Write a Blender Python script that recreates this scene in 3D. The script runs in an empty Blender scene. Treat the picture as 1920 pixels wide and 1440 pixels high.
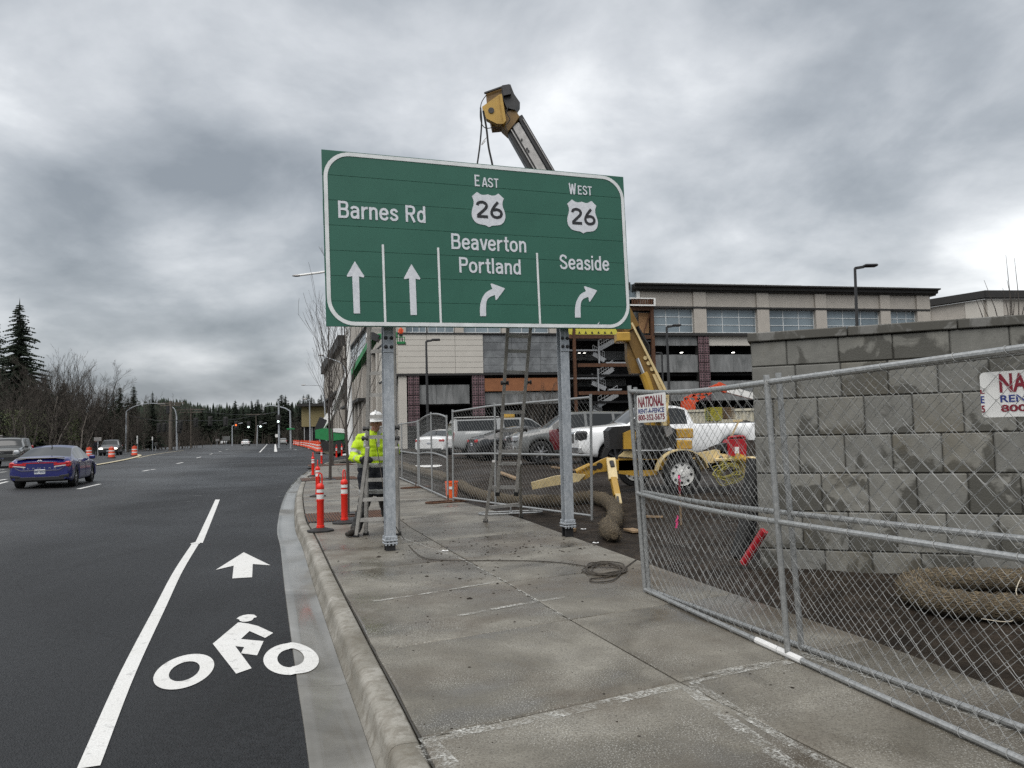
import bpy, math, random
from math import sin, cos, pi, radians, sqrt
from mathutils import Vector, Matrix
R_ = random.Random(7)
SC = bpy.context.scene
COL = SC.collection

# ------------------------------------------------------------------ camera
PITCH, ROLL, FPX, EYE = radians(3.76), radians(1.38), 1400.0, 1.44
_F = Vector((0, cos(PITCH), sin(PITCH))); _U0 = Vector((0, -sin(PITCH), cos(PITCH))); _R0 = Vector((1, 0, 0))
_U = _U0 * cos(ROLL) + _R0 * sin(ROLL); _R = _R0 * cos(ROLL) - _U0 * sin(ROLL)
cam = bpy.data.cameras.new('camera'); camo = bpy.data.objects.new('camera', cam); COL.objects.link(camo)
m3 = Matrix((_R, _U, -_F)).transposed()
camo.matrix_world = Matrix.Translation((0, 0, EYE)) @ m3.to_4x4()
cam.sensor_fit = 'HORIZONTAL'; cam.sensor_width = 36; cam.lens = FPX / 1920 * 36
cam.clip_start = 0.05; cam.clip_end = 4000
SC.camera = camo

# ------------------------------------------------------------------ world: overcast sky
SUN_EL, SUN_AZ = radians(60), radians(205)          # high behind the clouds
world = bpy.data.worlds.new('World'); SC.world = world; world.use_nodes = True
wn, wl = world.node_tree.nodes, world.node_tree.links
wn.clear()
def WN(t, **k):
    n = wn.new(t)
    for a, b in k.items(): setattr(n, a, b)
    return n
def wmath(op, a, b=None, c=None):
    n = WN('ShaderNodeMath', operation=op)
    for i, x in enumerate((a, b, c)):
        if x is None: continue
        if isinstance(x, (int, float)): n.inputs[i].default_value = x
        else: wl.new(x, n.inputs[i])
    return n.outputs[0]
wout = WN('ShaderNodeOutputWorld'); wbg = WN('ShaderNodeBackground')
wl.new(wbg.outputs[0], wout.inputs[0])
sky = WN('ShaderNodeTexSky'); sky.sky_type = 'NISHITA'; sky.sun_disc = False
sky.sun_elevation = SUN_EL; sky.sun_rotation = SUN_AZ; sky.air_density = 1.4; sky.dust_density = 3
tc = WN('ShaderNodeTexCoord'); sep = WN('ShaderNodeSeparateXYZ'); wl.new(tc.outputs['Generated'], sep.inputs[0])
zz = wmath('ADD', wmath('MAXIMUM', sep.outputs[2], 0.0), 0.34)
cmb = WN('ShaderNodeCombineXYZ')
wl.new(wmath('DIVIDE', sep.outputs[0], zz), cmb.inputs[0]); wl.new(wmath('DIVIDE', sep.outputs[1], zz), cmb.inputs[1])
def wnoise(scale, det, rough, dist, off):
    mp = WN('ShaderNodeMapping'); mp.inputs['Location'].default_value = off
    wl.new(cmb.outputs[0], mp.inputs['Vector'])
    n = WN('ShaderNodeTexNoise'); n.inputs['Scale'].default_value = scale; n.inputs['Detail'].default_value = det
    n.inputs['Roughness'].default_value = rough; n.inputs['Distortion'].default_value = dist
    wl.new(mp.outputs[0], n.inputs['Vector']); return n.outputs[0]
n1 = wnoise(1.0, 2, 0.5, 0.0, (7.6, 3, 0)); n2 = wnoise(2.6, 8, 0.55, 0.15, (11, 14, 0)); n3 = wnoise(0.6, 2, 0.5, 0.0, (0.6, 9, 0))
dens = wmath('ADD', wmath('MULTIPLY', n1, 0.52), wmath('ADD', wmath('MULTIPLY', n2, 0.32), wmath('MULTIPLY', n3, 0.28)))
cr = WN('ShaderNodeValToRGB'); wl.new(dens, cr.inputs[0])
el = cr.color_ramp.elements
el[0].position = 0.455; el[0].color = (0.60, 0.61, 0.615, 1)
el[1].position = 0.655; el[1].color = (0.152, 0.168, 0.186, 1)
e = el.new(0.53); e.color = (0.37, 0.384, 0.40, 1)
e = el.new(0.60); e.color = (0.228, 0.245, 0.264, 1)
skm = WN('ShaderNodeMixRGB'); skm.blend_type = 'MULTIPLY'; skm.inputs[0].default_value = 1
wl.new(sky.outputs[0], skm.inputs[1]); skm.inputs[2].default_value = (0.06, 0.06, 0.06, 1)
mx = WN('ShaderNodeMixRGB'); mx.inputs[0].default_value = 0.88
wl.new(skm.outputs[0], mx.inputs[1]); wl.new(cr.outputs[0], mx.inputs[2])
wl.new(mx.outputs[0], wbg.inputs[0]); wbg.inputs[1].default_value = 1.0

sl = bpy.data.lights.new('sun', 'SUN'); sl.energy = 1.5; sl.angle = radians(70); sl.color = (1, 0.97, 0.93)
so = bpy.data.objects.new('sun', sl); COL.objects.link(so)
so.rotation_euler = (radians(90) - SUN_EL, 0, -SUN_AZ + pi) if False else Vector((-sin(SUN_AZ) * cos(SUN_EL), -cos(SUN_AZ) * cos(SUN_EL), -sin(SUN_EL))).to_track_quat('-Z', 'Y').to_euler()
so.location = (0, 0, 60)
SC.view_settings.view_transform = 'Standard'; SC.view_settings.look = 'None'
SC.view_settings.exposure = 1.0; SC.view_settings.gamma = 1.0; SC.view_settings.use_curve_mapping = False
SC.cycles.use_denoising = False
SC.cycles.max_bounces = 6; SC.cycles.diffuse_bounces = 3; SC.cycles.glossy_bounces = 3; SC.cycles.transmission_bounces = 4; SC.cycles.transparent_max_bounces = 12
SC.cycles.caustics_reflective = False; SC.cycles.caustics_refractive = False

# ------------------------------------------------------------------ projection helpers (photo pixel to a place)
def ray(x, y):
    return _R * ((x - 960) / FPX) + _U * ((720 - y) / FPX) + _F
def G(x, y, z=0.0):
    d = ray(x, y); t = (z - EYE) / d.z
    return Vector((d.x * t, d.y * t, z))
def D(x, y, Y):
    d = ray(x, y); t = Y / d.y
    return Vector((d.x * t, Y, EYE + d.z * t))
def onvert(x, y, P, e):          # pixel onto the vertical plane through P along e: (t, z)
    d = ray(x, y); n = Vector((-e.y, e.x, 0))
    t = (Vector((P.x, P.y, 0)).dot(n)) / (d.x * n.x + d.y * n.y)
    q = Vector((d.x * t, d.y * t, 0)) - Vector((P.x, P.y, 0))
    return q.dot(e), EYE + d.z * t

# ------------------------------------------------------------------ materials
MATS = {}
class NT:
    def __init__(s, m):
        s.m = m; s.n = m.node_tree.nodes; s.l = m.node_tree.links; s.n.clear()
        s.out = s.n.new('ShaderNodeOutputMaterial'); s.b = s.n.new('ShaderNodeBsdfPrincipled')
        s.l.new(s.b.outputs[0], s.out.inputs[0])
        s.tc = s.n.new('ShaderNodeTexCoord'); s.co = s.tc.outputs['Object']
    def set(s, i, v):
        if hasattr(v, 'default_value') or hasattr(v, 'is_linked'): s.l.new(v, s.b.inputs[i])
        else: s.b.inputs[i].default_value = (*v, 1) if isinstance(v, tuple) and len(v) == 3 else v
    def noise(s, scale, det=4, rough=.55, dist=0, vec=None, stretch=None, off=(0, 0, 0)):
        v = vec or s.co
        if stretch or off != (0, 0, 0):
            mp = s.n.new('ShaderNodeMapping'); mp.inputs['Location'].default_value = off
            if stretch: mp.inputs['Scale'].default_value = stretch
            s.l.new(v, mp.inputs[0]); v = mp.outputs[0]
        n = s.n.new('ShaderNodeTexNoise'); n.inputs['Scale'].default_value = scale; n.inputs['Detail'].default_value = det
        n.inputs['Roughness'].default_value = rough; n.inputs['Distortion'].default_value = dist
        s.l.new(v, n.inputs['Vector']); return n.outputs[0]
    def voro(s, scale, feature='F1', out='Distance', vec=None):
        n = s.n.new('ShaderNodeTexVoronoi'); n.feature = feature; n.inputs['Scale'].default_value = scale
        s.l.new(vec or s.co, n.inputs['Vector']); return n.outputs[out]
    def ramp(s, v, *stops, const=False):
        n = s.n.new('ShaderNodeValToRGB'); s.l.new(v, n.inputs[0]); e = n.color_ramp.elements
        if const: n.color_ramp.interpolation = 'CONSTANT'
        while len(e) < len(stops): e.new(0.5)
        for i, (p, c) in enumerate(stops):
            e[i].position = p; c = (c, c, c) if isinstance(c, (int, float)) else c; e[i].color = (*c, 1)
        return n.outputs[0]
    def mix(s, f, a, b, mode='MIX'):
        n = s.n.new('ShaderNodeMixRGB'); n.blend_type = mode
        for i, x in enumerate((f, a, b)):
            if isinstance(x, (int, float)): n.inputs[i].default_value = x if i == 0 else (x, x, x, 1)
            elif isinstance(x, tuple): n.inputs[i].default_value = (*x, 1)
            else: s.l.new(x, n.inputs[i])
        return n.outputs[0]
    def math(s, op, a, b=None):
        n = s.n.new('ShaderNodeMath'); n.operation = op
        for i, x in enumerate((a, b)):
            if x is None: continue
            if isinstance(x, (int, float)): n.inputs[i].default_value = x
            else: s.l.new(x, n.inputs[i])
        return n.outputs[0]
    def bump(s, h, strength=.3, dist=.01):
        n = s.n.new('ShaderNodeBump'); n.inputs['Strength'].default_value = strength; n.inputs['Distance'].default_value = dist
        s.l.new(h, n.inputs['Height']); s.l.new(n.outputs[0], s.b.inputs['Normal'])
    def rnd(s):
        return s.n.new('ShaderNodeObjectInfo').outputs['Random']
    def xyz(s):
        n = s.n.new('ShaderNodeSeparateXYZ'); s.l.new(s.co, n.inputs[0]); return n.outputs
def mat(name, fn=None, col=None, rough=.6, metal=0., var=.12, scale=6., bump=0., spec=None, **kw):
    if name in MATS: return MATS[name]
    m = bpy.data.materials.new(name); m.use_nodes = True; t = NT(m); MATS[name] = m
    t.b.inputs['Roughness'].default_value = rough; t.b.inputs['Metallic'].default_value = metal
    if col is not None:
        n = t.noise(scale, 5, .6)
        a = tuple(c * (1 - var) for c in col); b = tuple(min(1, c * (1 + var)) for c in col)
        t.set('Base Color', t.ramp(n, (.3, a), (.7, b)))
        if rough > .02 and rough < .95:
            n2 = t.noise(scale * 2.3, 4, .6); t.set('Roughness', t.ramp(n2, (.3, max(0.03, rough * .8)), (.7, min(1, rough * 1.2))))
        if bump: t.bump(t.noise(scale * 8, 4, .6), bump, .004)
    if spec is not None: t.b.inputs['Specular IOR Level'].default_value = spec
    for k, v in kw.items(): t.b.inputs[k.replace('_', ' ')].default_value = v
    if fn: fn(t)
    return m

def f_asphalt(t):
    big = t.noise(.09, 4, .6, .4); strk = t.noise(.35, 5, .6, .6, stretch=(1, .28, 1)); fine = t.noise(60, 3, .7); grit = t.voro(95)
    c = t.mix(t.mix(.5, t.ramp(fine, (.44, 0.), (.58, 1.)), t.ramp(t.noise(24, 4, .75), (.40, 0.), (.60, 1.))), (.0006, .0008, .0012), (.0175, .019, .0215))
    c = t.mix(t.ramp(strk, (.45, 0.), (.65, .5)), c, (.019, .0205, .0225))  # pale streaks: wet sheen brightened into the base colour
    c = t.mix(t.ramp(grit, (.0, .5), (.18, 0.)), c, (.055, .057, .060))
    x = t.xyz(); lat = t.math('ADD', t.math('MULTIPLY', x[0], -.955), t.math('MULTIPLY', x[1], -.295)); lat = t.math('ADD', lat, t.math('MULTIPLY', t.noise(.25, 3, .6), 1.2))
    c = t.mix(t.math('MULTIPLY', t.ramp(t.math('MULTIPLY', lat, .05), (.20, 0.), (.27, 1.)), .7), c, (.042, .0435, .045))  # older, paler asphalt to the left; also carries the lanes' wet sheen as colour
    crk = t.voro(.55, 'DISTANCE_TO_EDGE'); c = t.mix(t.math('MULTIPLY', t.ramp(crk, (.0, 1.), (.006, 0.)), t.ramp(t.noise(.12, 2, .5, off=(7, 3, 0)), (.54, 0.), (.6, .7))), c, (.004, .004, .0045))
    oil = t.noise(.8, 4, .65, .5, stretch=(1, .4, 1), off=(2, 8, 0)); c = t.mix(t.ramp(oil, (.58, 0.), (.74, .6)), c, (.006, .0065, .007))
    spot = t.noise(9, 3, .6); c = t.mix(t.ramp(spot, (.66, 0.), (.72, .5)), c, (.010, .011, .012))
    t.set('Base Color', c)
    w = t.mix(t.ramp(big, (.42, 0.), (.6, 1.)), .60, .30)
    w = t.mix(t.ramp(strk, (.5, 0.), (.7, .45)), w, .36)
    w = t.mix(t.ramp(fine, (.42, .0), (.6, .35)), w, .85)
    t.set('Roughness', w); t.b.inputs['Specular IOR Level'].default_value = .28
    t.bump(t.mix(.6, fine, grit), 1.0, .012)
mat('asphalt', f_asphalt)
def f_walk(t):
    r = t.rnd(); off = t.n.new('ShaderNodeVectorMath'); off.operation = 'ADD'
    cb = t.n.new('ShaderNodeCombineXYZ'); t.l.new(t.math('MULTIPLY', r, 40), cb.inputs[0]); t.l.new(t.co, off.inputs[0]); t.l.new(cb.outputs[0], off.inputs[1])
    v = off.outputs[0]
    big = t.noise(.9, 5, .6, .5, vec=v); med = t.noise(4, 5, .65, .6, vec=v); sp = t.voro(75, vec=v); sp2 = t.noise(120, 2, .6, vec=v); brs = t.noise(14, 4, .6, vec=v, stretch=(1, 5, 1))
    c = t.ramp(big, (.36, (.054, .047, .035)), (.5, (.126, .115, .092)), (.66, (.215, .202, .170)))
    c = t.mix(t.ramp(med, (.35, .55), (.6, 0.)), c, (.125, .115, .096))
    spec = t.math('MULTIPLY', t.ramp(sp2, (.56, 0.), (.66, 1.)), t.ramp(t.noise(1.5, 4, .6, vec=v), (.42, .10), (.64, .75)))
    c = t.mix(spec, c, (.52, .52, .49))
    c = t.mix(t.ramp(t.noise(60, 3, .7, vec=v), (.36, .6), (.5, 0.)), c, (.06, .054, .045))
    c = t.mix(t.ramp(sp, (.0, .6), (.10, 0.)), c, (.40, .40, .38))
    br = t.noise(.75, 4, .6, .8, vec=t.co, off=(3, 9, 0)); c = t.mix(t.ramp(br, (.46, 0.), (.66, .6)), c, (.062, .044, .028))
    t.set('Base Color', c)
    t.set('Roughness', t.mix(t.ramp(big, (.38, 1.), (.55, 0.)), .6, .22))
    t.bump(t.mix(.5, t.mix(.5, sp2, med), brs), .3, .004)
mat('sidewalk_concrete', f_walk)
def f_kerb(t):
    big = t.noise(1.3, 5, .62, .5); med = t.noise(11, 8, .72, .3); fi = t.noise(90, 3, .7)
    c = t.ramp(big, (.34, (.15, .137, .11)), (.5, (.235, .222, .19)), (.66, (.34, .325, .29)))
    c = t.mix(t.ramp(med, (.4, .6), (.56, 0.)), c, (.11, .092, .065))
    c = t.mix(t.ramp(fi, (.3, .25), (.6, 0.)), c, (.08, .08, .07))
    t.set('Base Color', c); t.set('Roughness', .55); t.bump(t.mix(.5, med, fi), .3, .004)
mat('kerb_concrete', f_kerb)
def f_gutter(t):
    big = t.noise(1.1, 5, .6, .6); wet = t.noise(.8, 3, .5, .8, stretch=(1, .35, 1), off=(4, 2, 0)); fi = t.noise(100, 2, .6)
    c = t.ramp(big, (.3, (.07, .063, .05)), (.55, (.15, .143, .125)), (.7, (.22, .215, .20)))
    c = t.mix(t.ramp(fi, (.3, .2), (.6, 0.)), c, (.08, .08, .07))
    t.set('Base Color', c); t.set('Roughness', t.ramp(wet, (.46, .08), (.56, .22), (.66, .55))); t.bump(t.mix(.6, fi, big), .16, .003)
mat('gutter_concrete', f_gutter)
def f_dirt(t):
    big = t.noise(.35, 6, .62, .4); med = t.noise(3.2, 8, .7, .3); fi = t.voro(34); f2 = t.noise(42, 3, .7)
    c = t.ramp(med, (.3, (.007, .005, .0036)), (.52, (.024, .018, .013)), (.75, (.060, .047, .036)))
    c = t.mix(t.ramp(fi, (.0, .7), (.22, 0.)), c, (.055, .051, .045))
    c = t.mix(t.ramp(big, (.5, 0.), (.7, .5)), c, (.008, .006, .005))
    t.set('Base Color', c); t.b.inputs['Specular IOR Level'].default_value = .12; t.set('Roughness', t.ramp(big, (.35, .42), (.6, .85)))
    t.bump(t.mix(.5, t.mix(.5, med, fi), f2), .9, .05)
mat('dirt', f_dirt)
def f_verge(t):
    big = t.noise(.05, 6, .65, .4); med = t.noise(1.2, 8, .7)
    c = t.ramp(med, (.3, (.022, .02, .013)), (.5, (.045, .038, .022)), (.75, (.055, .06, .028)))
    c = t.mix(t.ramp(big, (.45, 0.), (.65, .6)), c, (.03, .038, .016))
    t.set('Base Color', c); t.set('Roughness', .9); t.bump(med, .8, .08)
mat('verge', f_verge)
def f_paint(t):
    n = t.noise(90, 3, .7); m2 = t.noise(14, 6, .7); big = t.noise(2, 4, .6)
    c = t.ramp(n, (.3, (.48, .48, .465)), (.6, (.66, .66, .645)))
    c = t.mix(t.ramp(m2, (.57, 0.), (.66, .6)), c, (.25, .25, .245))
    c = t.mix(t.ramp(big, (.4, .25), (.6, 0.)), c, (.5, .49, .46))
    t.set('Base Color', c); t.set('Roughness', .6); t.bump(n, .5, .004)
mat('road_paint', f_paint)
mat('yellow_kerb_paint', col=(.42, .37, .25), rough=.7, var=.3, scale=3)
def f_galv(t):
    v = t.voro(55, out='Color'); n = t.noise(3, 5, .6, .3); n2 = t.noise(26, 5, .7, stretch=(1, 1, .35))
    bw = t.n.new('ShaderNodeRGBToBW'); t.l.new(v, bw.inputs[0])
    c = t.ramp(bw.outputs[0], (.2, (.36, .39, .42)), (.8, (.46, .485, .51)))
    c = t.mix(t.ramp(n2, (.42, .5), (.6, 0.)), c, (.21, .235, .26))
    c = t.mix(t.ramp(n, (.5, 0.), (.7, .5)), c, (.52, .54, .56))
    t.set('Base Color', c); t.set('Metallic', .25); t.set('Roughness', t.ramp(n, (.3, .36), (.7, .55)))
mat('galvanised_steel', f_galv)
def f_galvpipe(t):
    n = t.noise(7, 5, .65); n2 = t.noise(45, 4, .7)
    c = t.ramp(n2, (.35, (.27, .278, .278)), (.65, (.42, .428, .425)))
    c = t.mix(t.ramp(n, (.62, 0.), (.74, .5)), c, (.17, .155, .14))
    t.set('Base Color', c); t.set('Metallic', .6); t.set('Roughness', t.ramp(n, (.3, .32), (.7, .5)))
mat('fence_pipe', f_galvpipe)
mat('chain_wire', col=(.24, .245, .24), rough=.65, metal=.0, var=.2, scale=4)
mat('sign_green', fn=None, col=(.016, .098, .062), rough=.5, var=.10, scale=2.2)
def f_signgreen(t):
    x = t.xyz(); n = t.noise(1.6, 5, .6, .3); w = t.math('SINE', t.math('MULTIPLY', x[2], 420))
    c = t.ramp(n, (.3, (.018, .098, .066)), (.7, (.022, .115, .079)))
    d = t.noise(30, 3, .6, off=(5, 5, 5)); c = t.mix(t.ramp(d, (.72, 0.), (.76, .5)), c, (.01, .04, .03))
    c = t.mix(t.ramp(w, (.0, 0.), (1., .12)), c, (.05, .18, .13))
    t.set('Base Color', c); t.set('Roughness', t.ramp(n, (.3, .42), (.7, .6)))
mat('sign_sheeting', f_signgreen)
def f_signwhite(t):
    n = t.noise(22, 5, .7); x = t.xyz()
    c = t.ramp(n, (.35, (.56, .58, .62)), (.62, (.68, .70, .735)))
    t.set('Base Color', c); t.set('Roughness', .45)
mat('sign_white', f_signwhite)
mat('sign_border', col=(.68, .70, .70), rough=.4, var=.12, scale=8)
mat('sign_black', col=(.017, .017, .02), rough=.4)
mat('aluminium', col=(.32, .31, .30), rough=.42, metal=.6, var=.18, scale=9)
mat('ladder_alu', col=(.36, .35, .33), rough=.5, metal=.15, var=.25, scale=9)
mat('black_plastic', col=(.012, .012, .013), rough=.45, var=.2)
mat('black_rubber', col=(.016, .016, .016), rough=.75, var=.2, scale=10, bump=.3)
mat('dark_steel', col=(.03, .03, .032), rough=.45, metal=.3)
mat('black_paint', col=(.018, .018, .019), rough=.4)
def f_block(t):
    r = t.rnd(); n = t.noise(5, 5, .6, .3); fi = t.noise(60, 3, .6)
    cb = t.n.new('ShaderNodeCombineXYZ'); t.l.new(t.math('MULTIPLY', r, 90), cb.inputs[1])
    ad = t.n.new('ShaderNodeVectorMath'); ad.operation = 'ADD'; t.l.new(t.co, ad.inputs[0]); t.l.new(cb.outputs[0], ad.inputs[1])
    st = t.noise(2.4, 5, .55, .5, vec=ad.outputs[0])
    base = t.mix(r, (.165, .164, .15), (.225, .22, .195))
    base = t.mix(t.ramp(n, (.35, .35), (.6, 0.)), base, (.08, .08, .072))
    x = t.xyz()
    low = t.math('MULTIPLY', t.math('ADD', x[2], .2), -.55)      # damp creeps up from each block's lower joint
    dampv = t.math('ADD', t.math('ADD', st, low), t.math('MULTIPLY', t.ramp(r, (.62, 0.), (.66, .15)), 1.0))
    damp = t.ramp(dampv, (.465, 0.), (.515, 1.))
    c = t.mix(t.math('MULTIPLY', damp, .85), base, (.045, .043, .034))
    c = t.mix(t.ramp(fi, (.3, .2), (.55, 0.)), c, (.08, .08, .075))
    br = t.noise(.9, 4, .6, .6, vec=ad.outputs[0]); c = t.mix(t.ramp(br, (.56, 0.), (.72, .55)), c, (.105, .088, .055))
    t.set('Base Color', c); t.set('Roughness', t.mix(damp, .78, .5)); t.bump(t.mix(.5, fi, t.noise(9, 8, .7)), .5, .009)
mat('wall_block', f_block)
def f_cap(t):
    n = t.noise(2.2, 5, .6, .5); fi = t.noise(60, 3, .6)
    c = t.mix(t.ramp(n, (.46, 0.), (.5, 1.)), (.15, .148, .138), (.065, .062, .052)); c = t.mix(t.ramp(fi, (.3, .3), (.6, 0.)), c, (.07, .07, .065))
    t.set('Base Color', c); t.set('Roughness', .7); t.bump(fi, .3, .004)
mat('wall_cap', f_cap)
mat('wall_mortar', col=(.045, .044, .04), rough=.9)
def f_rust(t):
    n = t.noise(5, 6, .7, .4); n2 = t.noise(40, 4, .7)
    c = t.ramp(n, (.3, (.035, .016, .009)), (.55, (.10, .042, .018)), (.75, (.17, .072, .028)))
    c = t.mix(t.ramp(n2, (.4, .4), (.6, 0.)), c, (.03, .015, .01)); t.set('Base Color', c); t.set('Roughness', .85); t.bump(n2, .4, .004)
mat('rust_steel', f_rust)
def f_straw(t):
    n = t.noise(60, 5, .75, 1.2, stretch=(1, 1, 1)); n2 = t.noise(6, 4, .6); v = t.voro(70)
    c = t.ramp(n, (.32, (.020, .0145, .009)), (.5, (.085, .065, .040)), (.68, (.22, .175, .11)))
    c = t.mix(t.ramp(n2, (.4, .5), (.6, 0.)), c, (.05, .038, .022)); t.set('Base Color', c); t.set('Roughness', .95); t.bump(t.mix(.5, n, v), 1., .03)
mat('straw', f_straw)
mat('straw_blade', col=(.185, .145, .09), rough=.9, var=.5, scale=20)
mat('orange_plastic', col=(.70, .022, .010), rough=.42, var=.08)
mat('drum_orange', col=(.60, .06, .018), rough=.5, var=.15)
mat('bucket_orange', col=(.85, .12, .02), rough=.4, var=.08)
mat('white_tape', col=(.68, .68, .67), rough=.4, var=.06)
mat('hivis', col=(.46, .66, .012), rough=.75, var=.10, scale=9, bump=.2)
mat('reflective_grey', col=(.36, .37, .36), rough=.4, var=.08)
mat('navy_cloth', col=(.010, .012, .018), rough=.9, var=.2, scale=10, bump=.3)
mat('dark_trousers', col=(.022, .022, .022), rough=.9, var=.3, scale=10, bump=.3)
mat('skin', col=(.33, .155, .11), rough=.55, var=.12, scale=14)
mat('helmet_white', col=(.78, .78, .77), rough=.3, var=.03)
mat('boot', col=(.02, .016, .012), rough=.6)
mat('lift_yellow', col=(.42, .25, .035), rough=.4, var=.18, scale=3)
mat('lift_cream', col=(.58, .46, .24), rough=.45, var=.2, scale=4)
mat('green_paint', col=(.012, .19, .055), rough=.4, var=.15, scale=2)
mat('white_paint', col=(.72, .72, .70), rough=.4, var=.08, scale=3)
mat('red_paint', col=(.34, .012, .02), rough=.4, var=.15)
mat('orange_paint', col=(.55, .06, .01), rough=.45, var=.15)
mat('wood', col=(.22, .15, .085), rough=.8, var=.35, scale=7, bump=.3)
def f_ply(t):
    n = t.noise(22, 4, .7, stretch=(1, 1, 4)); n2 = t.noise(2, 4, .6)
    c = t.ramp(n, (.3, (.17, .065, .025)), (.7, (.34, .14, .06))); t.set('Base Color', t.mix(t.ramp(n2, (.4, .3), (.6, 0.)), c, (.14, .05, .02))); t.set('Roughness', .8)
mat('plywood', f_ply)
mat('cable_yellow', col=(.34, .30, .06), rough=.5)
mat('rope', col=(.045, .038, .03), rough=.9, var=.4, scale=30)
mat('pink_ribbon', col=(.75, .05, .22), rough=.6)
# ------------------------------------------------------------------ mesh and object helpers
def frame(o, x, y, z=None):
    x = Vector(x).normalized(); y = Vector(y); z = x.cross(y).normalized() if z is None else Vector(z).normalized(); y = z.cross(x).normalized()
    m = Matrix((x, y, z)).transposed().to_4x4(); m.translation = Vector(o); return m
class MB:
    def __init__(s): s.v = []; s.f = []; s.m = []
    def add(s, vs, fs, mi=0):
        o = len(s.v); s.v += [tuple(p) for p in vs]; s.f += [tuple(i + o for i in f) for f in fs]; s.m += [mi] * len(fs); return s
    def box(s, c, d, M=None, mi=0, bev=0):
        x, y, z = d[0] / 2, d[1] / 2, d[2] / 2; c = Vector(c)
        if bev:
            b = min(bev, x * .9, y * .9, z * .9); vs = []
            for sx in (-1, 1):
                for sy in (-1, 1):
                    for sz in (-1, 1):
                        for k in range(3):
                            q = [sx * (x - b), sy * (y - b), sz * (z - b)]; q[k] = (sx * x, sy * y, sz * z)[k]; vs.append(Vector(q) + c)
            I = lambda a, b_, c_, k: ((a * 2 + b_) * 2 + c_) * 3 + k
            fs = []
            for a in (0, 1):
                f = [I(a, 0, 0, 0), I(a, 1, 0, 0), I(a, 1, 1, 0), I(a, 0, 1, 0)]; fs.append(f if a else f[::-1])
                f = [I(0, a, 0, 1), I(0, a, 1, 1), I(1, a, 1, 1), I(1, a, 0, 1)]; fs.append(f if a else f[::-1])
                f = [I(0, 0, a, 2), I(1, 0, a, 2), I(1, 1, a, 2), I(0, 1, a, 2)]; fs.append(f if a else f[::-1])
                for b_ in (0, 1):
                    f = [I(a, b_, 0, 0), I(a, b_, 1, 0), I(a, b_, 1, 1), I(a, b_, 0, 1)]; fs.append(f if a == b_ else f[::-1])
                    f = [I(a, 0, b_, 2), I(a, 1, b_, 2), I(a, 1, b_, 0), I(a, 0, b_, 0)]; fs.append(f if a != b_ else f[::-1])
                    f = [I(0, a, b_, 1), I(1, a, b_, 1), I(1, a, b_, 2), I(0, a, b_, 2)]; fs.append(f if a != b_ else f[::-1])
                    for d_ in (0, 1): fs.append([I(a, b_, d_, k) for k in range(3)])
        else:
            vs = [c + Vector((a * x, b * y, e * z)) for a in (-1, 1) for b in (-1, 1) for e in (-1, 1)]
            fs = [(0, 1, 3, 2), (4, 6, 7, 5), (0, 4, 5, 1), (2, 3, 7, 6), (0, 2, 6, 4), (1, 5, 7, 3)]
        if M: vs = [M @ p for p in vs]
        return s.add(vs, fs, mi)
    def beam(s, a, b, w, h, up=(0, 0, 1), mi=0, bev=0):
        a, b = Vector(a), Vector(b); d = b - a; L = d.length; up = Vector(up)
        if abs(d.normalized().dot(up)) > .98: up = Vector((0, 1, 0))
        M = frame((a + b) / 2, d, up.cross(d)); return s.box((0, 0, 0), (L, w, h), M, mi, bev)
    def tube(s, pts, r, n=8, cap=True, mi=0, closed=False):
        pts = [Vector(p) for p in pts]; N = len(pts); rs = r if isinstance(r, (list, tuple)) else [r] * N
        t0 = (pts[1] - pts[0]).normalized(); ref = Vector((0, 0, 1)) if abs(t0.z) < .9 else Vector((1, 0, 0))
        u = (ref - t0 * ref.dot(t0)).normalized(); vs = []
        for i, p in enumerate(pts):
            if closed: t = (pts[(i + 1) % N] - pts[i - 1]).normalized()
            else: t = (pts[min(i + 1, N - 1)] - pts[max(i - 1, 0)]).normalized()
            u = (u - t * u.dot(t)); u = u.normalized() if u.length > 1e-6 else t.orthogonal().normalized(); w = t.cross(u)
            for k in range(n):
                a = 2 * pi * k / n; vs.append(p + (u * cos(a) + w * sin(a)) * rs[i])
        fs = []
        for i in range(N if closed else N - 1):
            j = (i + 1) % N
            for k in range(n): k2 = (k + 1) % n; fs.append((i * n + k, i * n + k2, j * n + k2, j * n + k))
        if cap and not closed: fs += [tuple(range(n))[::-1], tuple(range((N - 1) * n, N * n))]
        return s.add(vs, fs, mi)
    def prism(s, poly, M, d, mi=0):          # polygon in M's xy plane, extruded from z=0 to z=d
        n = len(poly); vs = [M @ Vector((p[0], p[1], 0)) for p in poly] + [M @ Vector((p[0], p[1], d)) for p in poly]
        fs = [tuple(range(n))[::-1], tuple(range(n, 2 * n))] + [(i, (i + 1) % n, (i + 1) % n + n, i + n) for i in range(n)]
        return s.add(vs, fs, mi)
    def lathe(s, prof, n=16, M=None, mi=0):
        vs = []
        for r, z in prof:
            for k in range(n): a = 2 * pi * k / n; p = Vector((r * cos(a), r * sin(a), z)); vs.append(M @ p if M else p)
        fs = [(i * n + k, i * n + (k + 1) % n, (i + 1) * n + (k + 1) % n, (i + 1) * n + k) for i in range(len(prof) - 1) for k in range(n)]
        if prof[0][0] > 1e-4: fs.append(tuple(range(n))[::-1])
        if prof[-1][0] > 1e-4: fs.append(tuple(range((len(prof) - 1) * n, len(prof) * n)))
        return s.add(vs, fs, mi)
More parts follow.
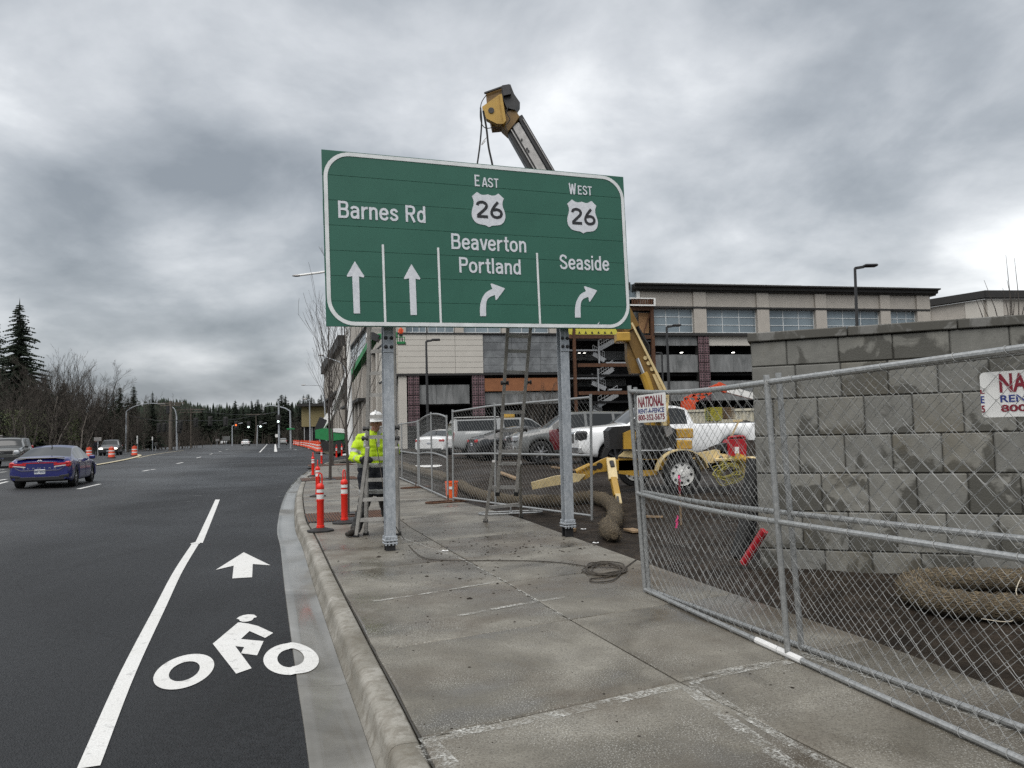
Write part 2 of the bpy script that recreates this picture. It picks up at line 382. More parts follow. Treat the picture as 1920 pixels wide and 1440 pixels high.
    def sphere(s, c, r, n=10, mi=0):
        r = Vector(r) if not isinstance(r, (int, float)) else Vector((r, r, r))
        M = Matrix.Translation(Vector(c)) @ Matrix.Diagonal((r.x, r.y, r.z, 1))
        return s.lathe([(max(1e-5, sin(pi * i / (n // 2 + 1))), -cos(pi * i / (n // 2 + 1))) for i in range(n // 2 + 2)], n, M, mi)
    def mesh(s, name, mats, smooth=None):
        me = bpy.data.meshes.new(name); me.from_pydata(s.v, [], s.f)
        for m in (mats if isinstance(mats, (list, tuple)) else [mats]): me.materials.append(MATS[m] if isinstance(m, str) else m)
        if any(s.m): me.polygons.foreach_set('material_index', s.m)
        if smooth: me.polygons.foreach_set('use_smooth', [True] * len(me.polygons)); me.set_sharp_from_angle(angle=radians(smooth))
        me.update(); return me
    def build(s, name, mats, parent=None, smooth=35, **kw):
        return link(s.mesh(name, mats, smooth), name, parent, **kw)
def mw(o):
    m = o.matrix_basis.copy()
    return mw(o.parent) @ o.matrix_parent_inverse @ m if o.parent else m
def link(data, name, parent=None, **kw):
    o = bpy.data.objects.new(name, data); COL.objects.link(o)
    local = kw.pop('local', False)
    if parent:
        o.parent = parent
        if not local: o.matrix_parent_inverse = mw(parent).inverted()
    for k, v in kw.items(): o[k] = v
    return o
def recenter(o, c):              # move a part's origin (its texture space) to c, geometry unmoved
    c = Vector(c); o.data.transform(Matrix.Translation(-c)); o.location = c; return o
def thing(name, label, cat, loc=(0, 0, 0), rz=0, group=None):
    o = bpy.data.objects.new(name, None); COL.objects.link(o); o.empty_display_size = .2
    o.location = loc; o.rotation_euler = (0, 0, rz); o['label'] = label; o['category'] = cat
    if group: o['group'] = group
    return o
def tag(o, label, cat, group=None):
    o['label'] = label; o['category'] = cat
    if group: o['group'] = group
    return o
def dup(o, parent=None):
    c = o.copy(); COL.objects.link(c)
    if parent: c.parent = parent
    for ch in list(o.children): dup(ch, c)
    return c
def copy_to(o, loc, rz=None, label=None, group=None, scale=None):
    c = dup(o); c.location = loc
    if rz is not None: c.rotation_euler = (0, 0, rz)
    if scale: c.scale = (scale,) * 3 if isinstance(scale, (int, float)) else scale
    if label: c['label'] = label
    if group: c['group'] = group
    return c
def text_mesh(txt, M, u0, u1, v0, v1, bold=.0, ext=.004, spacing=1.0):
    cu = bpy.data.curves.new('t', 'FONT'); cu.body = txt; cu.size = 1; cu.offset = bold; cu.space_character = spacing; cu.resolution_u = 3
    ob = bpy.data.objects.new('t', cu); me = bpy.data.meshes.new_from_object(ob)
    bpy.data.objects.remove(ob); bpy.data.curves.remove(cu)
    xs = [v.co.x for v in me.vertices]; ys = [v.co.y for v in me.vertices]; x0, x1, y0, y1 = min(xs), max(xs), min(ys), max(ys)
    b = MB(); vs = [Vector((u0 + (v.co.x - x0) / (x1 - x0) * (u1 - u0), v0 + (v.co.y - y0) / (y1 - y0) * (v1 - v0), ext)) for v in me.vertices]
    b.add([M @ v for v in vs], [tuple(p.vertices) for p in me.polygons])
    bpy.data.meshes.remove(me); return b
def smoothpoly(pts, n=8):        # Catmull-Rom through points
    pts = [Vector(p) for p in pts]; out = []
    for i in range(len(pts) - 1):
        p0, p1, p2, p3 = pts[max(i - 1, 0)], pts[i], pts[i + 1], pts[min(i + 2, len(pts) - 1)]
        for k in range(n):
            t = k / n; out.append(.5 * ((2 * p1) + (p2 - p0) * t + (2 * p0 - 5 * p1 + 4 * p2 - p3) * t * t + (3 * p1 - p0 - 3 * p2 + p3) * t ** 3))
    out.append(pts[-1]); return out

# ------------------------------------------------------------------ the lie of the land
LATN = Vector((-1, -.309, 0)).normalized(); ALONG = Vector((-.295, .955, 0)).normalized()
def road_z(x, y):
    lat = Vector((x, y, 0)).dot(LATN)
    return -.142 + .016 * max(0, min(lat, 15))
def GR(x, y, dz=0):              # pixel onto the cambered road
    z = -.12
    for _ in range(6): p = G(x, y, z + dz); z = road_z(p.x, p.y)
    return G(x, y, z + dz)
Lk = [(1.05, -1.2), (.39, .95), (-.09, 2.45), (-.475, 3.661), (-.708, 4.37), (-.958, 5.11), (-1.482, 6.679), (-2.04, 8.365), (-2.93, 11.093), (-3.89, 13.996), (-5.85, 20.836), (-7.72, 28.278), (-9.6, 37.0), (-10.7, 43.5), (-11.0, 47.5), (-10.4, 50.8), (-8.6, 52.6), (-5, 53.6)]
LINE = smoothpoly([(x, y, 0) for x, y in Lk], 10)
cum = [0]
for a, b in zip(LINE, LINE[1:]): cum.append(cum[-1] + (b - a).length)
def at(s):                        # point and left normal on the back-of-kerb line
    s = max(0, min(s, cum[-1] - 1e-4)); i = max(k for k in range(len(cum) - 1) if cum[k] <= s)
    d = LINE[i + 1] - LINE[i]; p = LINE[i] + d * ((s - cum[i]) / d.length)
    a, b = LINE[max(i - 1, 0)], LINE[min(i + 2, len(LINE) - 1)]; t = (b - a).normalized()
    return p, Vector((-t.y, t.x, 0))
S0 = min(range(len(LINE)), key=lambda i: (LINE[i] - Vector((-.475, 3.661, 0))).length); S0 = cum[S0]
GE = [at(s)[0] + at(s)[1] * .50 for s in [k * .5 for k in range(int(cum[-1] / .5) + 1)]]     # gutter edge

# terrain and roads
def hill_h(x, y):
    h = -.45
    return h
tb = MB(); n = 60; vs = []; fs = []
xs = [-1500 + 3000 * i / n for i in range(n + 1)]; ys = [-60 + 2600 * (i / n) ** 1.6 for i in range(n + 1)]
for y in ys:
    for x in xs: vs.append((x, y, -.5))
for j in range(n):
    for i in range(n): a = j * (n + 1) + i; fs.append((a, a + 1, a + n + 2, a + n + 1))
tb.add(vs, fs); tb.build('ground', 'verge', kind='structure')
rb = MB(); W = [0, 1, 2, 4, 7, 11, 15, 19, 25, 36]; rows = [p for p in GE if p.y < 47.5]; vs = []; fs = []
for p in rows:
    for w in W: q = p + LATN * w; vs.append((q.x, q.y, road_z(q.x, q.y)))
for yy, pq in ((60, 632), (80, 602), (110, 575), (150, 559), (220, 548), (330, 545), (520, 543)):          # beyond the side street
    p = Vector(((pq - 960) / 1400 * yy, yy, 0))
    for w in W: q = p + LATN * (w if w else -.02); vs.append((q.x, q.y, road_z(q.x, q.y)))
nw = len(W); nr = len(vs) // nw
for j in range(nr - 1):
    for i in range(nw - 1): a = j * nw + i; fs.append((a + 1, a, a + nw, a + nw + 1))
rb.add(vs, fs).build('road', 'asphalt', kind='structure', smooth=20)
jn = rows[-1]; f60 = Vector((-.2343 * 60, 60, 0))
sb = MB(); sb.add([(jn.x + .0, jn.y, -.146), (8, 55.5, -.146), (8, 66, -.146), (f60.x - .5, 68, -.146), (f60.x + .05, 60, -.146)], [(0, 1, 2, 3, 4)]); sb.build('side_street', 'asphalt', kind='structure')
# construction lot
def rright(y):                    # x of the walk's right edge
    P = [(-3, 3.55), (3.2, 2.83), (4.06, 2.67), (4.62, 2.547), (5.39, 2.277), (6.54, 1.917), (7.93, 1.499), (8.55, 1.33), (10.68, .70), (12.78, .10), (16.67, -1.32), (24.3, -3.6), (34, -6.6), (46, -9.3), (60, -9.4)]
    for (a, xa), (b, xb) in zip(P, P[1:]):
        if y <= b: return xa + (xb - xa) * (y - a) / (b - a)
    return P[-1][1]
def lot_z(x, y):
    d = x - rright(y); s = max(0, min(1, (y - 8.5) / 7)); s = s * s * (3 - 2 * s); e = max(0, min(1, (d - .3) / 3)); e = e * e * (3 - 2 * e)
    b = -.035 + (.27 + .004 * max(0, y - 15)) * s * e
    if d > .15 and y < 45: b += e * (.03 * sin(x * 2.1 + y * .7) * sin(y * 1.7 - x) + .018 * sin(5.1 * x + 1.3 * sin(y * 3)) * sin(4.3 * y))
    return b
db = MB(); vs = []; fs = []
ys = [-2 + .22 * i for i in range(112)] + [23 + i for i in range(31)]; dd = [-.25, 0, .12, .3, .5, .75, 1, 1.3, 1.6] + [2 + .45 * i for i in range(26)] + [15, 20, 28, 40, 60, 90]
for y in ys:
    for d in dd:
        x = rright(y) + d; vs.append((x, y, lot_z(x, y) if d >= 0 else -.06))
m = len(dd)
for j in range(len(ys) - 1):
    for i in range(m - 1): a = j * m + i; fs.append((a, a + 1, a + m + 1, a + m))
db.add(vs, fs).build('construction_lot_ground', 'dirt', kind='structure', smooth=60)
lb = MB(); lb.add([(-6, 53, lot_z(0, 50)-.06), (100, 53, .3), (140, 120, .3), (-40, 240, .3), (-20, 75, .0)], [(0, 1, 2, 3, 4)]); lb.build('building_apron', 'dirt', kind='structure')

# kerb and gutter, poured in sections
kb = bpy.data.objects.new('kerb', None); COL.objects.link(kb); kb['kind'] = 'structure'
gt = bpy.data.objects.new('gutter', None); COL.objects.link(gt); gt['kind'] = 'structure'
KP = [(.012, -.30), (.012, -.016), (.026, -.004), (.10, -.002), (.125, -.006), (.145, -.018), (.158, -.04), (.166, -.08), (.176, -.125), (.196, -.158), (.196, -.3)]
GP = [(.199, -.3), (.199, -.160), (.24, -.166), (.32, -.160), (.42, -.148), (.499, -.136), (.506, -.142), (.506, -.3)]
def sweep(P, s0, s1, name, matn, parent):
    k = max(2, int((s1 - s0) / .25) + 1); b = MB(); vs = []
    for i in range(k + 1):
        p, nrm = at(s0 + (s1 - s0) * i / k)
        for d, z in P: q = p + nrm * d; vs.append((q.x, q.y, z))
    m = len(P); fs = [(i * m + j, i * m + j + 1, (i + 1) * m + j + 1, (i + 1) * m + j) for i in range(k) for j in range(m - 1)]
    fs += [tuple(range(m))[::-1], tuple(range(k * m, (k + 1) * m))]
    b.add(vs, fs); return b.build(name, matn, parent, smooth=50)
KJ = [S0 - 3.4, S0 - .03, S0 + 1.53, S0 + 3.27] ; s = S0 + 3.27
while s < cum[-1] - 1: s += 1.62 if s < S0 + 24 else 3.2; KJ.append(min(s, cum[-1] - .1))
for a, b in zip([.05] + KJ, KJ):
    if b - a > .2: sweep(KP, a + .003, b - .003, 'kerb_stone', 'kerb_concrete', kb)
GJ = [.05, S0 - 1.6, S0 + 1.45, S0 + 4.4]
while GJ[-1] < cum[-1] - 3: GJ.append(GJ[-1] + 3)
for a, b in zip(GJ, GJ[1:]): sweep(GP, a + .002, b - .002, 'gutter_section', 'gutter_concrete', gt)

# sidewalk slabs
sw = bpy.data.objects.new('sidewalk', None); COL.objects.link(sw); sw['kind'] = 'structure'
MIDP = [(-3, 5.2), (0, 2.95), (1.9, 1.97), (3.25, 1.40), (4.343, .934), (5.889, .394), (7.472, -.141), (8.988, -.66), (12.077, -1.72), (16.7, -3.0), (24.3, -5.4), (34, -8.0), (46, -10.1), (60, -10)]
def lineat(P, y):
    for (a, xa), (b, xb) in zip(P, P[1:]):
        if y <= b: return xa + (xb - xa) * (y - a) / (b - a)
    return P[-1][1]
def cross(o, d, fx):              # where the joint from o along d meets the line x = fx(y)
    lo, hi = 0, 8
    for _ in range(40):
        t = (lo + hi) / 2; q = o + d * t
        if q.x < fx(q.y): lo = t
        else: hi = t
    return o + d * lo
JD = Vector((.872, .45, 0)).normalized()
sj = [S0 - 3.2, S0 - 1.62] + [S0 + 1.56 * i for i in range(0, 4)] + [S0 + 4.68 + 1.62 * i for i in range(1, 22)]
sj = [x for x in sj if x < cum[-1] - 6.5]
rws = []
for s_ in sj:
    p, _ = at(s_); mm = cross(p, JD, lambda y: lineat(MIDP, y)); rr = cross(p, JD, rright); rws.append((s_, p, mm, rr))
gp = .009
for (sa, pa, ma, ra), (sb_, pb, mb_, rb_) in zip(rws, rws[1:]):
    left = [at(sa + (sb_ - sa) * i / 6)[0] for i in range(7)]
    for poly in ([left[0] + JD * gp] + left[1:-1] + [left[-1], mb_, ma], [ma, mb_, rb_, ra]):
        poly = [Vector(q) for q in poly]; c = sum(poly, Vector()) / len(poly)
        sh = [c + (q - c) * (1 - gp / max(.3, (q - c).length)) for q in poly]; dz = R_.uniform(-.002, .002)
        in_ = [c + (q - c) * (1 - .014 / max(.3, (q - c).length)) for q in sh]; k = len(poly); b = MB()
        vs = [(q.x, q.y, -.12) for q in sh] + [(q.x, q.y, dz - .007) for q in sh] + [(q.x, q.y, dz) for q in in_]
        fs = [(i + k, (i + 1) % k + k, (i + 1) % k, i) for i in range(k)] + [(i + 2 * k, (i + 1) % k + 2 * k, (i + 1) % k + k, i + k) for i in range(k)] + [tuple(range(2 * k, 3 * k))[::-1]]
        b.add(vs, [f[::-1] for f in fs]); b.build('slab', 'sidewalk_concrete', sw, smooth=0)
ub = MB(); vs = []
for s_, p, mm, rr in rws: vs += [tuple(p + Vector((0, 0, -.02))), tuple(rr + Vector((0, 0, -.02)))]
ub.add(vs, [(2 * i, 2 * i + 1, 2 * i + 3, 2 * i + 2) for i in range(len(rws) - 1)]); ub.build('joint_bed', 'wall_mortar', sw)
# efflorescence and grit on the joints: pale streaks of lime
def f_lime(t):
    n = t.noise(5, 9, .8, .5); n2 = t.noise(60, 4, .75); a = t.math('MULTIPLY', t.ramp(n, (.44, 0.), (.60, .9)), t.ramp(n2, (.42, .0), (.58, 1.)))
    t.set('Base Color', (.50, .50, .47)); t.set('Roughness', .7); t.set('Alpha', a)
mat('lime_bloom', f_lime)
def strip(pts, w, z=.004, name='lime_streak', matn='lime_bloom', parent=None, zf=None, **kw):
    pts = [Vector(p) for p in pts]; vs = []
    for i, p in enumerate(pts):
        t = (pts[min(i + 1, len(pts) - 1)] - pts[max(i - 1, 0)]).normalized(); nn = Vector((-t.y, t.x, 0)); ww = w[i] if isinstance(w, (list, tuple)) else w
        for sgn in (1, -1): q = p + nn * ww / 2 * sgn; vs.append((q.x, q.y, (zf(q.x, q.y) if zf else 0) + z))
    b = MB(); b.add(vs, [(2 * i + 1, 2 * i, 2 * i + 2, 2 * i + 3)[::-1] for i in range(len(pts) - 1)]); return b.build(name, matn, parent, **kw)
for pts, w in (([(789, 1392), (900, 1368), (1040, 1342), (1180, 1308), (1282, 1285)], .085), ([(1286, 1288), (1360, 1345), (1440, 1404), (1500, 1450)], .08), ([(1290, 1277), (1380, 1257), (1480, 1240)], .10), ([(800, 1396), (850, 1450)], .12),
               ([(1300, 1280), (1400, 1345), (1500, 1405), (1590, 1450)], .06), ([(860, 1155), (960, 1136), (1060, 1120)], .05), ([(700, 1128), (820, 1110), (940, 1090)], .045), ([(1500, 1225), (1700, 1290), (1900, 1370)], .10), ([(750, 1008), (870, 1050), (945, 1090), (1066, 1162)], .035)):
    strip([G(*q) for q in pts], w, parent=sw)

# ------------------------------------------------------------------ road markings
def marking(px, name, label=None, parent=None, matn='road_paint', dz=.005):
    P = [GR(x, y) for x, y in px]; b = MB(); b.add([(p.x, p.y, p.z + dz) for p in P], [tuple(range(len(P)))]); o = b.build(name, matn, parent, kind='structure')
    if b and o.data.polygons[0].normal.z < 0: o.data.flip_normals()
    return o
def pline(px, w, name='lane_line', dz=.005, matn='road_paint', n=6):
    P = smoothpoly([GR(*q) for q in px], n); return strip(P, w, dz, name, matn, zf=road_z, kind='structure')
pline([(166, 1440), (240, 1262), (300, 1140), (335, 1070), (367, 1019)], .10, 'bike_lane_line')
pline([(373, 1018.5), (391, 977), (408, 937)], .11, 'bike_lane_line')
marking([(357, 1021), (358, 1019.5), (366, 1017.5), (375, 1017.5), (374, 1020.5)], 'bike_lane_line', dz=.008)
bs = bpy.data.objects.new('bike_symbol', None); COL.objects.link(bs); bs['kind'] = 'structure'
def z3(pts, s=2.6667, ox=100, oy=900): return [(ox + x / s, oy + y / s) for x, y in pts]
def zb(pts): return [(380 + x / 10.286, 1140 + y / 10.286) for x, y in pts]
def ring(c, a, b, ci, ai, bi, n=48):
    o = [GR(c[0] + a[0] * cos(t) + b[0] * sin(t), c[1] + a[1] * cos(t) + b[1] * sin(t)) for t in [2 * pi * k / n for k in range(n)]]
    i = [GR(ci[0] + ai[0] * cos(t) + bi[0] * sin(t), ci[1] + ai[1] * cos(t) + bi[1] * sin(t)) for t in [2 * pi * k / n for k in range(n)]]
    dz = .005
    mb = MB(); mb.add([(p.x, p.y, gut_z(p, p.z + dz)) for p in o + i], [(k, (k + 1) % n, (k + 1) % n + n, k + n) for k in range(n)])
    ob = mb.build('wheel_marking', 'road_paint', bs)
    if ob.data.polygons[0].normal.z < 0: ob.data.flip_normals()
    return ob
def at_gutter(p):
    return min((p - Vector((q.x, q.y, p.z))).length for q in GE) < .16 or (p.x > lineat([(q.y, q.x) for q in GE], p.y))
def gut_z(p, z):
    best = 9
    for a, b in zip(LINE, LINE[1:]):
        d = b - a; t = max(0, min(1, ((p.x - a.x) * d.x + (p.y - a.y) * d.y) / d.length_squared)); q = a + d * t; best = min(best, math.hypot(p.x - q.x, p.y - q.y))
    if best > .53: return z
    return max(z, interp_gp(best) + .004) if best > .48 else interp_gp(best) + .005
def interp_gp(d):
    P = GP[1:6]
    for (a, za), (b, zb_) in zip(P, P[1:]):
        if d <= b: return za + (zb_ - za) * (d - a) / (b - a)
    return P[-1][1]
def sc_(v, s=2.6667): return (v[0] / s, v[1] / s)
ring((100 + 652 / 2.6667, 900 + 962 / 2.6667), sc_((152.5, -37)), sc_((0, 81.5)), (100 + 655 / 2.6667, 900 + 960 / 2.6667), sc_((77.5, -20)), sc_((0, 46)))
ring((100 + 1189 / 2.6667, 900 + 898 / 2.6667), sc_((139, -5)), sc_((0, 80)), (100 + 1187 / 2.6667, 900 + 894 / 2.6667), sc_((67, -3)), sc_((0, 46)))
marking(zb([(195, 700), (680, 292), (720, 288), (880, 312), (1060, 355), (1360, 492), (1205, 588), (905, 455), (735, 610), (1175, 650), (1050, 925), (740, 885), (800, 765), (630, 748), (945, 1175), (645, 1280)]), 'rider_marking', parent=bs)
marking(zb([(650, 220), (700, 180), (780, 148), (880, 132), (990, 138), (1045, 175), (1035, 190), (985, 200), (970, 230), (930, 255), (860, 272), (780, 276), (720, 262), (705, 235), (690, 225)]), 'helmet_marking', parent=bs)
marking(z3([(812, 451), (952, 363), (1085, 428), (997, 422), (994, 488), (895, 494), (902, 430)]), 'arrow_marking')
for a, b, w in (((147, 917), (188, 907.5), .14), ((268, 883.5), (279, 881.3), .13), ((282, 881), (292, 879.8), .13), ((331, 869.6), (343, 867), .13), ((368, 859), (377, 856.7), .12), ((393, 852), (399, 850.6), .12), ((410, 847), (415, 846), .12), ((423, 843), (428, 842), .12), ((487, 848), (501, 833), .16), ((517, 847), (516, 833), .35)):
    pline([a, ((a[0] + b[0]) / 2, (a[1] + b[1]) / 2), b], w, 'lane_dash', n=2)
for px in ([(-60, 922), (14, 903)], [(-60, 912), (12, 898.5)], [(-60, 893), (12, 884.5)], [(-60, 886), (10, 880.5)]): pline([px[0], ((px[0][0] + px[1][0]) / 2, (px[0][1] + px[1][1]) / 2), px[1]], .13, 'lane_line', n=2)
pline([(540, 843), (550, 842.5), (556, 843)], .2, 'lane_dash', n=2)
# faint utility mark-outs sprayed on the asphalt
for a, b in (((345, 931), (378, 929)), ((350, 941), (366, 940)), ((372, 940.5), (386, 940)), ((513, 923.5), (537, 922)), ((520, 931.5), (534, 931.5))):
    P = [GR(*a), GR(*b)]; strip([P[0], (P[0] + P[1]) / 2, P[1]], .035, .006, 'faint_mark', 'lime_bloom', zf=road_z, kind='structure')
# painted nose of the far median
pline([(150, 877), (181, 872.5), (215, 866.5), (240, 861.5), (256, 857.5), (262, 854.5), (257, 852.8)], .35, 'median_nose', matn='yellow_kerb_paint', dz=.05)
pline([(258, 858.5), (290, 852), (321, 847.5), (345, 844.5)], .16, 'median_line', matn='yellow_kerb_paint')
# ------------------------------------------------------------------ highway sign
BLs = D(612, 612, 8.95); BRs = D(1183.5, 617, 10.45); su = (BRs - BLs).normalized(); SW = (BRs - BLs).length; SH = 2.187
sv = Vector((0, 0, 1)); sv = (sv - su * sv.dot(su)).normalized(); sn = su.cross(sv)      # sn points at the viewer's side
SM = Matrix((su, sv, sn)).transposed().to_4x4(); SM.translation = BLs
def suv(x, y):
    d = ray(x, y); O = Vector((0, 0, EYE)); t = (BLs - O).dot(sn) / d.dot(sn); q = O + d * t - BLs; return q.dot(su), q.dot(sv)
sg = thing('highway_sign', 'big green overhead-style road sign on two steel posts beside the kerb', 'road sign', (-.4, 10.1, 0))
ph = SH / 7
for i in range(7):
    b = MB(); b.box((SW / 2, ph * (i + .5), -.014), (SW - .004 * (i % 2), ph - .0035, .028), SM, bev=.0015); b.build('panel', 'sign_sheeting', sg)
for px, py in ((717, 378), (717, 425), (1093, 438), (915, 430)): pass
def spart(poly, name, matn, w=.004, parent=sg, d=.003):
    b = MB(); M = SM @ Matrix.Translation((0, 0, w)); b.prism(poly, M, d); return b.build(name, matn, parent, smooth=0)
# border band with rounded corners
def rrect(x0, y0, x1, y1, r, n=10):
    o = []
    for cx, cy, a0 in ((x1 - r, y1 - r, 0), (x0 + r, y1 - r, pi / 2), (x0 + r, y0 + r, pi), (x1 - r, y0 + r, 1.5 * pi)):
        o += [(cx + r * cos(a0 + pi / 2 * k / n), cy + r * sin(a0 + pi / 2 * k / n)) for k in range(n + 1)]
    return o
oo, ii = rrect(.015, .012, SW - .012, SH - .012, .33), rrect(.062, .059, SW - .059, SH - .059, .285); k = len(oo)
b = MB(); vs = [SM @ Vector((x, y, .006)) for x, y in oo + ii]; b.add(vs, [(i, (i + 1) % k, (i + 1) % k + k, i + k) for i in range(k)]); b.build('border', 'sign_border', sg)
GLY = dict(B=(.66, '08,0 08,100', '08,92 36,92 46,88 49,74 45,58 36,53 08,53', '36,53 48,46 52,29 47,13 36,8 08,8'), R=(.66, '08,0 08,100', '08,92 36,92 47,86 50,72 46,56 36,50 08,50', '29,50 51,0'), P=(.62, '08,0 08,100', '08,92 36,92 47,86 50,72 46,56 36,50 08,50'),
    S=(.64, '48,74 44,87 30,93 16,90 8,76 12,62 30,51 44,40 50,26 44,12 30,7 14,12 7,28'), E=(.58, '08,0 08,100', '08,92 48,92', '08,50 42,50', '08,8 48,8'), A=(.62, '6,0 27,100', '31,100 53,0', '13,27 46,27'), T=(.56, '27,0 27,92', '2,92 52,92'), W=(.80, '5,100 19,2', '21,2 35,92', '37,92 51,2', '53,2 67,100'),
    a=(.58, '6,56 12,65 24,67 36,63 41,52 41,40 41,20 41,0', '41,42 24,42 11,37 7,24 11,11 22,7 33,11 41,22'), r=(.42, '8,0 8,74', '8,46 16,60 26,66 37,66'), n=(.57, '8,0 8,74', '8,50 17,63 28,67 38,61 41,48 41,20 41,0'), e=(.58, '8,38 44,38', '44,38 44,50 38,62 26,67 13,61 7,45 7,28 13,13 26,7 38,10 45,22'),
    s=(.53, '40,53 35,63 24,67 12,62 9,50 17,41 32,34 40,24 37,12 25,7 12,10 5,22'), d=(.59, '42,0 42,100', '42,50 34,63 24,67 12,60 7,45 7,27 12,13 24,7 34,11 42,24'), v=(.50, '4,74 22,3', '24,3 42,74'), t=(.42, '18,95 18,50 18,18 23,9 35,7', '3,67 35,67'), o=(.60, '26,67 39,61 45,47 45,27 39,13 26,7 13,13 7,27 7,47 13,61 26,67'), l=(.25, '8,0 8,100'), i=(.25, '8,0 8,74', '8,85 8,100'))
def word(txt, TL, BL, BR, bold=.012, first=None, sw_=.14):
    u0, vt = suv(*TL); _, vb = suv(*BL); u1, _ = suv(*BR); u0b, _ = suv(*BL); u0 = (u0 + u0b) / 2
    tot = sum(.34 if c == ' ' else GLY[c][0] for c in txt) - .09; sx, sy = (u1 - u0) / tot, vt - vb; x = 0; b = MB(); k = 0; hwid = sw_ * min(sx, sy) / 2 * 1.0
    for c in txt:
        if c == ' ': x += .34; continue
        for st in GLY[c][1:]:
            P = [Vector((u0 + (x + float(q.split(',')[0]) / 100) * sx, vb + float(q.split(',')[1]) / 100 * sy, 0)) for q in st.split()]
            if len(P) > 3: P = smoothpoly(P, 4)
            L = []; n = len(P); w = .0052 + .0007 * (k % 5); k += 1; closed = (P[0] - P[-1]).length < 1e-6
            for i, p in enumerate(P):
                a = P[i - 1] if i else (P[-2] if closed else p); c2 = P[i + 1] if i < n - 1 else (P[1] if closed else p)
                t = (c2 - a).normalized(); nn = Vector((-t.y, t.x, 0)) * hwid; L += [SM @ (p + nn + Vector((0, 0, w))), SM @ (p - nn + Vector((0, 0, w)))]
            b.add(L, [(2 * i + 1, 2 * i + 3, 2 * i + 2, 2 * i) for i in range(n - 1)])
        x += GLY[c][0]
    return b.build('legend', 'sign_white', sg, smooth=0)
word('Barnes Rd', (632.8, 376), (634, 408.5), (798.4, 417), .018)
word('Beaverton', (844.9, 437.3), (846.2, 467), (986.7, 474), .018)
word('Portland', (860, 481.8), (860.7, 511), (976.9, 516), .018)
word('Seaside', (1048.9, 477), (1048.9, 504.6), (1141.8, 509), .018)
word('E', (888.9, 327.3), (890.2, 349.3), (899.5, 350), .012); word('AST', (903, 332.5), (904, 350.3), (934, 353), .02)
word('W', (1065.3, 343), (1067.8, 364.4), (1079.7, 365), .012); word('EST', (1082.5, 347.5), (1083.5, 364.8), (1109, 366.5), .02)
def z45(pts): return [suv(820 + x / 4.5, 300 + y / 4.5) for x, y in pts]
def zz2(pts): return [suv(600 + x / 4.115, 270 + y / 4.115) for x, y in pts]
def word2(txt, ua, ub, va, vb_, parent):
    b = MB(); wd = (ub - ua) / 2.12
    for k, c in enumerate(txt):
        for m, st in enumerate({'2': ('8,74 13,88 28,94 43,88 49,72 42,55 24,32 8,12', '5,8 53,8'), '6': ('38,100 22,74 12,52 8,32 14,14 30,7 46,14 52,31 46,48 31,55 16,49',)}[c]):
            P = [Vector((ua + k * wd * 1.13 + float(q.split(',')[0]) / 55 * wd, va + float(q.split(',')[1]) / 100 * (vb_ - va), 0)) for q in st.split()]
            if len(P) > 2: P = smoothpoly(P, 4)
            L = []; n = len(P)
            for i, p in enumerate(P):
                t = (P[min(i + 1, n - 1)] - P[max(i - 1, 0)]).normalized(); nn = Vector((-t.y, t.x, 0)) * (vb_ - va) * .085; z = Vector((0, 0, .0105 + .0006 * m)); L += [SM @ (p + nn + z), SM @ (p - nn + z)]
            b.add(L, [(2 * i + 1, 2 * i + 3, 2 * i + 2, 2 * i) for i in range(n - 1)])
    b.build('numeral', 'sign_black', parent, smooth=0)
def shield(L, Rr, T, Bm, num):
    u0, _ = suv(L, (T + Bm) / 2); u1, _ = suv(Rr, (T + Bm) / 2 + 3); _, v1 = suv((L + Rr) / 2, T + 1); _, v0 = suv((L + Rr) / 2, Bm); w, h = u1 - u0, v1 - v0; cx = (u0 + u1) / 2
    half = smoothpoly([(0, .955, 0), (.10, .93, 0), (.2, .935, 0), (.30, .99, 0)], 4) + smoothpoly([(.32, 1.0, 0), (.48, .86, 0)], 2) + smoothpoly([(.47, .85, 0), (.43, .74, 0), (.435, .62, 0), (.48, .48, 0), (.50, .34, 0), (.46, .20, 0), (.36, .10, 0), (.22, .065, 0), (.10, .05, 0), (0, 0, 0)], 4)
    poly = [(cx + p.x * w, v0 + p.y * h) for p in half] + [(cx - p.x * w, v0 + p.y * h) for p in half[::-1][1:-1]]
    sh = spart(poly, 'route_shield', 'sign_white', .004); word2(num, cx - .38 * w, cx + .40 * w, v0 + .26 * h, v0 + .745 * h, sh)
shield(883.8, 946.9, 360.8, 426.2, '26'); shield(1062.9, 1120.2, 374.8, 437.8, '26')
for P in ([(268, 905), (342, 1022), (335, 1031), (300, 1022), (309, 1308), (260, 1308), (248, 1020), (213, 1026), (205, 1018)], [(704, 927), (774, 1038), (767, 1047), (736, 1040), (747, 1319), (698, 1320), (686, 1037), (652, 1044), (646, 1036)]):
    spart(zz2(P), 'arrow', 'sign_white')
for P in (smoothpoly([(360, 1318, 0), (359, 1250, 0), (372, 1180, 0), (408, 1120, 0), (462, 1088, 0)], 4) + [Vector(q + (0,)) for q in ((448, 1050), (455, 1041), (566, 1082), (568, 1088), (500, 1180), (490, 1182), (484, 1140))] + smoothpoly([(484, 1140, 0), (435, 1162, 0), (412, 1205, 0), (410, 1318, 0)], 4)[1:],
          smoothpoly([(1161, 1330, 0), (1160, 1262, 0), (1172, 1196, 0), (1205, 1136, 0), (1252, 1108, 0)], 4) + [Vector(q + (0,)) for q in ((1236, 1073), (1243, 1065), (1342, 1099), (1345, 1105), (1288, 1194), (1279, 1196), (1272, 1155))] + smoothpoly([(1272, 1155, 0), (1228, 1176, 0), (1208, 1220, 0), (1208, 1330, 0)], 4)[1:]):
    spart(z45([(p.x, p.y) for p in P]), 'arrow', 'sign_white')
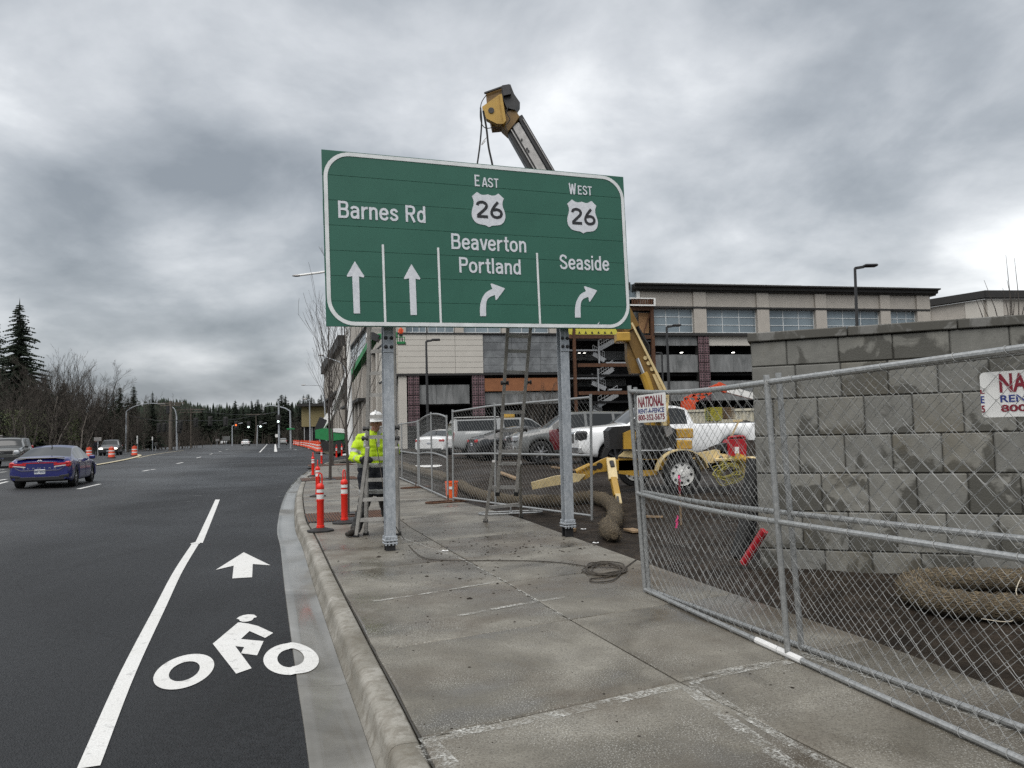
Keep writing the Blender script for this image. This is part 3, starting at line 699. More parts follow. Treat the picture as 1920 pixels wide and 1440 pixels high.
for a, b in (((717.4, 458.6), (722.5, 608)), ((821.1, 464.4), (826.7, 610)), ((1006.2, 474.4), (1012.9, 612.5))):
    (ua, va), (ub_, vb_) = suv(*a), suv(*b); u = (ua + ub_) / 2; spart([(u - .014, vb_), (u + .014, vb_), (u + .014, va), (u - .014, va)], 'divider', 'sign_border')
spart([suv(x, y) for x, y in ((1120, 611), (1120.5, 606.5), (1124, 603.5), (1122.5, 607))], 'scratch', 'sign_white')
nh = Vector((sn.x, sn.y, 0)).normalized(); uh = Vector((su.x, su.y, 0)).normalized(); hm = Matrix((uh, nh * -1, Vector((0, 0, 1)))).transposed().to_4x4()
def ibeam(M, w, d, z0, z1, tf=.014, tw=.01):
    b = MB(); P = [(-w / 2, 0), (w / 2, 0), (w / 2, tf), (tw / 2, tf), (tw / 2, d - tf), (w / 2, d - tf), (w / 2, d), (-w / 2, d), (-w / 2, d - tf), (-tw / 2, d - tf), (-tw / 2, tf), (-w / 2, tf)]
    MM = M.copy(); MM.translation = M.translation + Vector((0, 0, z0)); b.prism([(p[0], p[1]) for p in P], MM, z1 - z0); return b
for base, zb_, flip in (((733.5, 1033), .13, 0), ((1069, 1000), .13, 1)):
    P = G(*base, .05 if flip else 0)
    _M = hm.copy(); _M.translation = Vector((P.x, P.y, P.z))
    post = ibeam(_M, .128, .128, zb_, 3.0).build('post', 'galvanised_steel', sg, smooth=0)
    b = MB(); b.box((0, -.004, 0), (.16, .018, .05), _M @ Matrix.Translation((0, 0, zb_ + .03)), bev=.004); b.box((0, .133, 0), (.16, .018, .05), _M @ Matrix.Translation((0, 0, zb_ + .03)), bev=.004); b.box((0, .064, 0), (.17, .18, .02), _M @ Matrix.Translation((0, 0, zb_)), bev=.004)
    b.box((0, .064, 0), (.17, .18, .018), _M @ Matrix.Translation((0, 0, zb_ - .035)), bev=.004); b.build('slip_base', 'galvanised_steel', post)
    for sx in (-.065, -.024, .024, .065):
        b = MB(); b.lathe([(.013, -.06), (.013, -.03), (.008, -.03), (.008, .02), (.015, .02), (.015, .04)], 6, _M @ Matrix.Translation((sx, -.012, zb_))); b.build('bolt', 'galvanised_steel', post)
    ibeam(_M @ Matrix.Translation((0, .02, 0)), .12, .115, -.15, zb_ - .045).build('stub', 'dark_steel', post, smooth=0)
    b = MB(); b.box((0, -.006, 0), (.128, .012, .27), _M @ Matrix.Translation((0, 0, 2.64)), bev=.003); b.build('splice_plate', 'galvanised_steel', post)
    for sx in (-.036, .036):
        for sz in (2.575, 2.69):
            b = MB(); Mx = _M @ Matrix.Translation((sx, -.012, sz)) @ Matrix.Rotation(pi / 2, 4, 'X'); b.lathe([(.026, 0), (.026, .005), (.017, .005), (.017, .022), (.010, .026), (.00001, .027)], 8, Mx); b.build('bolt', 'dark_steel', post)
b = MB()
for v in (.35, 1.15, 1.95): b.box((SW / 2, v, -.07), (SW * .96, .08, .06), SM)
for u in (.5, 1.9, 3.2, 4.1): b.box((u, SH / 2, -.06), (.08, SH * .97, .05), SM)
b.build('stiffener', 'aluminium', sg)

# ------------------------------------------------------------------ chain link fencing
def chain_mesh(P, W, H, d=.054, r=.0017, sides=3, sag=.0, seed=1, hook=True):
    """P(s,h) gives the point s metres along and h metres up; woven zigzag wires."""
    rr = random.Random(seed); b = MB(); nk = int(W / d); nj = int(H / d); off = (W - (nk - 1) * d) / 2
    for k in range(nk):
        pts = []; ph0 = rr.random() * 6
        for j in range(nj + 1):
            sgn = -1 if (j + k) % 2 else 1; s = off + k * d + sgn * d * .5; h = H * j / nj
            wob = sag * (sin(s * 3.1 + h * 2.0) + .6 * sin(s * 7 - h * 5 + seed)) ; p0 = P(s + wob, h); nn = NRM
            if hook:
                e = .0035 if sgn > 0 else -.0035
                pts += [P(s + wob - sgn * .006, h - d * .10) + nn * e, P(s + wob + sgn * .004, h) + nn * e * .4, P(s + wob - sgn * .006, h + d * .10) - nn * e]
            else: pts.append(p0)
        b.tube(pts, r, sides, cap=False)
    return b
NRM = Vector((0, -1, 0))
def panel_fence(name, label, A, B, top, posts, mid=.5, r=.0195, d=.054, wire=.0015, group=None, mirror=False, topcurve=None, hook=True, parts=('rail', 'post'), seed=1, ties=True, sag=.004, mrail=True):
    global NRM
    A, B = Vector(A), Vector(B); L = (B - A).length; e = (B - A) / L; NRM = Vector((-e.y, e.x, 0)).normalized()
    lean = top if callable(top) else (lambda t: Vector((0, 0, top)))
    root = thing('rental_fence', label, 'fence', tuple((A + B) / 2), 0, group)
    at_ = lambda t, h: A.lerp(B, t) + lean(t) * h
    for t in posts:
        b = MB(); b.tube([at_(t, -.012), at_(t, .5), at_(t, 1.012)], r, 10); b.build('post', 'fence_pipe', root)
    ts = [i / 10 for i in range(11)]
    for h in (0.022, mid, .985) if mrail else (.022, .985):
        b = MB(); b.tube([at_(t, h) for t in ts], r * .95, 10); b.build('rail', 'fence_pipe', root)
    if ties:
        b = MB(); rg = random.Random(seed)
        for h in (.022, mid, .985):
            for i in range(int(L / .3)):
                t = (i + .5 + rg.uniform(-.2, .2)) / int(L / .3); c = at_(t, h); q = c + Vector((0, 0, 0)); pts = []
                for a in range(9): an = 2 * pi * a / 8; pts.append(q + NRM * cos(an) * r * 1.12 + Vector((0, 0, 1)) * sin(an) * r * 1.12 + e * (a - 4) * .006)
                b.tube(pts, .0022, 4)
        b.build('tie_wire', 'chain_wire', root, kind='stuff')
    P = lambda s, h: at_(s / L, 0) + lean(s / L) * ((.03 + h * .94 / 1.0) if False else h)
    Hh = 1.0
    hz = lean(.5).length
    P2 = lambda s, h: A.lerp(B, max(0, min(1, s / L))) + lean(s / L) * (.02 + .965 * h / hz)
    off = NRM * (-.026 if mirror else .026)
    bm = chain_mesh(lambda s, h: P2(s, h) + off, L, hz, d, wire, 3 if hook else 3, sag, seed, hook)
    bm.build('wire_mesh', 'chain_wire', root, smooth=None, kind='stuff')
    return root
A1 = G(1210, 1110); C1 = G(1465, 1235); E1 = G(1920, 1437); dirF = (E1 - A1).normalized(); B1 = A1 + dirF * 4.7
tC = (C1 - A1).dot(dirF) / 4.7
def leanf(base, px):              # top of a leaning post seen at px
    d = ray(*px); t = base.y / d.y; return Vector((d.x * t, base.y, EYE + d.z * t)) - base
lA, lC = leanf(A1, (1180, 724)), leanf(C1, (1424, 704)); lE = leanf(E1, (1920, 633)); tE = (E1 - A1).length / 4.7
def lean1(t):
    if t < tC: return lA.lerp(lC, t / tC) + Vector((0, 0, -.035 * sin(pi * t / tC)))
    return lC.lerp(lE, (t - tC) / (tE - tC))
panel_fence('fence_panel', 'nearest chain-link fence panel, its end post standing on the sidewalk by the rope coil', A1 + Vector((0, 0, -.018)), B1 + Vector((0, 0, -.018)), lean1, [0, tC], mid=.485, seed=3, group='rental fence panels', sag=.006)
A2 = G(1216, 1110); C2 = G(1511, 1217); E2 = G(1920, 1375); d2 = (E2 - A2).normalized(); B2 = A2 + d2 * 4.6
lA2, lC2, lE2 = leanf(A2, (1190, 727)), leanf(C2, (1467, 700)), leanf(E2, (1920, 641)); t2C, t2E = (C2 - A2).dot(d2) / 4.6, (E2 - A2).dot(d2) / 4.6
def lean2(t): return lA2.lerp(lC2, t / t2C) + Vector((0, 0, -.03 * sin(pi * t / t2C))) if t < t2C else lC2.lerp(lE2, (t - t2C) / (t2E - t2C))
panel_fence('fence_panel', 'second chain-link panel standing just behind the nearest one, on the wall side', A2 + Vector((0, 0, -.018)), B2 + Vector((0, 0, -.018)), lean2, [0.002, t2C], mid=.497, seed=9, group='rental fence panels', mirror=True, sag=.006)
Cq = A1.lerp(B1, tC) + Vector((0, 0, .021)); b = MB(); b.tube([Cq + dirF * -.34, Cq + dirF * -.02, Cq + dirF * .14], .0225, 10); tag(b.build('tape_wrap', 'white_tape'), 'white tape wrapped round the bottom rail of the nearest fence panel', 'tape')
# far fence panels along the walk
F1a, F1b = G(742, 893), G(840, 938); F0a = G(655, 868); F2a, F2b = G(850, 940), G(1110, 976)
def up(h): return lambda t: Vector((0, 0, h))
def arch(h, a, lx=0): return lambda t: Vector((lx, 0, h + a * sin(pi * t) ** .8))
m_ = F1a.lerp(F1b, .58)
panel_fence('fence_panel', 'curved-top chain-link panel ending at the orange bucket beside the far walk', m_, F1b, arch(1.85, .14), [0, .5, 1], d=.054, r=.022, hook=False, seed=4, group='rental fence panels', ties=False, sag=.002)
panel_fence('fence_panel', 'chain-link panel along the far walk just before the curved-top panel', G(700, 876), m_ + Vector((-.05, .1, 0)), up(1.85), [0, .25, .5, .75, 1], d=.06, r=.022, hook=False, seed=5, group='rental fence panels', ties=False, sag=.002)
panel_fence('fence_panel', 'chain-link panel behind the right-hand ladder, straw wattle along its foot', F2a + Vector((0, 0, .03)), F2b + Vector((0, 0, .03)), lambda t: Vector((.02 + .02 * t, 0, 1.93 + .06 * min(1, t * 3))), [0, .37, 1], mid=.51, d=.054, r=.022, hook=False, wire=.0019, seed=6, group='rental fence panels', ties=False)
# fence feet: bent tube stands lying on the concrete
def stand(c, L, w, ang, label, matn='fence_pipe'):
    M = Matrix.Translation(c) @ Matrix.Rotation(ang, 4, 'Z'); pts = []
    for cx, a0 in ((L / 2 - w / 2, -pi / 2), (-L / 2 + w / 2, pi / 2)):
        for k in range(7): a = a0 + pi * k / 6; pts.append(M @ Vector((cx + w / 2 * cos(a), w / 2 * sin(a), .02)))
    b = MB(); b.tube(pts, .016, 8, closed=True); r = thing('tube_stand', label, 'fence stand', c); b.build('ring', matn, r)
    b = MB(); b.box((0, 0, .02), (.04, w, .03), M, bev=.005); b.tube([M @ Vector((0, 0, .02)), M @ Vector((0, 0, .16))], .014, 8); b.build('socket', matn, r)
c = G(840, 942); stand(c, 1.0, .34, .5, 'rusty tube foot under the fence end post by the orange bucket', 'rust_steel')
c = G(958, 963); stand(c, 1.15, .34, .15, 'grey tube foot lying behind the right-hand ladder')
c = G(780, 915); stand(c, .9, .3, .6, 'thin rusty tube foot on the far walk under the fence joint', 'rust_steel')
# rental notices wired to the fence
def notice(base, px, w, label, tilt=0, partial=False):
    bx0, by0, bx1, by1 = px
    Pq = [D(bx0, by1, base[0]), D(bx1, by1 , base[1])]; o = Pq[0]; e = (Pq[1] - Pq[0]); e = Vector((e.x, e.y, 0)); L = e.length; e.normalize()
    z1 = D(bx0, by0, base[0]).z; H = z1 - o.z; M = frame(o, e, (0, 0, 1)); r = thing('fence_notice', label, 'sign', o)
    nz = M.to_3x3() @ Vector((0, 0, 1))
    b = MB(); b.prism(rrect(0, 0, w, H, .02, 4), M, .003); b.build('plate', 'white_paint', r, smooth=0)
    if not partial: L0, s_ = 0, w
    for txt, x0, x1, y0, y1, mt, bo in ((('NATIONAL', .06, .94, .55, .94, 'notice_red', .03), ('RENT-A-FENCE', .05, .95, .33, .50, 'notice_blue', .02), ('800-352-5675', .04, .96, .08, .29, 'notice_red', .02)) if not partial else
                                        (('NATIONAL', .155, .90, .53, .95, 'notice_red', .03), ('RENT-A-FENCE', .155, .90, .32, .48, 'notice_blue', .02), ('800-352-5675', .155, .90, .11, .27, 'notice_red', .03), ('L', .0, .035, .53, .62, 'notice_red', .03), ('E', .0, .03, .32, .48, 'notice_blue', .02), ('5', .0, .03, .11, .27, 'notice_red', .03), ('rentals', .5, .7, .02, .08, 'notice_blue', .0)[:7])):
        if txt == 'rentals': continue
        b = text_mesh(txt, M, x0 * w, x1 * w, y0 * H, y1 * H, bo, .005); b.build('legend', mt, r, smooth=0)
    return r
mat('notice_red', col=(.19, .008, .022), rough=.5); mat('notice_blue', col=(.02, .035, .19), rough=.5)
pN = A1 + dirF * .14; pM = A1 + dirF * 1.25
b0 = G(1196, 1113).y
yA = 6.55; yB = 6.03
notice((yA, yB), (1196, 742, 1250, 793), .0 + (D(1250, 797, yB) - D(1196, 793, yA)).length, 'white rental notice wired to the left end of the near fence, above the yellow trailer')
yA, yB = 3.44, 3.31
nn = (D(1920, 783, yB) - D(1842, 783, yA)); notice((yA, yB), (1842, 699, 1920, 783), 1.02 * .5, 'white rental notice on the near fence, cut by the right edge of the photo', partial=True)

# ------------------------------------------------------------------ block retaining wall
wa = Vector((2.56, 7.95, 0)); wb = Vector((4.84, 7.05, 0)); we = (wb - wa).normalized(); wn_ = Vector((we.y, -we.x, 0))
WL = 6.2; bw = thing('block_wall', 'grey retaining wall of large square concrete blocks behind the near fence', 'wall', tuple(wa))
WM = Matrix((we, -wn_, Vector((0, 0, 1)))).transposed().to_4x4(); WM.translation = wa
hs = [-.22, .17, .56, .95, 1.34, 1.73, 2.08, 2.345]
bl = {}
rg = random.Random(5)
for j, (z0, z1) in enumerate(zip(hs, hs[1:])):
    x = 0.0; bwid = .435 if j < 6 else .50; first = (.435 if j % 2 else .20) if j < 6 else .36
    while x < WL:
        w = first if x == 0 else bwid; w = min(w, WL - x)
        if w < .05: break
        q = rg.uniform(-.003, .003)
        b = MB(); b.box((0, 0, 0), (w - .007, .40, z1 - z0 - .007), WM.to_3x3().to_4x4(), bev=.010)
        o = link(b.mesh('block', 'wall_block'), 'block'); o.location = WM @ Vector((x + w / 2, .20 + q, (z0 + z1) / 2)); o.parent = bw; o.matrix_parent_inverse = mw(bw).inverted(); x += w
x = -.03
while x < WL:
    w = .98; b = MB(); b.box((0, 0, 0), (w - .008, .47, .095), WM.to_3x3().to_4x4(), bev=.008); o = link(b.mesh('cap_stone', 'wall_cap'), 'cap_stone'); o.location = WM @ Vector((x + w / 2, .20, 2.345 + .0505)); o.parent = bw; o.matrix_parent_inverse = mw(bw).inverted(); x += w
b = MB(); b.box((WL / 2, .2, (hs[0] + 2.34) / 2), (WL - .02, .37, 2.34 - hs[0] - .01), WM); b.build('core', 'wall_mortar', bw)
b = MB(); k = 30
vs = []
for i in range(k + 1):
    for j in range(6):
        hh = (.0, .16, .2, .2, .16, .0)[j] * .8 + .03 * sin(i * 1.7 + j); p = WM @ Vector((.6 + i * .19, .45 + j * .3, 2.15 + hh)); vs.append(tuple(p))
# soil and grit piled on the back of the wall
b.add(vs, [(i * 6 + j, i * 6 + j + 1, (i + 1) * 6 + j + 1, (i + 1) * 6 + j) for i in range(k) for j in range(5)]); b.build('backfill', 'dirt', bw, kind='stuff')

# ------------------------------------------------------------------ straw wattles
def wattle(px, r, label, zf=None, seed=1, pts=None, blades=900):
    rg = random.Random(seed)
    P = pts or [Vector((p.x, p.y, lot_z(p.x, p.y) + r * .8)) for p in [G(*q) for q in px]]
    P = smoothpoly(P, 8); N = len(P); root = thing('straw_wattle', label, 'erosion roll', tuple(P[0] * 1.0)); b = MB()
    rr = [r * (.40 if i in (0, N - 1) else .66 if i in (1, N - 2) else .84 if i in (2, N - 3) else .94 if i in (3, N - 4) else 1 + .07 * sin(i * 1.3) + rg.uniform(-.03, .03)) for i in range(N)]
    b.tube(P, rr, 18); b.build('roll', 'straw', root, smooth=60)
    b = MB()
    for _ in range(blades):
        i = rg.randrange(N - 1); t = (P[i + 1] - P[i]); p = P[i] + t * rg.random(); t.normalize(); u = Vector((0, 0, 1)).cross(t).normalized(); w = t.cross(u)
        a = rg.uniform(-.6, pi + .6); o = u * cos(a) + w * sin(a); q = p + o * rr[i] * rg.uniform(.9, 1.0); dr = (t * rg.uniform(-1, 1) + o * rg.uniform(.0, .20) + u.cross(o) * rg.uniform(-.8, .8)).normalized() * rg.uniform(.02, .05)
        sd = dr.cross(o).normalized() * .0022; b.add([q - sd, q + sd, q + dr + sd * .4, q + dr - sd * .4], [(0, 1, 2, 3)])
    b.build('straw_stalks', 'straw_blade', root, kind='stuff', smooth=None); return root
wattle([(862, 912), (880, 925), (915, 938), (960, 946), (1010, 950), (1060, 953), (1105, 952), (1135, 958), (1152, 968), (1152, 985), (1140, 998), (1152, 1014)], .125, 'tan straw wattle running along the foot of the fence behind the right-hand ladder', seed=2, blades=5200)
wattle([(745, 876), (765, 885), (790, 893), (818, 900), (838, 906)], .17, 'far straw wattle lying inside the fence before the orange bucket', seed=3, blades=500)
wp = [WM @ Vector(q) for q in ((3.7, -1.02, .085), (3.0, -1.0, .09), (2.3, -.95, .095), (1.85, -.9, .1), (1.48, -.80, .1), (1.42, -.60, .1), (1.62, -.42, .1), (2.2, -.34, .1), (3.0, -.34, .1), (3.8, -.34, .1))]
wattle(None, .10, 'brown straw wattle doubled back on itself at the foot of the block wall', pts=[G(x_, y_, .075) for x_, y_ in ((2010, 1150), (1920, 1142), (1840, 1136), (1770, 1128), (1722, 1115), (1708, 1098), (1745, 1088), (1830, 1086), (1920, 1088), (2010, 1090))], seed=4, blades=7000)
mat('bark_pale_cloth', col=(.5, .45, .36), rough=.8); b = MB(); b.tube(smoothpoly([G(1915, 1082, .2), G(1905, 1110, .14), G(1918, 1140, .05), G(1895, 1165, .0), G(1840, 1160, .0)], 6), .0035, 6); tag(b.build('cloth_strip', 'bark_pale_cloth'), 'thin pale strip of cloth trailing from the doubled wattle', 'cloth strip')
# ------------------------------------------------------------------ ladders
def ladder(name, label, rails, rungs, knobs=(), w=.05, dp=.075, loc=None):
    """rails: list of (bottom, top) pairs of points; rungs: (p, q) pairs."""
    r = thing(name, label, 'ladder', tuple(loc or rails[0][0]))
    for a, c in rails:
        b = MB(); b.beam(a, c, w, dp, up=(0, 1, .01), bev=.004); b.build('rail', 'ladder_alu', r)
        b = MB(); d_ = (Vector(c) - Vector(a)).normalized(); b.beam(Vector(a) - d_ * .03, Vector(a) + d_ * .04, w * 1.5, dp * 1.15, up=(0, 1, .01), bev=.005); b.build('foot', 'black_rubber', r)
    for a, c in rungs:
        b = MB(); b.beam(Vector(a) - Vector((0, .0, 0)), c, .042, .03, up=(0, 0, 1), bev=.004)
        b.beam(Vector(a) + Vector((0, -.024, -.012)), Vector(c) + Vector((0, -.024, -.012)), .008, .05, up=(0, 0, 1)); b.build('rung', 'ladder_alu', r)
    for c in knobs:
        b = MB(); M = Matrix.Translation(c) @ Matrix.Rotation(pi / 2, 4, 'Y'); b.lathe([(.02, -.045), (.034, -.04), (.034, -.01), (.02, -.008), (.02, .02), (.034, .024), (.034, .045), (.01, .05)], 8, M); b.build('hinge_knob', 'black_plastic', r)
    return r
Lt = lambda x, y, Y: D(x, y, Y)
bl_, br_ = G(686, 1005), Vector((0, 0, 0)); Y0 = bl_.y
a_l, a_r = G(686, 1003), D(744.5, 1000, 10.95); a_r.z = 0
b_l, b_r = Lt(692, 740, 10.62), Lt(741, 742, 10.6); c_l, c_r = Lt(693, 590, 10.5), Lt(738, 592, 10.5)
def on(a, b, z): t = (z - a.z) / (b.z - a.z); return a.lerp(b, t)
z_ = lambda y, Y=10.8: EYE + (818 - y) * Y / 1400
f_l = G(668, 1007); f_r = G(749, 1001); f_r = Vector((f_r.x, f_r.y - .1, 0)); j_l, j_r = Lt(689, 845, 10.62), Lt(744, 845, 10.6)
rung = []
for y in (971, 933): z = z_(y); rung.append((on(f_l, j_l, z), on(f_r, j_r, z)))
for y in (898, 858, 818, 780, 740, 700, 660, 622): z = z_(y); rung.append((on(a_l, c_l, z), on(a_r, c_r, z)))
ladder('ladder', 'flared aluminium ladder by the left sign post, gripped by the hard-hatted worker', [(a_l, c_l), (a_r, c_r), (f_l, j_l + (j_l - f_l) * .04), (f_r, j_r + (j_r - f_r) * .04)], rung, [Lt(686, 804, 10.6), Lt(684, 822, 10.6), Lt(743, 802, 10.6), Lt(743, 822, 10.6)], w=.048)
# right ladder, leaned on the back of the sign
l0, r0 = G(910, 979), G(977, 969); l1, r1 = Lt(935, 868, 11.75), Lt(968, 868, 11.9); l2, r2 = Lt(953, 600, 10.8), Lt(996, 600, 10.9)
l1b, r1b = Lt(925, 870, 11.85), Lt(975, 872, 11.9)
i_l0, i_r0 = Lt(933, 925, 12.0), Lt(968, 925, 12.0)
rung = [(l0.lerp(l1b, .27), r0.lerp(r1b, .27)), (l0.lerp(l1b, .62), r0.lerp(r1b, .60))]
for y in (880, 845, 806, 772, 735, 697, 658, 630):
    Yt = 11.85 + (600 - y) / 270 * 0 - (880 - y) / 280 * 1.0
    rung.append((on(l1, l2, D(940, y, Yt).z) if D(940, y, Yt).z > l1.z else l1.lerp(l2, 0), on(r1, r2, D(970, y, Yt).z) if D(970, y, Yt).z > r1.z else r1.copy()))
ladder('ladder', 'right-hand ladder standing alone between the posts, leaned on the back of the sign', [(l0, l1b + (l1b - l0) * .05), (r0, r1b + (r1b - r0) * .05), (i_l0, l2), (i_r0, r2)], rung, [Lt(934, 808, 11.55), Lt(983, 806, 11.6), Lt(944, 718, 11.2), Lt(991, 717, 11.3), Lt(948, 718, 11.2)])

# ------------------------------------------------------------------ delineators and drums
def make_delin(name='delineator'):
    r = thing(name, 'x', 'delineator post')
    b = MB(); b.prism([(.21 * cos(2 * pi * (k + .5) / 8) * (1.0), .21 * sin(2 * pi * (k + .5) / 8)) for k in range(8)], Matrix.Identity(4), .022); b.lathe([(.19, .022), (.10, .05), (.065, .055)], 8); b.build('base', 'black_rubber', r)
    b = MB(); b.lathe([(.062, .05), (.062, .085), (.054, .09), (.054, .46), (.059, .47), (.059, .485), (.054, .49), (.054, .64), (.060, .65), (.060, .69), (.050, .715), (.030, .735)], 14); b.build('post', 'orange_plastic', r)
    for z in (.47, .57):
        pass
    for z0, z1 in ((.495, .565), (.595, .645)):
        b = MB(); b.lathe([(.0565, z0), (.0565, z1)], 14); b.f = b.f[:-2]; b.m = b.m[:-2]; b.build('reflective_band', 'white_tape', r)
    b = MB(); pts = [(-.028, 0, .72), (-.03, 0, .83), (-.022, 0, .875), (0, 0, .89), (.022, 0, .875), (.03, 0, .83), (.028, 0, .72)]; b.tube(pts, .011, 6); b.build('grip_handle', 'orange_plastic', r)
    return r
dl = make_delin(); grp = 'orange delineator posts on the sidewalk'
specs = [((601, 996), 'nearest orange delineator post, on the kerb by the worker', 1.0), ((646, 981), 'orange delineator post standing on the nearest tree grate', 1.0), ((596, 931), 'orange delineator post behind the nearest one, just before the middle grate', 1.0), ((587, 893), 'orange delineator post at the kerb, left of the middle street tree', 1.0),
         ((603, 871), 'orange delineator post at the kerb before the far tree grate', 1.0), ((631, 859), 'left of two orange posts by the foot of the tall lamp pole', 1.05), ((641, 856), 'right of two orange posts by the foot of the tall lamp pole', 1.05), ((613.5, 846), 'small far orange post beside the green boom lift', 1.0)]
for i, (p, l, s) in enumerate(specs):
    q = G(*p) if i < 7 else GR(*p)
    if i == 0: dl.location = q; dl['label'] = l; dl['group'] = grp; dl.rotation_euler.z = .4
    else: copy_to(dl, q, .4 + i * .7, l, grp, s)
def make_drum():
    r = thing('traffic_drum', 'x', 'traffic drum')
    b = MB(); b.lathe([(.36, 0), (.36, .06), (.27, .09)], 12); b.build('base', 'black_rubber', r)
    b = MB(); b.lathe([(.27, .07), (.26, .28), (.245, .30), (.245, .50), (.235, .52), (.235, .70), (.22, .72), (.22, .90), (.19, .93)], 16); b.build('barrel', 'drum_orange', r)
    for z0, z1, rr in ((.32, .42, .25), (.60, .69, .239)): b = MB(); b.lathe([(rr, z0), (rr, z1)], 16); b.f = b.f[:-2]; b.m = b.m[:-2]; b.build('reflective_band', 'white_tape', r)
    b = MB(); b.tube([(-.09, 0, .93), (-.08, 0, 1.02), (.08, 0, 1.02), (.09, 0, .93)], .02, 6); b.build('handle', 'drum_orange', r)
    return r
dr = make_drum(); dg = 'orange and white traffic drums'
q = GR(209, 859); dr.location = q; dr['label'] = 'orange striped drum in front of the dark oncoming car'; dr['group'] = dg
q = GR(252, 855); copy_to(dr, q, 1, 'orange striped drum at the nose of the yellow median', dg, 1.0)
q = GR(167, 858); copy_to(dr, q, 2, 'orange striped drum half hidden behind the blue car', dg, 1.0)
line = [(552, 834.5), (556, 835.5), (560, 836.5), (566, 837.5), (571, 838.8), (575.5, 840), (580, 841.3), (584.5, 842.8), (589, 844.5), (593.5, 846.3), (597, 848)]
for i, p in enumerate(line):
    q = GR(*p); copy_to(dr, q, i, ('nearest' if i == 10 else 'farthest' if i == 0 else 'one') + ' of the orange drums lining the side street before the green lift' if i in (0, 10) else 'orange drum in the row between the road and the green lift', 'orange drums before the green lift', 1.22)

# ------------------------------------------------------------------ street trees and grates
def branchy(b, p, d, L, r, lev, rg, n_ch, spread, up, sides=4, minr=.002, curve=.12):
    segs = 4 if lev > 1 else 3; pts = [p]; rs = [r]; q = p.copy(); dd = d.copy()
    for i in range(segs):
        dd = (dd + Vector((rg.uniform(-1, 1), rg.uniform(-1, 1), rg.uniform(-.4, 1))) * curve + Vector((0, 0, up * .12))).normalized(); q = q + dd * L / segs; pts.append(q); rs.append(max(minr, r * (1 - .72 * (i + 1) / segs)))
    b.tube(pts, rs, sides if lev > 1 else 3, cap=False)
    if lev <= 0: return
    for k in range(n_ch):
        t = .25 + .72 * (k + rg.random()) / n_ch; i = min(segs - 1, int(t * segs)); o = pts[i].lerp(pts[i + 1], t * segs - i); dr_ = (pts[i + 1] - pts[i]).normalized()
        a = rg.uniform(0, 2 * pi); u = dr_.orthogonal().normalized(); v = dr_.cross(u); nd = (dr_ * cos(spread) + (u * cos(a) + v * sin(a)) * sin(spread) + Vector((0, 0, up * .25))).normalized()
        branchy(b, o, nd, L * rg.uniform(.45, .68) * (1.15 - .5 * t), rs[i] * .6, lev - 1, rg, max(2, n_ch - 1), spread, up, sides, minr, curve)
mat('bark', col=(.052, .044, .038), rough=.9, var=.3, scale=14, bump=.5)
mat('bark_pale', col=(.115, .10, .085), rough=.9, var=.4, scale=4)
mat('bark_brown', col=(.045, .038, .031), rough=.95, var=.5, scale=1.2)
def street_tree(base, H, r, seed, label, fork=.42):
    rg = random.Random(seed); root = thing('street_tree', label, 'tree', base); b = MB(); o = Vector(base)
    pts = [o + Vector((0, 0, -.05)), o + Vector((.01, 0, H * .2)), o + Vector((-.02, .01, H * .4)), o + Vector((.0, .0, H * .62)), o + Vector((-.03, 0, H * .85)), o + Vector((.02, 0, H))]
    b.tube(smoothpoly(pts, 4), [r * (1 - .88 * i / 20) for i in range(21)], 8, cap=False); b.build('trunk', 'bark', root)
    b = MB()
    for k in range(19):
        t = fork + (1 - fork) * k / 19; p = o + Vector((0, 0, H * t)); a = k * 2.4 + rg.random(); e = Vector((cos(a) * .36, sin(a) * .36, .95)).normalized()
        branchy(b, p, e, H * rg.uniform(.30, .55) * (1.3 - .8 * t), r * .34 * (1.25 - t), 2, rg, 3, .42, .5, 4, .0028, .12)
    b.build('crown', 'bark', root, smooth=None)
t1, t2, t3 = G(619, 899), G(623.5, 873), G(652, 962)
street_tree(t3, 4.3, .036, 11, 'bare street tree in the nearest grate, just behind the worker', .30)
street_tree(t1, 5.6, .055, 12, 'slender bare street tree growing in the middle tree grate', .33)
street_tree(t2, 6.4, .06, 13, 'bare street tree in the farthest of the three grates', .35)
for (c, w, d_, l) in ((G(657, 968), 1.55, 1.55, 'nearest rusty tree grate, behind the orange posts'), (G(617, 898), 1.9, 1.9, 'middle rusty tree grate round a slender tree'), (G(620, 872), 2.3, 2.3, 'farthest rusty tree grate on the sidewalk')):
    r = thing('tree_grate', l, 'tree grate', c, -.31 + .0); M = Matrix.Translation(c) @ Matrix.Rotation(.31, 4, 'Z')
    r.rotation_euler.z = 0
    b = MB(); b.box((0, 0, .004), (w, d_, .012), M); b.build('frame_plate', 'dark_steel', r)
    for sx in (-1, 1):
        for k in range(14):
            x = sx * (w * .06 + (k + .5) / 14 * w * .44); hole = .16
            if abs(x) < hole: continue
            b = MB(); b.box((x, 0, .016), (w * .44 / 14 * .62, d_ * .94, .012), M); b.build('slat', 'rust_steel', r)
    b = MB(); b.lathe([(.12, .010), (.20, .010), (.20, .026), (.12, .026)], 20, M); b.f = b.f[:-2]; b.m = b.m[:-2]; b.build('ring', 'rust_steel', r)

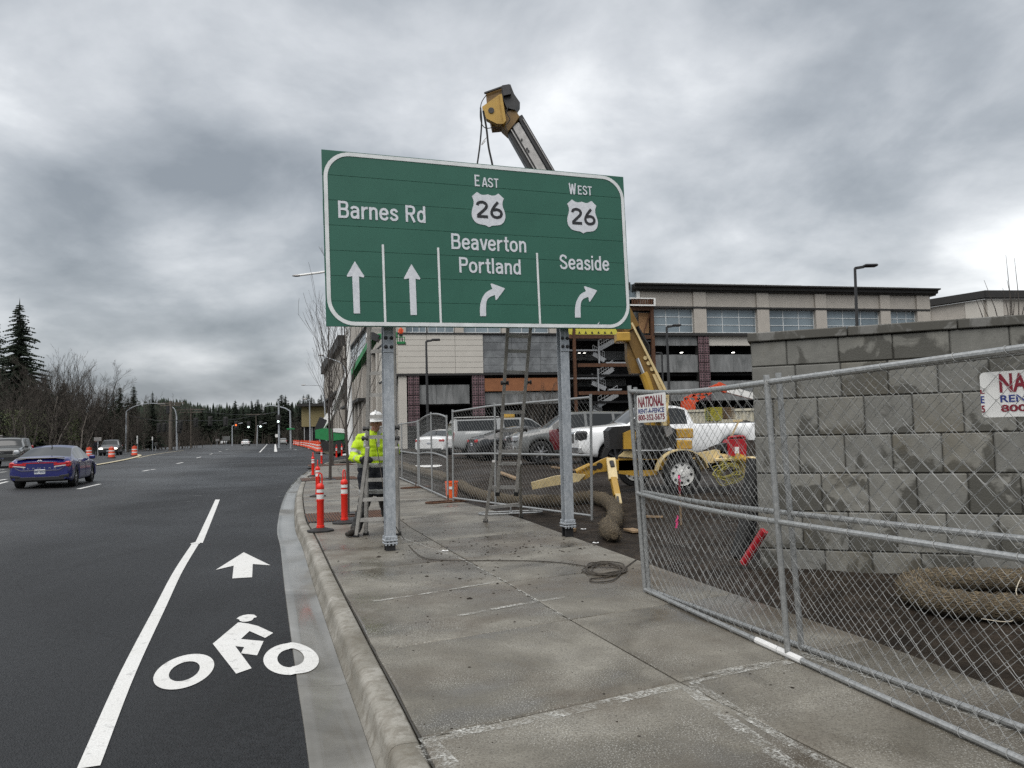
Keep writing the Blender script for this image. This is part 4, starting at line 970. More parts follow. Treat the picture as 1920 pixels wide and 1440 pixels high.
# ------------------------------------------------------------------ the worker
def remesh(b, name, mats, parent, voxel=.013, smooth_it=3, infl=0, face_mat=None, noise=0):
    me = b.mesh('t', mats); ob = bpy.data.objects.new('t', me); COL.objects.link(ob)
    m = ob.modifiers.new('r', 'REMESH'); m.mode = 'VOXEL'; m.voxel_size = voxel; m.use_smooth_shade = True
    s_ = ob.modifiers.new('s', 'SMOOTH'); s_.factor = .5; s_.iterations = smooth_it
    dg_ = bpy.context.evaluated_depsgraph_get(); out = bpy.data.meshes.new_from_object(ob.evaluated_get(dg_)); bpy.data.objects.remove(ob)
    out.materials.clear()
    for x in (mats if isinstance(mats, (list, tuple)) else [mats]): out.materials.append(MATS[x])
    if noise:
        from mathutils import noise as NZ
        for v in out.vertices: v.co += v.normal * noise * NZ.noise(v.co * 14) + v.normal * noise * .6 * NZ.noise(Vector((v.co.x * 5, v.co.y * 5, v.co.z * 26)))
    for p in out.polygons:
        p.use_smooth = True
        p.material_index = face_mat(p.center) if face_mat else 0
    return link(out, name, parent)
def hand(b, w, fwd, up_, r=.010, curl=.9, s=1.0):
    """palm at w, fingers run along fwd and curl toward up_."""
    fwd = fwd.normalized(); up_ = (up_ - fwd * up_.dot(fwd)).normalized(); side = fwd.cross(up_)
    b.tube([w, w + fwd * .05 * s, w + fwd * .09 * s], [.030 * s, .036 * s, .034 * s], 8)
    for k, (o, l) in enumerate(((-.030, .070), (-.010, .080), (.011, .075), (.031, .060))):
        p = w + fwd * .085 * s + side * o * s; pts = [p - fwd * .03 * s]; a = 0
        for j in range(4): a += curl * .5; pts.append(pts[-1] + (fwd * cos(a) + up_ * sin(a)) * l * s * .42)
        b.tube(pts, [r * 1.25 * s, r * 1.2 * s, r * 1.1 * s, r * s, r * .8 * s], 6)
    p = w + fwd * .03 * s - side * .034 * s; b.tube([p, p - side * .025 * s + fwd * .03 * s + up_ * .02 * s, p - side * .012 * s + fwd * .055 * s + up_ * .05 * s], [r * 1.4 * s, r * 1.2 * s, r * s], 6)
def person(root, J, sc=1.0, hat=True, trousers='dark_trousers', jacket='hivis', gloves='black_plastic', vox=.013, long_coat=True):
    P = {k: Vector(v) for k, v in J.items()}; g = P.get; b = MB()
    fw = g('face').normalized(); hd = g('head')
    # continuous body
    b.tube([g('pelvis'), g('waist'), g('chest'), g('neck')], [.09, .09, .10, .055], 12); b.tube([g('neck'), hd], [.055, .055], 10)
    M = frame(hd, Vector((0, 0, 1)).cross(fw), fw); right = Vector((0, 0, 1)).cross(fw).normalized(); upv = fw.cross(right) * -1 if fw.cross(right).z < 0 else fw.cross(right)
    b.sphere(hd + upv * .03, (.078, .095, .10), 14); b.sphere(hd - upv * .055 + fw * .03, (.058, .06, .06), 12)
    nose = hd + fw * .092; b.tube([nose + upv * .025, nose - upv * .018 + fw * .022, nose - upv * .028], [.010, .015, .012], 6)
    b.sphere(nose - upv * .065 - fw * .012, (.026, .014, .009), 8); b.sphere(nose - upv * .095 - fw * .022, (.026, .024, .02), 8)
    for s_ in (-1, 1): b.sphere(hd + right * .079 * s_ + upv * .0, (.012, .022, .03), 8); b.sphere(hd + fw * .076 + right * .03 * s_ + upv * .035, (.024, .014, .010), 8)
    for s_ in 'LR':
        b.tube([g('sh' + s_), g('el' + s_), g('wr' + s_)], [.045, .036, .026], 8); b.tube([g('hip' + s_), g('kn' + s_), g('an' + s_)], [.06, .04, .03], 8)
        f = (g('wr' + s_) - g('el' + s_)).normalized(); hand(b, g('wr' + s_), g('hd' + s_), g('cu' + s_), .0075, s=.86)
        b.tube([g('an' + s_), g('an' + s_) + g('ft' + s_) * .05 - Vector((0, 0, .03))], [.03, .025], 8)
    body = remesh(b, 'body', ['skin'], root, .0085, 2)
    for s_ in (-1, 1):
        b = MB(); b.sphere(hd + fw * .084 + right * .030 * s_ + upv * .022, (.010, .006, .006), 8); b.build('eye', 'black_plastic', root)
    b = MB(); b.sphere(hd - fw * .02 + upv * .045, (.085, .103, .085), 12); b.build('hair', 'boot', root)
    # jacket
    b = MB(); hip_c = g('pelvis'); lowc = hip_c - Vector((0, 0, .16 if long_coat else .02))
    sx = (g('shL') - g('shR')); sxn = sx.normalized()
    for o in (-.5, 0, .5): b.tube([lowc + sxn * o * .22, g('waist') + sxn * o * .22, g('chest') + sxn * o * .22, g('chest') + (g('neck') - g('chest')) * .62 + sxn * o * .2], [.125, .135, .15, .10], 12)
    b.tube([g('neck') - Vector((0, 0, .06)), g('neck') + Vector((0, 0, .025))], [.105, .075], 12)
    for s_ in 'LR': b.tube([g('shL').lerp(g('shR'), .5), g('sh' + s_), g('sh' + s_).lerp(g('el' + s_), .5), g('el' + s_), g('wr' + s_)], [.10, .088, .078, .072, .054], 10)
    zc, zw, zl = g('chest').z - .02, g('waist').z - .02, lowc.z
    def fm(c):
        for s_ in 'LR':
            a, e, w = g('sh' + s_), g('el' + s_), g('wr' + s_)
            for q0, q1, bands in ((a, e, ((.62, .80),)), (e, w, ((.45, .62),))):
                d = q1 - q0; t = (c - q0).dot(d) / d.length_squared; dist = (c - q0 - d * max(0, min(1, t))).length
                if 0.02 <= t <= 1 and dist < .105 and (c - g('chest')).length > .2 and abs((c - g('waist')).dot(sxn)) > .17:
                    return 1 if any(x0 < t < x1 for x0, x1 in bands) else 0
        zb2 = zw + (.10 if long_coat else .02)
        if c.z < zb2: return 1 if (lowc.z + .03 < c.z < lowc.z + .09) or (zb2 - .06 < c.z) else 2
        lat_ = abs((c - g('chest')).dot(sxn))
        if zc + .0 < c.z < zc + .055 and False: return 1
        if .075 < lat_ < .12 and c.z > zc: return 1
        return 0
    remesh(b, 'jacket', [jacket, 'reflective_grey', 'navy_cloth' if long_coat else jacket], root, vox, 3, face_mat=fm, noise=.022)
    b = MB()
    for s_ in 'LR': b.tube([g('hip' + s_) + Vector((0, 0, .1)), g('hip' + s_), g('kn' + s_), g('an' + s_) - Vector((0, 0, .02))], [.12, .112, .085, .075], 10)
    remesh(b, 'trousers', [trousers], root, vox, 3, noise=.014)
    for s_ in 'LR':
        b = MB(); a = g('an' + s_); f = g('ft' + s_).normalized(); z = a.z - .075; b.tube([a + Vector((0, 0, .06)), a - Vector((0, 0, .02)), Vector((a.x, a.y, z + .045)) + f * .05], [.062, .062, .056], 10); b.tube([Vector((a.x, a.y, z + .04)) - f * .06, Vector((a.x, a.y, z + .045)) + f * .09, Vector((a.x, a.y, z + .038)) + f * .19], [.042, .050, .036], 10); remesh(b, 'boot', ['boot'], root, .012, 2)
        b = MB(); hand(b, g('wr' + s_) + g('hd' + s_).normalized() * -.03, g('hd' + s_), g('cu' + s_), .0135, s=1.2); remesh(b, 'glove', [gloves], root, .008, 1)
    if hat:
        b = MB(); M = Matrix((right, fw, upv)).transposed().to_4x4(); M.translation = hd + upv * .055
        b.lathe([(.118, .0), (.117, .03), (.108, .075), (.085, .108), (.05, .128), (.00001, .135)], 20, M @ Matrix.Diagonal((.93, 1.12, 1, 1)))
        b.lathe([(.118, -.008), (.138, -.010), (.138, -.004), (.117, .006)], 24, M @ Matrix.Translation((0, .02, 0)) @ Matrix.Diagonal((.95, 1.17, 1, 1))); b.tube([M @ Vector((0, -.12, .06)), M @ Vector((0, -.06, .13)), M @ Vector((0, .04, .146)), M @ Vector((0, .11, .09))], .014, 6)
        b.build('hard_hat', 'helmet_white', root, smooth=50)
wk = thing('person', 'worker in white hard hat and yellow-green hi-vis jacket gripping the left ladder', 'person', tuple(G(690, 985)))
Yb = 11.22
person(wk, dict(pelvis=D(702, 908, Yb), waist=D(701, 878, Yb), chest=D(700, 836, Yb), neck=D(702, 810, Yb - .04), head=D(705, 795, Yb - .11), face=(.10, -1, -.10),
    shL=D(675, 823, Yb), elL=D(662, 858, Yb - .16), wrL=D(678, 862, Yb - .42), hdL=(.5, -.55, .08), cuL=(.8, .3, -.1), shR=D(728, 823, Yb), elR=D(740, 852, Yb - .14), wrR=D(742, 838, Yb - .40), hdR=(-.05, -.5, .5), cuR=(-.8, .3, .2),
    hipL=D(690, 915, Yb), knL=D(680, 955, Yb - .1), anL=Vector((D(665, 990, 10.98).x, 10.98, .085)), ftL=(-.45, -1, 0), hipR=D(715, 915, Yb), knR=D(722, 945, Yb + .35), anR=Vector((D(727, 970, 12.1).x, 12.1, .085)), ftR=(.3, -1, 0)))

# ------------------------------------------------------------------ rope, cord, bucket, odds and ends
b = MB(); pts = [D(704, 822, 10.5), D(712, 870, 10.4), D(722, 930, 10.1), D(741, 985, 10.0)] + [G(x, y, .008) for x, y in ((757, 1010), (775, 1032), (800, 1047), (850, 1051), (930, 1051), (1010, 1052), (1070, 1057), (1100, 1062))]
b.tube(smoothpoly(pts, 6), .0052, 6); tag(b.build('rope', 'rope'), 'dark rope hanging at the left ladder and trailing across the sidewalk', 'rope')
b = MB(); rg = random.Random(3); pts = []
for k in range(34):
    a = k * 1.15; t = k / 34; px = 1135 + 42 * cos(a) * (1 - .2 * rg.random()) + rg.uniform(-8, 8) ; py = 1066 + 11 * sin(a) + rg.uniform(-3, 3) ; pts.append(G(px, py, .010 + .010 * rg.random()))
pts = [G(1100, 1062, .01)] + pts + [G(1150, 1087, .01), G(1115, 1091, .01), G(1108, 1085, .01), G(1150, 1078, .01), G(1194, 1048, .01)]
b.tube(smoothpoly(pts, 5), .0062, 6); tag(b.build('rope_coil', 'rope'), 'loose coil of thin dark rope on the sidewalk beside the fence end', 'rope')
c = G(846, 933); c.z = -.01; r = thing('bucket', 'orange plastic bucket standing at the fence end by the straw wattle', 'bucket', tuple(c + Vector((0, .15, 0)))); c = c + Vector((0, .15, 0)); M = Matrix.Translation(c)
b = MB(); b.lathe([(.13, 0), (.150, .34), (.158, .34), (.158, .36), (.150, .36), (.150, .375), (.143, .375), (.125, .01)], 20, M); b.build('pail', 'bucket_orange', r)
b = MB(); b.tube([M @ Vector((.155 * cos(a), -.02 - .05 * sin(a), .35 - .16 * sin(a))) for a in [pi * k / 10 for k in range(11)]], .004, 5); b.build('bail', 'chain_wire', r)
b = MB(); b.prism([(0, 0), (.09, 0), (.09, .06), (0, .06)], M @ Matrix.Translation((-.045, -.152, .2)) @ Matrix.Rotation(pi / 2 - .05, 4, 'X'), .001); b.build('sticker', 'white_tape', r)
def lumber(px1, px2, w, h, label, matn='wood', z=None, lift=.03):
    a, c = G(*px1), G(*px2); a.z = lot_z(a.x, a.y) + lift; c.z = lot_z(c.x, c.y) + lift
    for _ in range(3): a2 = G(*px1, a.z); a = Vector((a2.x, a2.y, lot_z(a2.x, a2.y) + lift)); c2 = G(*px2, c.z); c = Vector((c2.x, c2.y, lot_z(c2.x, c2.y) + lift))
    b = MB(); b.beam(a, c, w, h, bev=.003); tag(b.build('board', matn), label, 'lumber', 'loose lumber in the lot')
lumber((937, 885), (970, 897), .14, .05, 'short board lying in the lot behind the right-hand ladder')
lumber((1035, 875), (1090, 883), .09, .05, 'board lying in the mud in front of the grey car')
lumber((1178, 992), (1196, 997), .16, .03, 'dark broken board by the end of the straw wattle', 'wood')
lumber((1205, 966), (1243, 969), .08, .03, 'thin pale board in the mud seen through the near fence')
lumber((1072, 995), (1078, 993), .05, .05, 'small wood offcut near the foot of the right sign post')
# survey stake
p0 = G(1277, 985); p0.z = lot_z(p0.x, p0.y); st = thing('survey_stake', 'wooden survey stake with pink top in front of the trailer wheel', 'stake', tuple(p0)); tp = D(1273, 890, p0.y)
b = MB(); b.beam(p0 + Vector((0, 0, -.05)), p0.lerp(tp, .62), .03, .018, up=(0, 1, 0)); b.build('shaft', 'wood', st); b = MB(); b.beam(p0.lerp(tp, .62), tp, .031, .019, up=(0, 1, 0)); b.build('painted_top', 'notice_red', st)
b = MB(); b.tube([tp + Vector((0, -.015, -.02)), tp + Vector((-.01, -.03, -.06)), tp + Vector((.01, -.02, -.1))], .014, 5); b.build('ribbon', 'pink_ribbon', st)
p1 = G(1268, 990); p1.z = lot_z(p1.x, p1.y); b = MB(); b.beam(p1, p1 + Vector((.02, 0, .1)), .03, .008, up=(0, 1, 0)); b.tube([p1 + Vector((0, 0, .09)), p1 + Vector((.03, -.01, .15)), p1 + Vector((.02, 0, .18))], .012, 5); tag(b.build('marker_flag', 'pink_ribbon'), 'pink ribbon marker on the mud left of the survey stake', 'marker')
# red pipe and black drain standing against the wall end
pa = D(1394, 1056, 7.95); pb = D(1433, 995, 7.75); pa.z = max(pa.z, lot_z(pa.x, pa.y) + .02); b = MB(); b.tube([pa, pa.lerp(pb, .5), pb], .042, 12); tag(b.build('red_pipe', 'red_paint'), 'red pipe leaning towards the left end of the block wall', 'pipe')
b = MB(); q0, q1, q2, q3 = D(1385, 1052, 8.6), D(1400, 990, 8.6), D(1408, 930, 8.65), D(1416, 862, 8.7); q0.z = -.02; b.tube(smoothpoly([q0, q1, q2, q3], 4), [.10] * 13, 12); tag(b.build('black_drain_pipe', 'black_rubber'), 'black drain pipe standing up behind the left end of the block wall', 'pipe')
# litter: clods of mud, snips of white plastic
rg = random.Random(21); b = MB()
def clod(b, p, s):
    vs = [p + Vector((cos(a) * s * rg.uniform(.6, 1.2), sin(a) * s * rg.uniform(.6, 1.2), 0)) for a in [2 * pi * k / 5 for k in range(5)]] + [p + Vector((rg.uniform(-.3, .3) * s, rg.uniform(-.3, .3) * s, s * rg.uniform(.25, .5)))]
    b.add(vs, [(i, (i + 1) % 5, 5) for i in range(5)])
for _ in range(620):
    px, py = rg.gauss(930, 150), rg.gauss(1015, 42)
    if not (965 < py < 1200): continue
    p = G(px, py)
    if p.x > rright(p.y) or p.x < lineat([(q.y, q.x) for q in LINE], p.y): continue
    clod(b, p, abs(rg.gauss(0, .0095)) + .003)
for _ in range(110):
    p = G(rg.uniform(640, 1500), rg.uniform(1050, 1430))
    if p.x > rright(p.y) or p.x < lineat([(q.y, q.x) for q in LINE], p.y): continue
    clod(b, p, abs(rg.gauss(0, .004)) + .0025)
for px, py, s in ((965, 1166, .014), (880, 1251, .013), (995, 1163, .007), (1088, 1029, .03), (1066, 1024, .022), (1050, 1032, .018), (716, 1024, .03), (1012, 1034, .02), (780, 1168, .007), (816, 1218, .006)): clod(b, G(px, py), s)
b.build('mud_crumbs', 'dirt', kind='stuff', smooth=None)
b = MB()
for _ in range(9000):
    y = 3.2 + 14 * rg.random() ** 1.3; x = rright(y) + .04 + rg.random() ** 1.5 * 4.5; s = .008 + .02 * rg.random() ** 2; clod(b, Vector((x, y, lot_z(x, y) - .004)), s)
b.build('gravel', 'dirt', kind='stuff', smooth=None)
for px, py, l in ((834, 1034, 'torn bit of white plastic on the sidewalk crossing joint'), (1094, 993, 'crumpled white plastic by the foot of the right sign post'), (1117, 1019, 'white scrap at the muddy edge of the sidewalk')):
    p = G(px, py); z = max(0, lot_z(p.x, p.y)) if p.x > rright(p.y) else 0; b = MB(); k = 6; vs = [p + Vector((i * .016 - .04, .010 * sin(i * 1.3), .006 + z + .002 * sin(i * 2.1))) for i in range(k)] + [p + Vector((i * .015 - .036, .012 * sin(i * 1.3 + .6) + .016 + .01 * (i % 2), .012 + z + .004 * sin(i * 1.7))) for i in range(k)]
    b.add(vs, [(i, i + 1, i + k + 1, i + k) for i in range(k - 1)]); tag(b.build('plastic_scrap', 'white_tape', smooth=None), l, 'litter')
# ------------------------------------------------------------------ vehicles
def interp(K, x):
    if x <= K[0][0]: return K[0][1]
    for (a, va), (b, vb) in zip(K, K[1:]):
        if x <= b: t = (x - a) / (b - a); t = t * t * (3 - 2 * t) if len(K) < 3 else t; return va + (vb - va) * t
    return K[-1][1]
def sm(K):                        # rounded version of a keyed profile
    def f(x):
        w = .05; return (interp(K, x - w) + 2 * interp(K, x) + interp(K, x + w)) / 4
    return f
mat('car_glass', col=(.008, .010, .011), rough=.07, var=.1, spec=.55)
mat('tyre', col=(.014, .014, .014), rough=.8, bump=.2, scale=12)
mat('rim_silver', col=(.42, .42, .43), rough=.3, metal=.8)
mat('rim_dark', col=(.05, .05, .055), rough=.35, metal=.7)
mat('chrome', col=(.6, .6, .6), rough=.15, metal=.95, var=.02)
mat('tail_red', col=(.42, .015, .02), rough=.18, var=.1, scale=20)
mat('tail_white', col=(.55, .53, .53), rough=.2)
mat('lamp_clear', col=(.42, .44, .46), rough=.12, metal=.4)
mat('plate_white', col=(.60, .62, .64), rough=.4)
mat('plate_blue', col=(.03, .05, .16), rough=.5)
mat('head_lit', col=(.8, .8, .75), rough=.2, Emission_Color=(1, .95, .85, 1), Emission_Strength=2.2)
def paint(n, c, rough=.22): return mat(n, col=c, rough=rough, var=.06, scale=1.5, Coat_Weight=.7, Coat_Roughness=.06)
paint('car_blue', (.006, .010, .115)); paint('car_silver', (.30, .31, .31)); paint('car_black', (.013, .014, .016)); paint('car_white', (.78, .79, .79)); paint('car_grey', (.125, .13, .128)); paint('car_maroon', (.10, .008, .012)); paint('car_darkgrey', (.045, .048, .052)); paint('car_olive', (.055, .058, .055))
WHEEL = {}
def wheel_mesh(R, w, style):
    k = (R, w, style)
    if k in WHEEL: return WHEEL[k]
    ri = R * (.70 if style != 'truck' else .62); M = Matrix.Rotation(pi / 2, 4, 'X'); b = MB()
    b.lathe([(ri, -w / 2), (R * .93, -w / 2), (R * .985, -w * .42), (R, -w * .25), (R, w * .25), (R * .985, w * .42), (R * .93, w / 2), (ri, w / 2)], 28, M); b.f = b.f[:-2]; b.m = b.m[:-2]
    if style == 'truck':
        for i in range(28):
            a = 2 * pi * i / 28; b.box((R * 1.0 * cos(a), (w * .22 if i % 2 else -w * .22), R * 1.0 * sin(a)), (.05, w * .45, .03), Matrix.Rotation(0, 4, 'Y'))
    ty = b.mesh('tyre', 'tyre', 30); b = MB()
    b.lathe([(ri, -w / 2 + .01), (ri * .94, -w / 2 + .02), (ri * .90, -w / 4), (ri * .90, w * .4)], 24, M); b.f = b.f[:-2]; b.m = b.m[:-2]
    ns = 5 if style == 'sport' else 8 if style == 'holes' else 7
    for i in range(ns):
        a = 2 * pi * i / ns; R2 = Matrix.Rotation(-a, 4, 'Y')
        if style == 'sport':
            for dx in (-.05, .05): b.box((ri * .5 + .02, -w / 2 + .035, dx * .6), (ri * .88, .03, .028), R2)
        elif style == 'holes': b.lathe([(ri * .11, w / 2 - .055), (ri * .11, w / 2 - .044)], 8, R2 @ Matrix.Translation((ri * .68, 0, 0)) @ M, 1)
        else: b.box((ri * .5, -w / 2 + .04, 0), (ri * .86, .035, .05), R2)
    b.lathe([(ri * .27, w / 2 - .05), (ri * .24, w / 2 - .01), (ri * .1, w / 2 - .005), (.0001, w / 2)], 12, M)
    if style == 'holes': b.lathe([(ri * .92, w / 2 - .075), (ri * .6, w / 2 - .045), (ri * .3, w / 2 - .05)], 24, M)
    b2 = b.mesh('rim', ['white_paint', 'black_plastic'] if style == 'holes' else 'rim_dark' if style == 'truck' or style == 'dark' else 'white_paint' if style == 'holes' else 'rim_silver', 30)
    WHEEL[k] = (ty, b2); return WHEEL[k]
def add_wheel(root, x, y, R, w, style):
    ty, rm = wheel_mesh(R, w, style); t = link(ty, 'wheel', root); t.location = (x, y, R)
    t.rotation_euler = (0, x, pi if y > 0 else 0); r = link(rm, 'rim'); r.parent = t
    d = link(DISC, 'brake_disc'); d.parent = t; d.scale = (R * .62, w * .5, R * .62)
b_ = MB(); b_.lathe([(1, -.2), (1, .2)], 20, Matrix.Rotation(pi / 2, 4, 'X')); DISC = b_.mesh('brake_disc', 'black_plastic', 30)
def car(label, cat, name, c):
    """c: L, W (half), top, belt, wx (wheel xs), R, glass ranges, colours."""
    root = thing(name, label, cat); L = c['L']; hx = L / 2; top, belt = sm(c['top']), sm(c['belt']); hw = c['W']; R = c['R']; Ra = R * c.get('arch', 1.14); sill = c.get('sill', .23)
    xs = set()
    n = int(L / .10)
    for i in range(n + 1): xs.add(round(-hx + L * i / n, 3))
    for wx in c['wx']:
        for k in range(13): xs.add(round(wx - Ra + 2 * Ra * k / 12, 3)); xs.add(round(wx + Ra * cos(pi * k / 12), 3))
    for e in (.0, .02, .05, .09, .14): xs.add(round(-hx + e, 3)); xs.add(round(hx - e, 3))
    for g in c['side_glass'] + c['doors'] + [c['ws'], c.get('rw', c['ws'])]: xs.add(g[0]); xs.add(g[1])
    xs = sorted(xs); xs = [x for i, x in enumerate(xs) if i == 0 or x - xs[i - 1] > .008]
    er = c.get('er', .16); rg_ = c.get('rear_round', .10); fg = c.get('front_round', .14)
    def taper(x):
        e1 = (x + hx) / er; e2 = (hx - x) / (er * 1.8); t = 1
        if e1 < 1: t *= 1 - rg_ * (1 - max(0, e1)) ** 2.2
        if e2 < 1: t *= 1 - fg * (1 - max(0, e2)) ** 2.2
        return t
    ring = []; TS = (0, .06, .16, .34, .55, .74, .88, 1.0); YS = (.90, .955, .985, 1.0, .995, .985, .965, .93)
    for x in xs:
        lo = sill + (.10 * max(0, 1 - (x + hx) / .5) + .06 * max(0, 1 - (hx - x) / .5)); 
        for wx in c['wx']:
            if abs(x - wx) < Ra: lo = max(lo, R + sqrt(Ra * Ra - (x - wx) ** 2) * .98)
        tp = top(x); bl = min(belt(x), tp - .015); w = hw * taper(x); pts = []
        for t, y in zip(TS, YS): pts.append((w * y, lo + (bl - lo) * t))
        cab = max(0, tp - bl); yt = w * (.93 - c.get('tumble', .27) * min(1, cab / .50) * .93 - (.05 if cab < .12 else 0)); crown = min(.05, cab * .4)
        for t in (.07, .90, 1.0): pts.append((w * .93 + (yt - w * .93) * t, bl + (tp - crown - bl) * t))
        for t in (.08, .25, .5, .75): pts.append((yt * (1 - t), tp - crown + crown * (1 - (1 - t) ** 2.2)))
        full = [(y, z) for y, z in pts] + [(0, tp)] + [(-y, z) for y, z in pts[::-1]]; ring.append([(x, y, z) for y, z in full])
    m = len(ring[0]); ns_, ng = 8, 3     # side points, greenhouse points per side
    nside = ns_ - 1
    parts = {}
    def put(key, i, j): parts.setdefault(key, []).append((i, j))
    for i in range(len(xs) - 1):
        xm = (xs[i] + xs[i + 1]) / 2
        for j in range(m - 1):
            jj = j if j < m // 2 else m - 2 - j; side = 'L' if j < m // 2 else 'R'; key = 'body'
            if jj < ns_:                       # lower side panels
                for k, (a, b2) in enumerate(c['doors']):
                    if a < xm < b2 and jj >= 2: key = ('door', k, side)
                if jj < 2 and c.get('clad'): key = 'clad'
            elif jj == ns_ :
                for k, (a, b2) in enumerate(c['side_glass']):
                    if a < xm < b2: key = ('side_window', k, side)
            elif jj > ns_ + 1:
                if c['ws'][0] < xm < c['ws'][1]: key = 'windshield'
                elif 'rw' in c and c['rw'][0] < xm < c['rw'][1]: key = 'rear_window'
                elif 'bed' in c and c['bed'][0] < xm < c['bed'][1] and jj > ns_ + 2: key = 'bed'
            if 'cap' in c and c['cap'](xm, jj): key = 'body'
            put(key, i, j)
    vs = [p for r in ring for p in r]
    def mk(key, name, matn, off=0):
        used = {}; b = MB(); fs = []
        for i, j in parts.get(key, []):
            f = []
            for q in (i * m + j, (i + 1) * m + j, (i + 1) * m + j + 1, i * m + j + 1):
                if q not in used: used[q] = len(used)
                f.append(used[q])
            fs.append(tuple(f))
        b.add([vs[q] for q in sorted(used, key=used.get)], fs)
        if key == 'body':
            o = len(b.v); 
            for r, flip in ((ring[0], 0), (ring[-1], 1)):
                bz = min(p[2] for p in r); o = len(b.v); b.v += r; f = tuple(range(o, o + m)); b.f.append(f if not flip else f[::-1]); b.m.append(0)
        me = b.mesh(name, matn, 40); return link(me, name, root)
    mk('body', 'body', c['paint'])
    for key in parts:
        if isinstance(key, tuple):
            if key[0] == 'door':
                d = mk(key, 'door', c.get('door_paint', {}).get(key[1:], c['paint'])); a, b2 = c['doors'][key[1]]; s_ = 1 if key[2] == 'L' else -1
                b = MB(); xh = a + .14; zh = belt(xh) - .09; b.box((xh, s_ * (hw * .985 + .006), zh), (.17, .03, .028), bev=.008); b.build('handle', c.get('handle', c['paint']), d)
                for xx in (a, b2):
                    i = min(range(len(xs)), key=lambda q: abs(xs[q] - xx)); rr_ = ring[i][:m // 2 + 1] if s_ > 0 else ring[i][m // 2:][::-1]
                    b = MB(); b.tube([Vector(p) + Vector((0, s_ * .001, 0)) for p in rr_[2:ns_ + 1]], .004, 4); b.build('seam', 'black_plastic', d)
            else: mk(key, 'side_window', 'car_glass')
        elif key == 'windshield': mk(key, 'windshield', 'car_glass')
        elif key == 'rear_window': mk(key, 'rear_window', 'car_glass')
        elif key == 'bed': mk(key, 'bed', 'black_plastic')
        elif key == 'clad': mk(key, 'sill_cladding', 'black_plastic')
    b = MB(); zf = sill + .02; b.box((0, 0, (zf + R * 1.5) / 2 + .05), (L - .5, hw * 1.55, R * 1.5 - zf + .1)); b.build('underbody', 'black_rubber', root)
    for wx in c['wx']:
        for s_ in (1, -1): add_wheel(root, wx, s_ * (hw - c.get('tw', .22) / 2 - .01), R, c.get('tw', .22), c.get('rim', 'std'))
    # fittings
    def fx(x, z):                      # half width of the skin at height z
        i = min(range(len(xs)), key=lambda q: abs(xs[q] - x)); P = ring[i][:m // 2 + 1]
        for p, q in zip(P, P[1:]):
            if p[2] <= z <= q[2]: return p[1] + (q[1] - p[1]) * (z - p[2]) / max(1e-6, q[2] - p[2])
        return P[0][1]
    xw = c['ws'][0] if False else c['mirror']
    for s_ in (1, -1):
        b = MB(); b.box((xw, s_ * (hw * .93 + .12), belt(xw) + .07), (.10, .20, .14), bev=.03); b.box((xw - .0, s_ * (hw * .93 + .02), belt(xw) + .03), (.06, .1, .04), bev=.01); b.build('mirror', c.get('mirror_mat', 'black_plastic'), root)
    F, B = hx, -hx
    for it in c['fit']:                # (name, material, end, y, z, w, h, depth, kwargs)
        nm, mt, end, y, z, w, h, d = it[:8]; tilt = it[8] if len(it) > 8 else 0
        for s_ in ((1, -1) if y else (1,)):
            Mt = Matrix.Translation(((F if end == 'F' else B) + (-1 if end == 'F' else 1) * (d * .5 - .012) , s_ * y, z)) @ Matrix.Rotation(tilt * s_, 4, 'X')
            b = MB(); b.box((0, 0, 0), (d, w, h), Mt, bev=min(w, h) * .2); o = b.build(nm, mt, root)
            if nm == 'licence_plate':
                t = text_mesh(c.get('plate', 'BJK 2652'), frame(((F + .02) if end == 'F' else B - .016, w * .45 * (-1 if end == 'F' else 1) * (-1 if end == 'F' else 1) * (1 if end == 'F' else 1), z), (0, 1, 0) if end == 'F' else (0, -1, 0), (0, 0, 1)), 0 if end != 'F' else -w * .9, w * .9 if end != 'F' else 0, -h * .28, h * .2, .01, .002); t.build('plate_text', 'plate_blue', o, smooth=0)
    return root, dict(belt=belt, top=top, hw=hw, hx=hx, fx=fx)
def place(root, p, face, dz=0):
    root.location = (p[0], p[1], p[2] + dz); root.rotation_euler = (0, 0, math.atan2(face[1], face[0]))
# --- sedan (blue, foreground)
SED = dict(L=4.65, W=.91, R=.335, wx=(-1.38, 1.36), tw=.225, rim='sport', paint='car_blue', sill=.20, arch=1.15, er=.22, rear_round=.12, front_round=.22, tumble=.30,
    top=[(-2.325, .86), (-2.28, .98), (-2.1, 1.03), (-1.75, 1.075), (-1.45, 1.17), (-.85, 1.36), (-.3, 1.425), (.15, 1.42), (.55, 1.33), (1.25, .985), (1.6, .90), (2.05, .78), (2.25, .66), (2.325, .52)],
    belt=[(-2.325, .84), (-2.1, .93), (-1.4, .93), (0, .90), (1.2, .87), (2.0, .74), (2.325, .50)],
    side_glass=[(-1.35, -.93), (-.88, .02), (.08, 1.08)], doors=[(-1.02, .02), (.03, 1.12)], ws=(.42, 1.27), rw=(-1.82, -.82), mirror=.82, mirror_mat='car_blue', handle='chrome',
    fit=[('tail_light', 'tail_red', 'B', .62, .80, .46, .085, .12, .06), ('tail_light', 'tail_red', 'B', .80, .79, .17, .19, .24, .1), ('reflector', 'tail_white', 'B', .60, .735, .38, .035, .10, .12), ('lamp_bar', 'tail_red', 'B', 0, .845, 1.0, .03, .05), ('diffuser', 'black_plastic', 'B', 0, .33, 1.45, .16, .12), ('bumper_vent', 'black_plastic', 'B', .70, .40, .3, .10, .12, .15), ('licence_plate', 'plate_white', 'B', 0, .555, .32, .16, .03),
         ('grille', 'black_plastic', 'F', 0, .46, 1.1, .3, .12), ('headlight', 'lamp_clear', 'F', .66, .62, .4, .12, .3)])
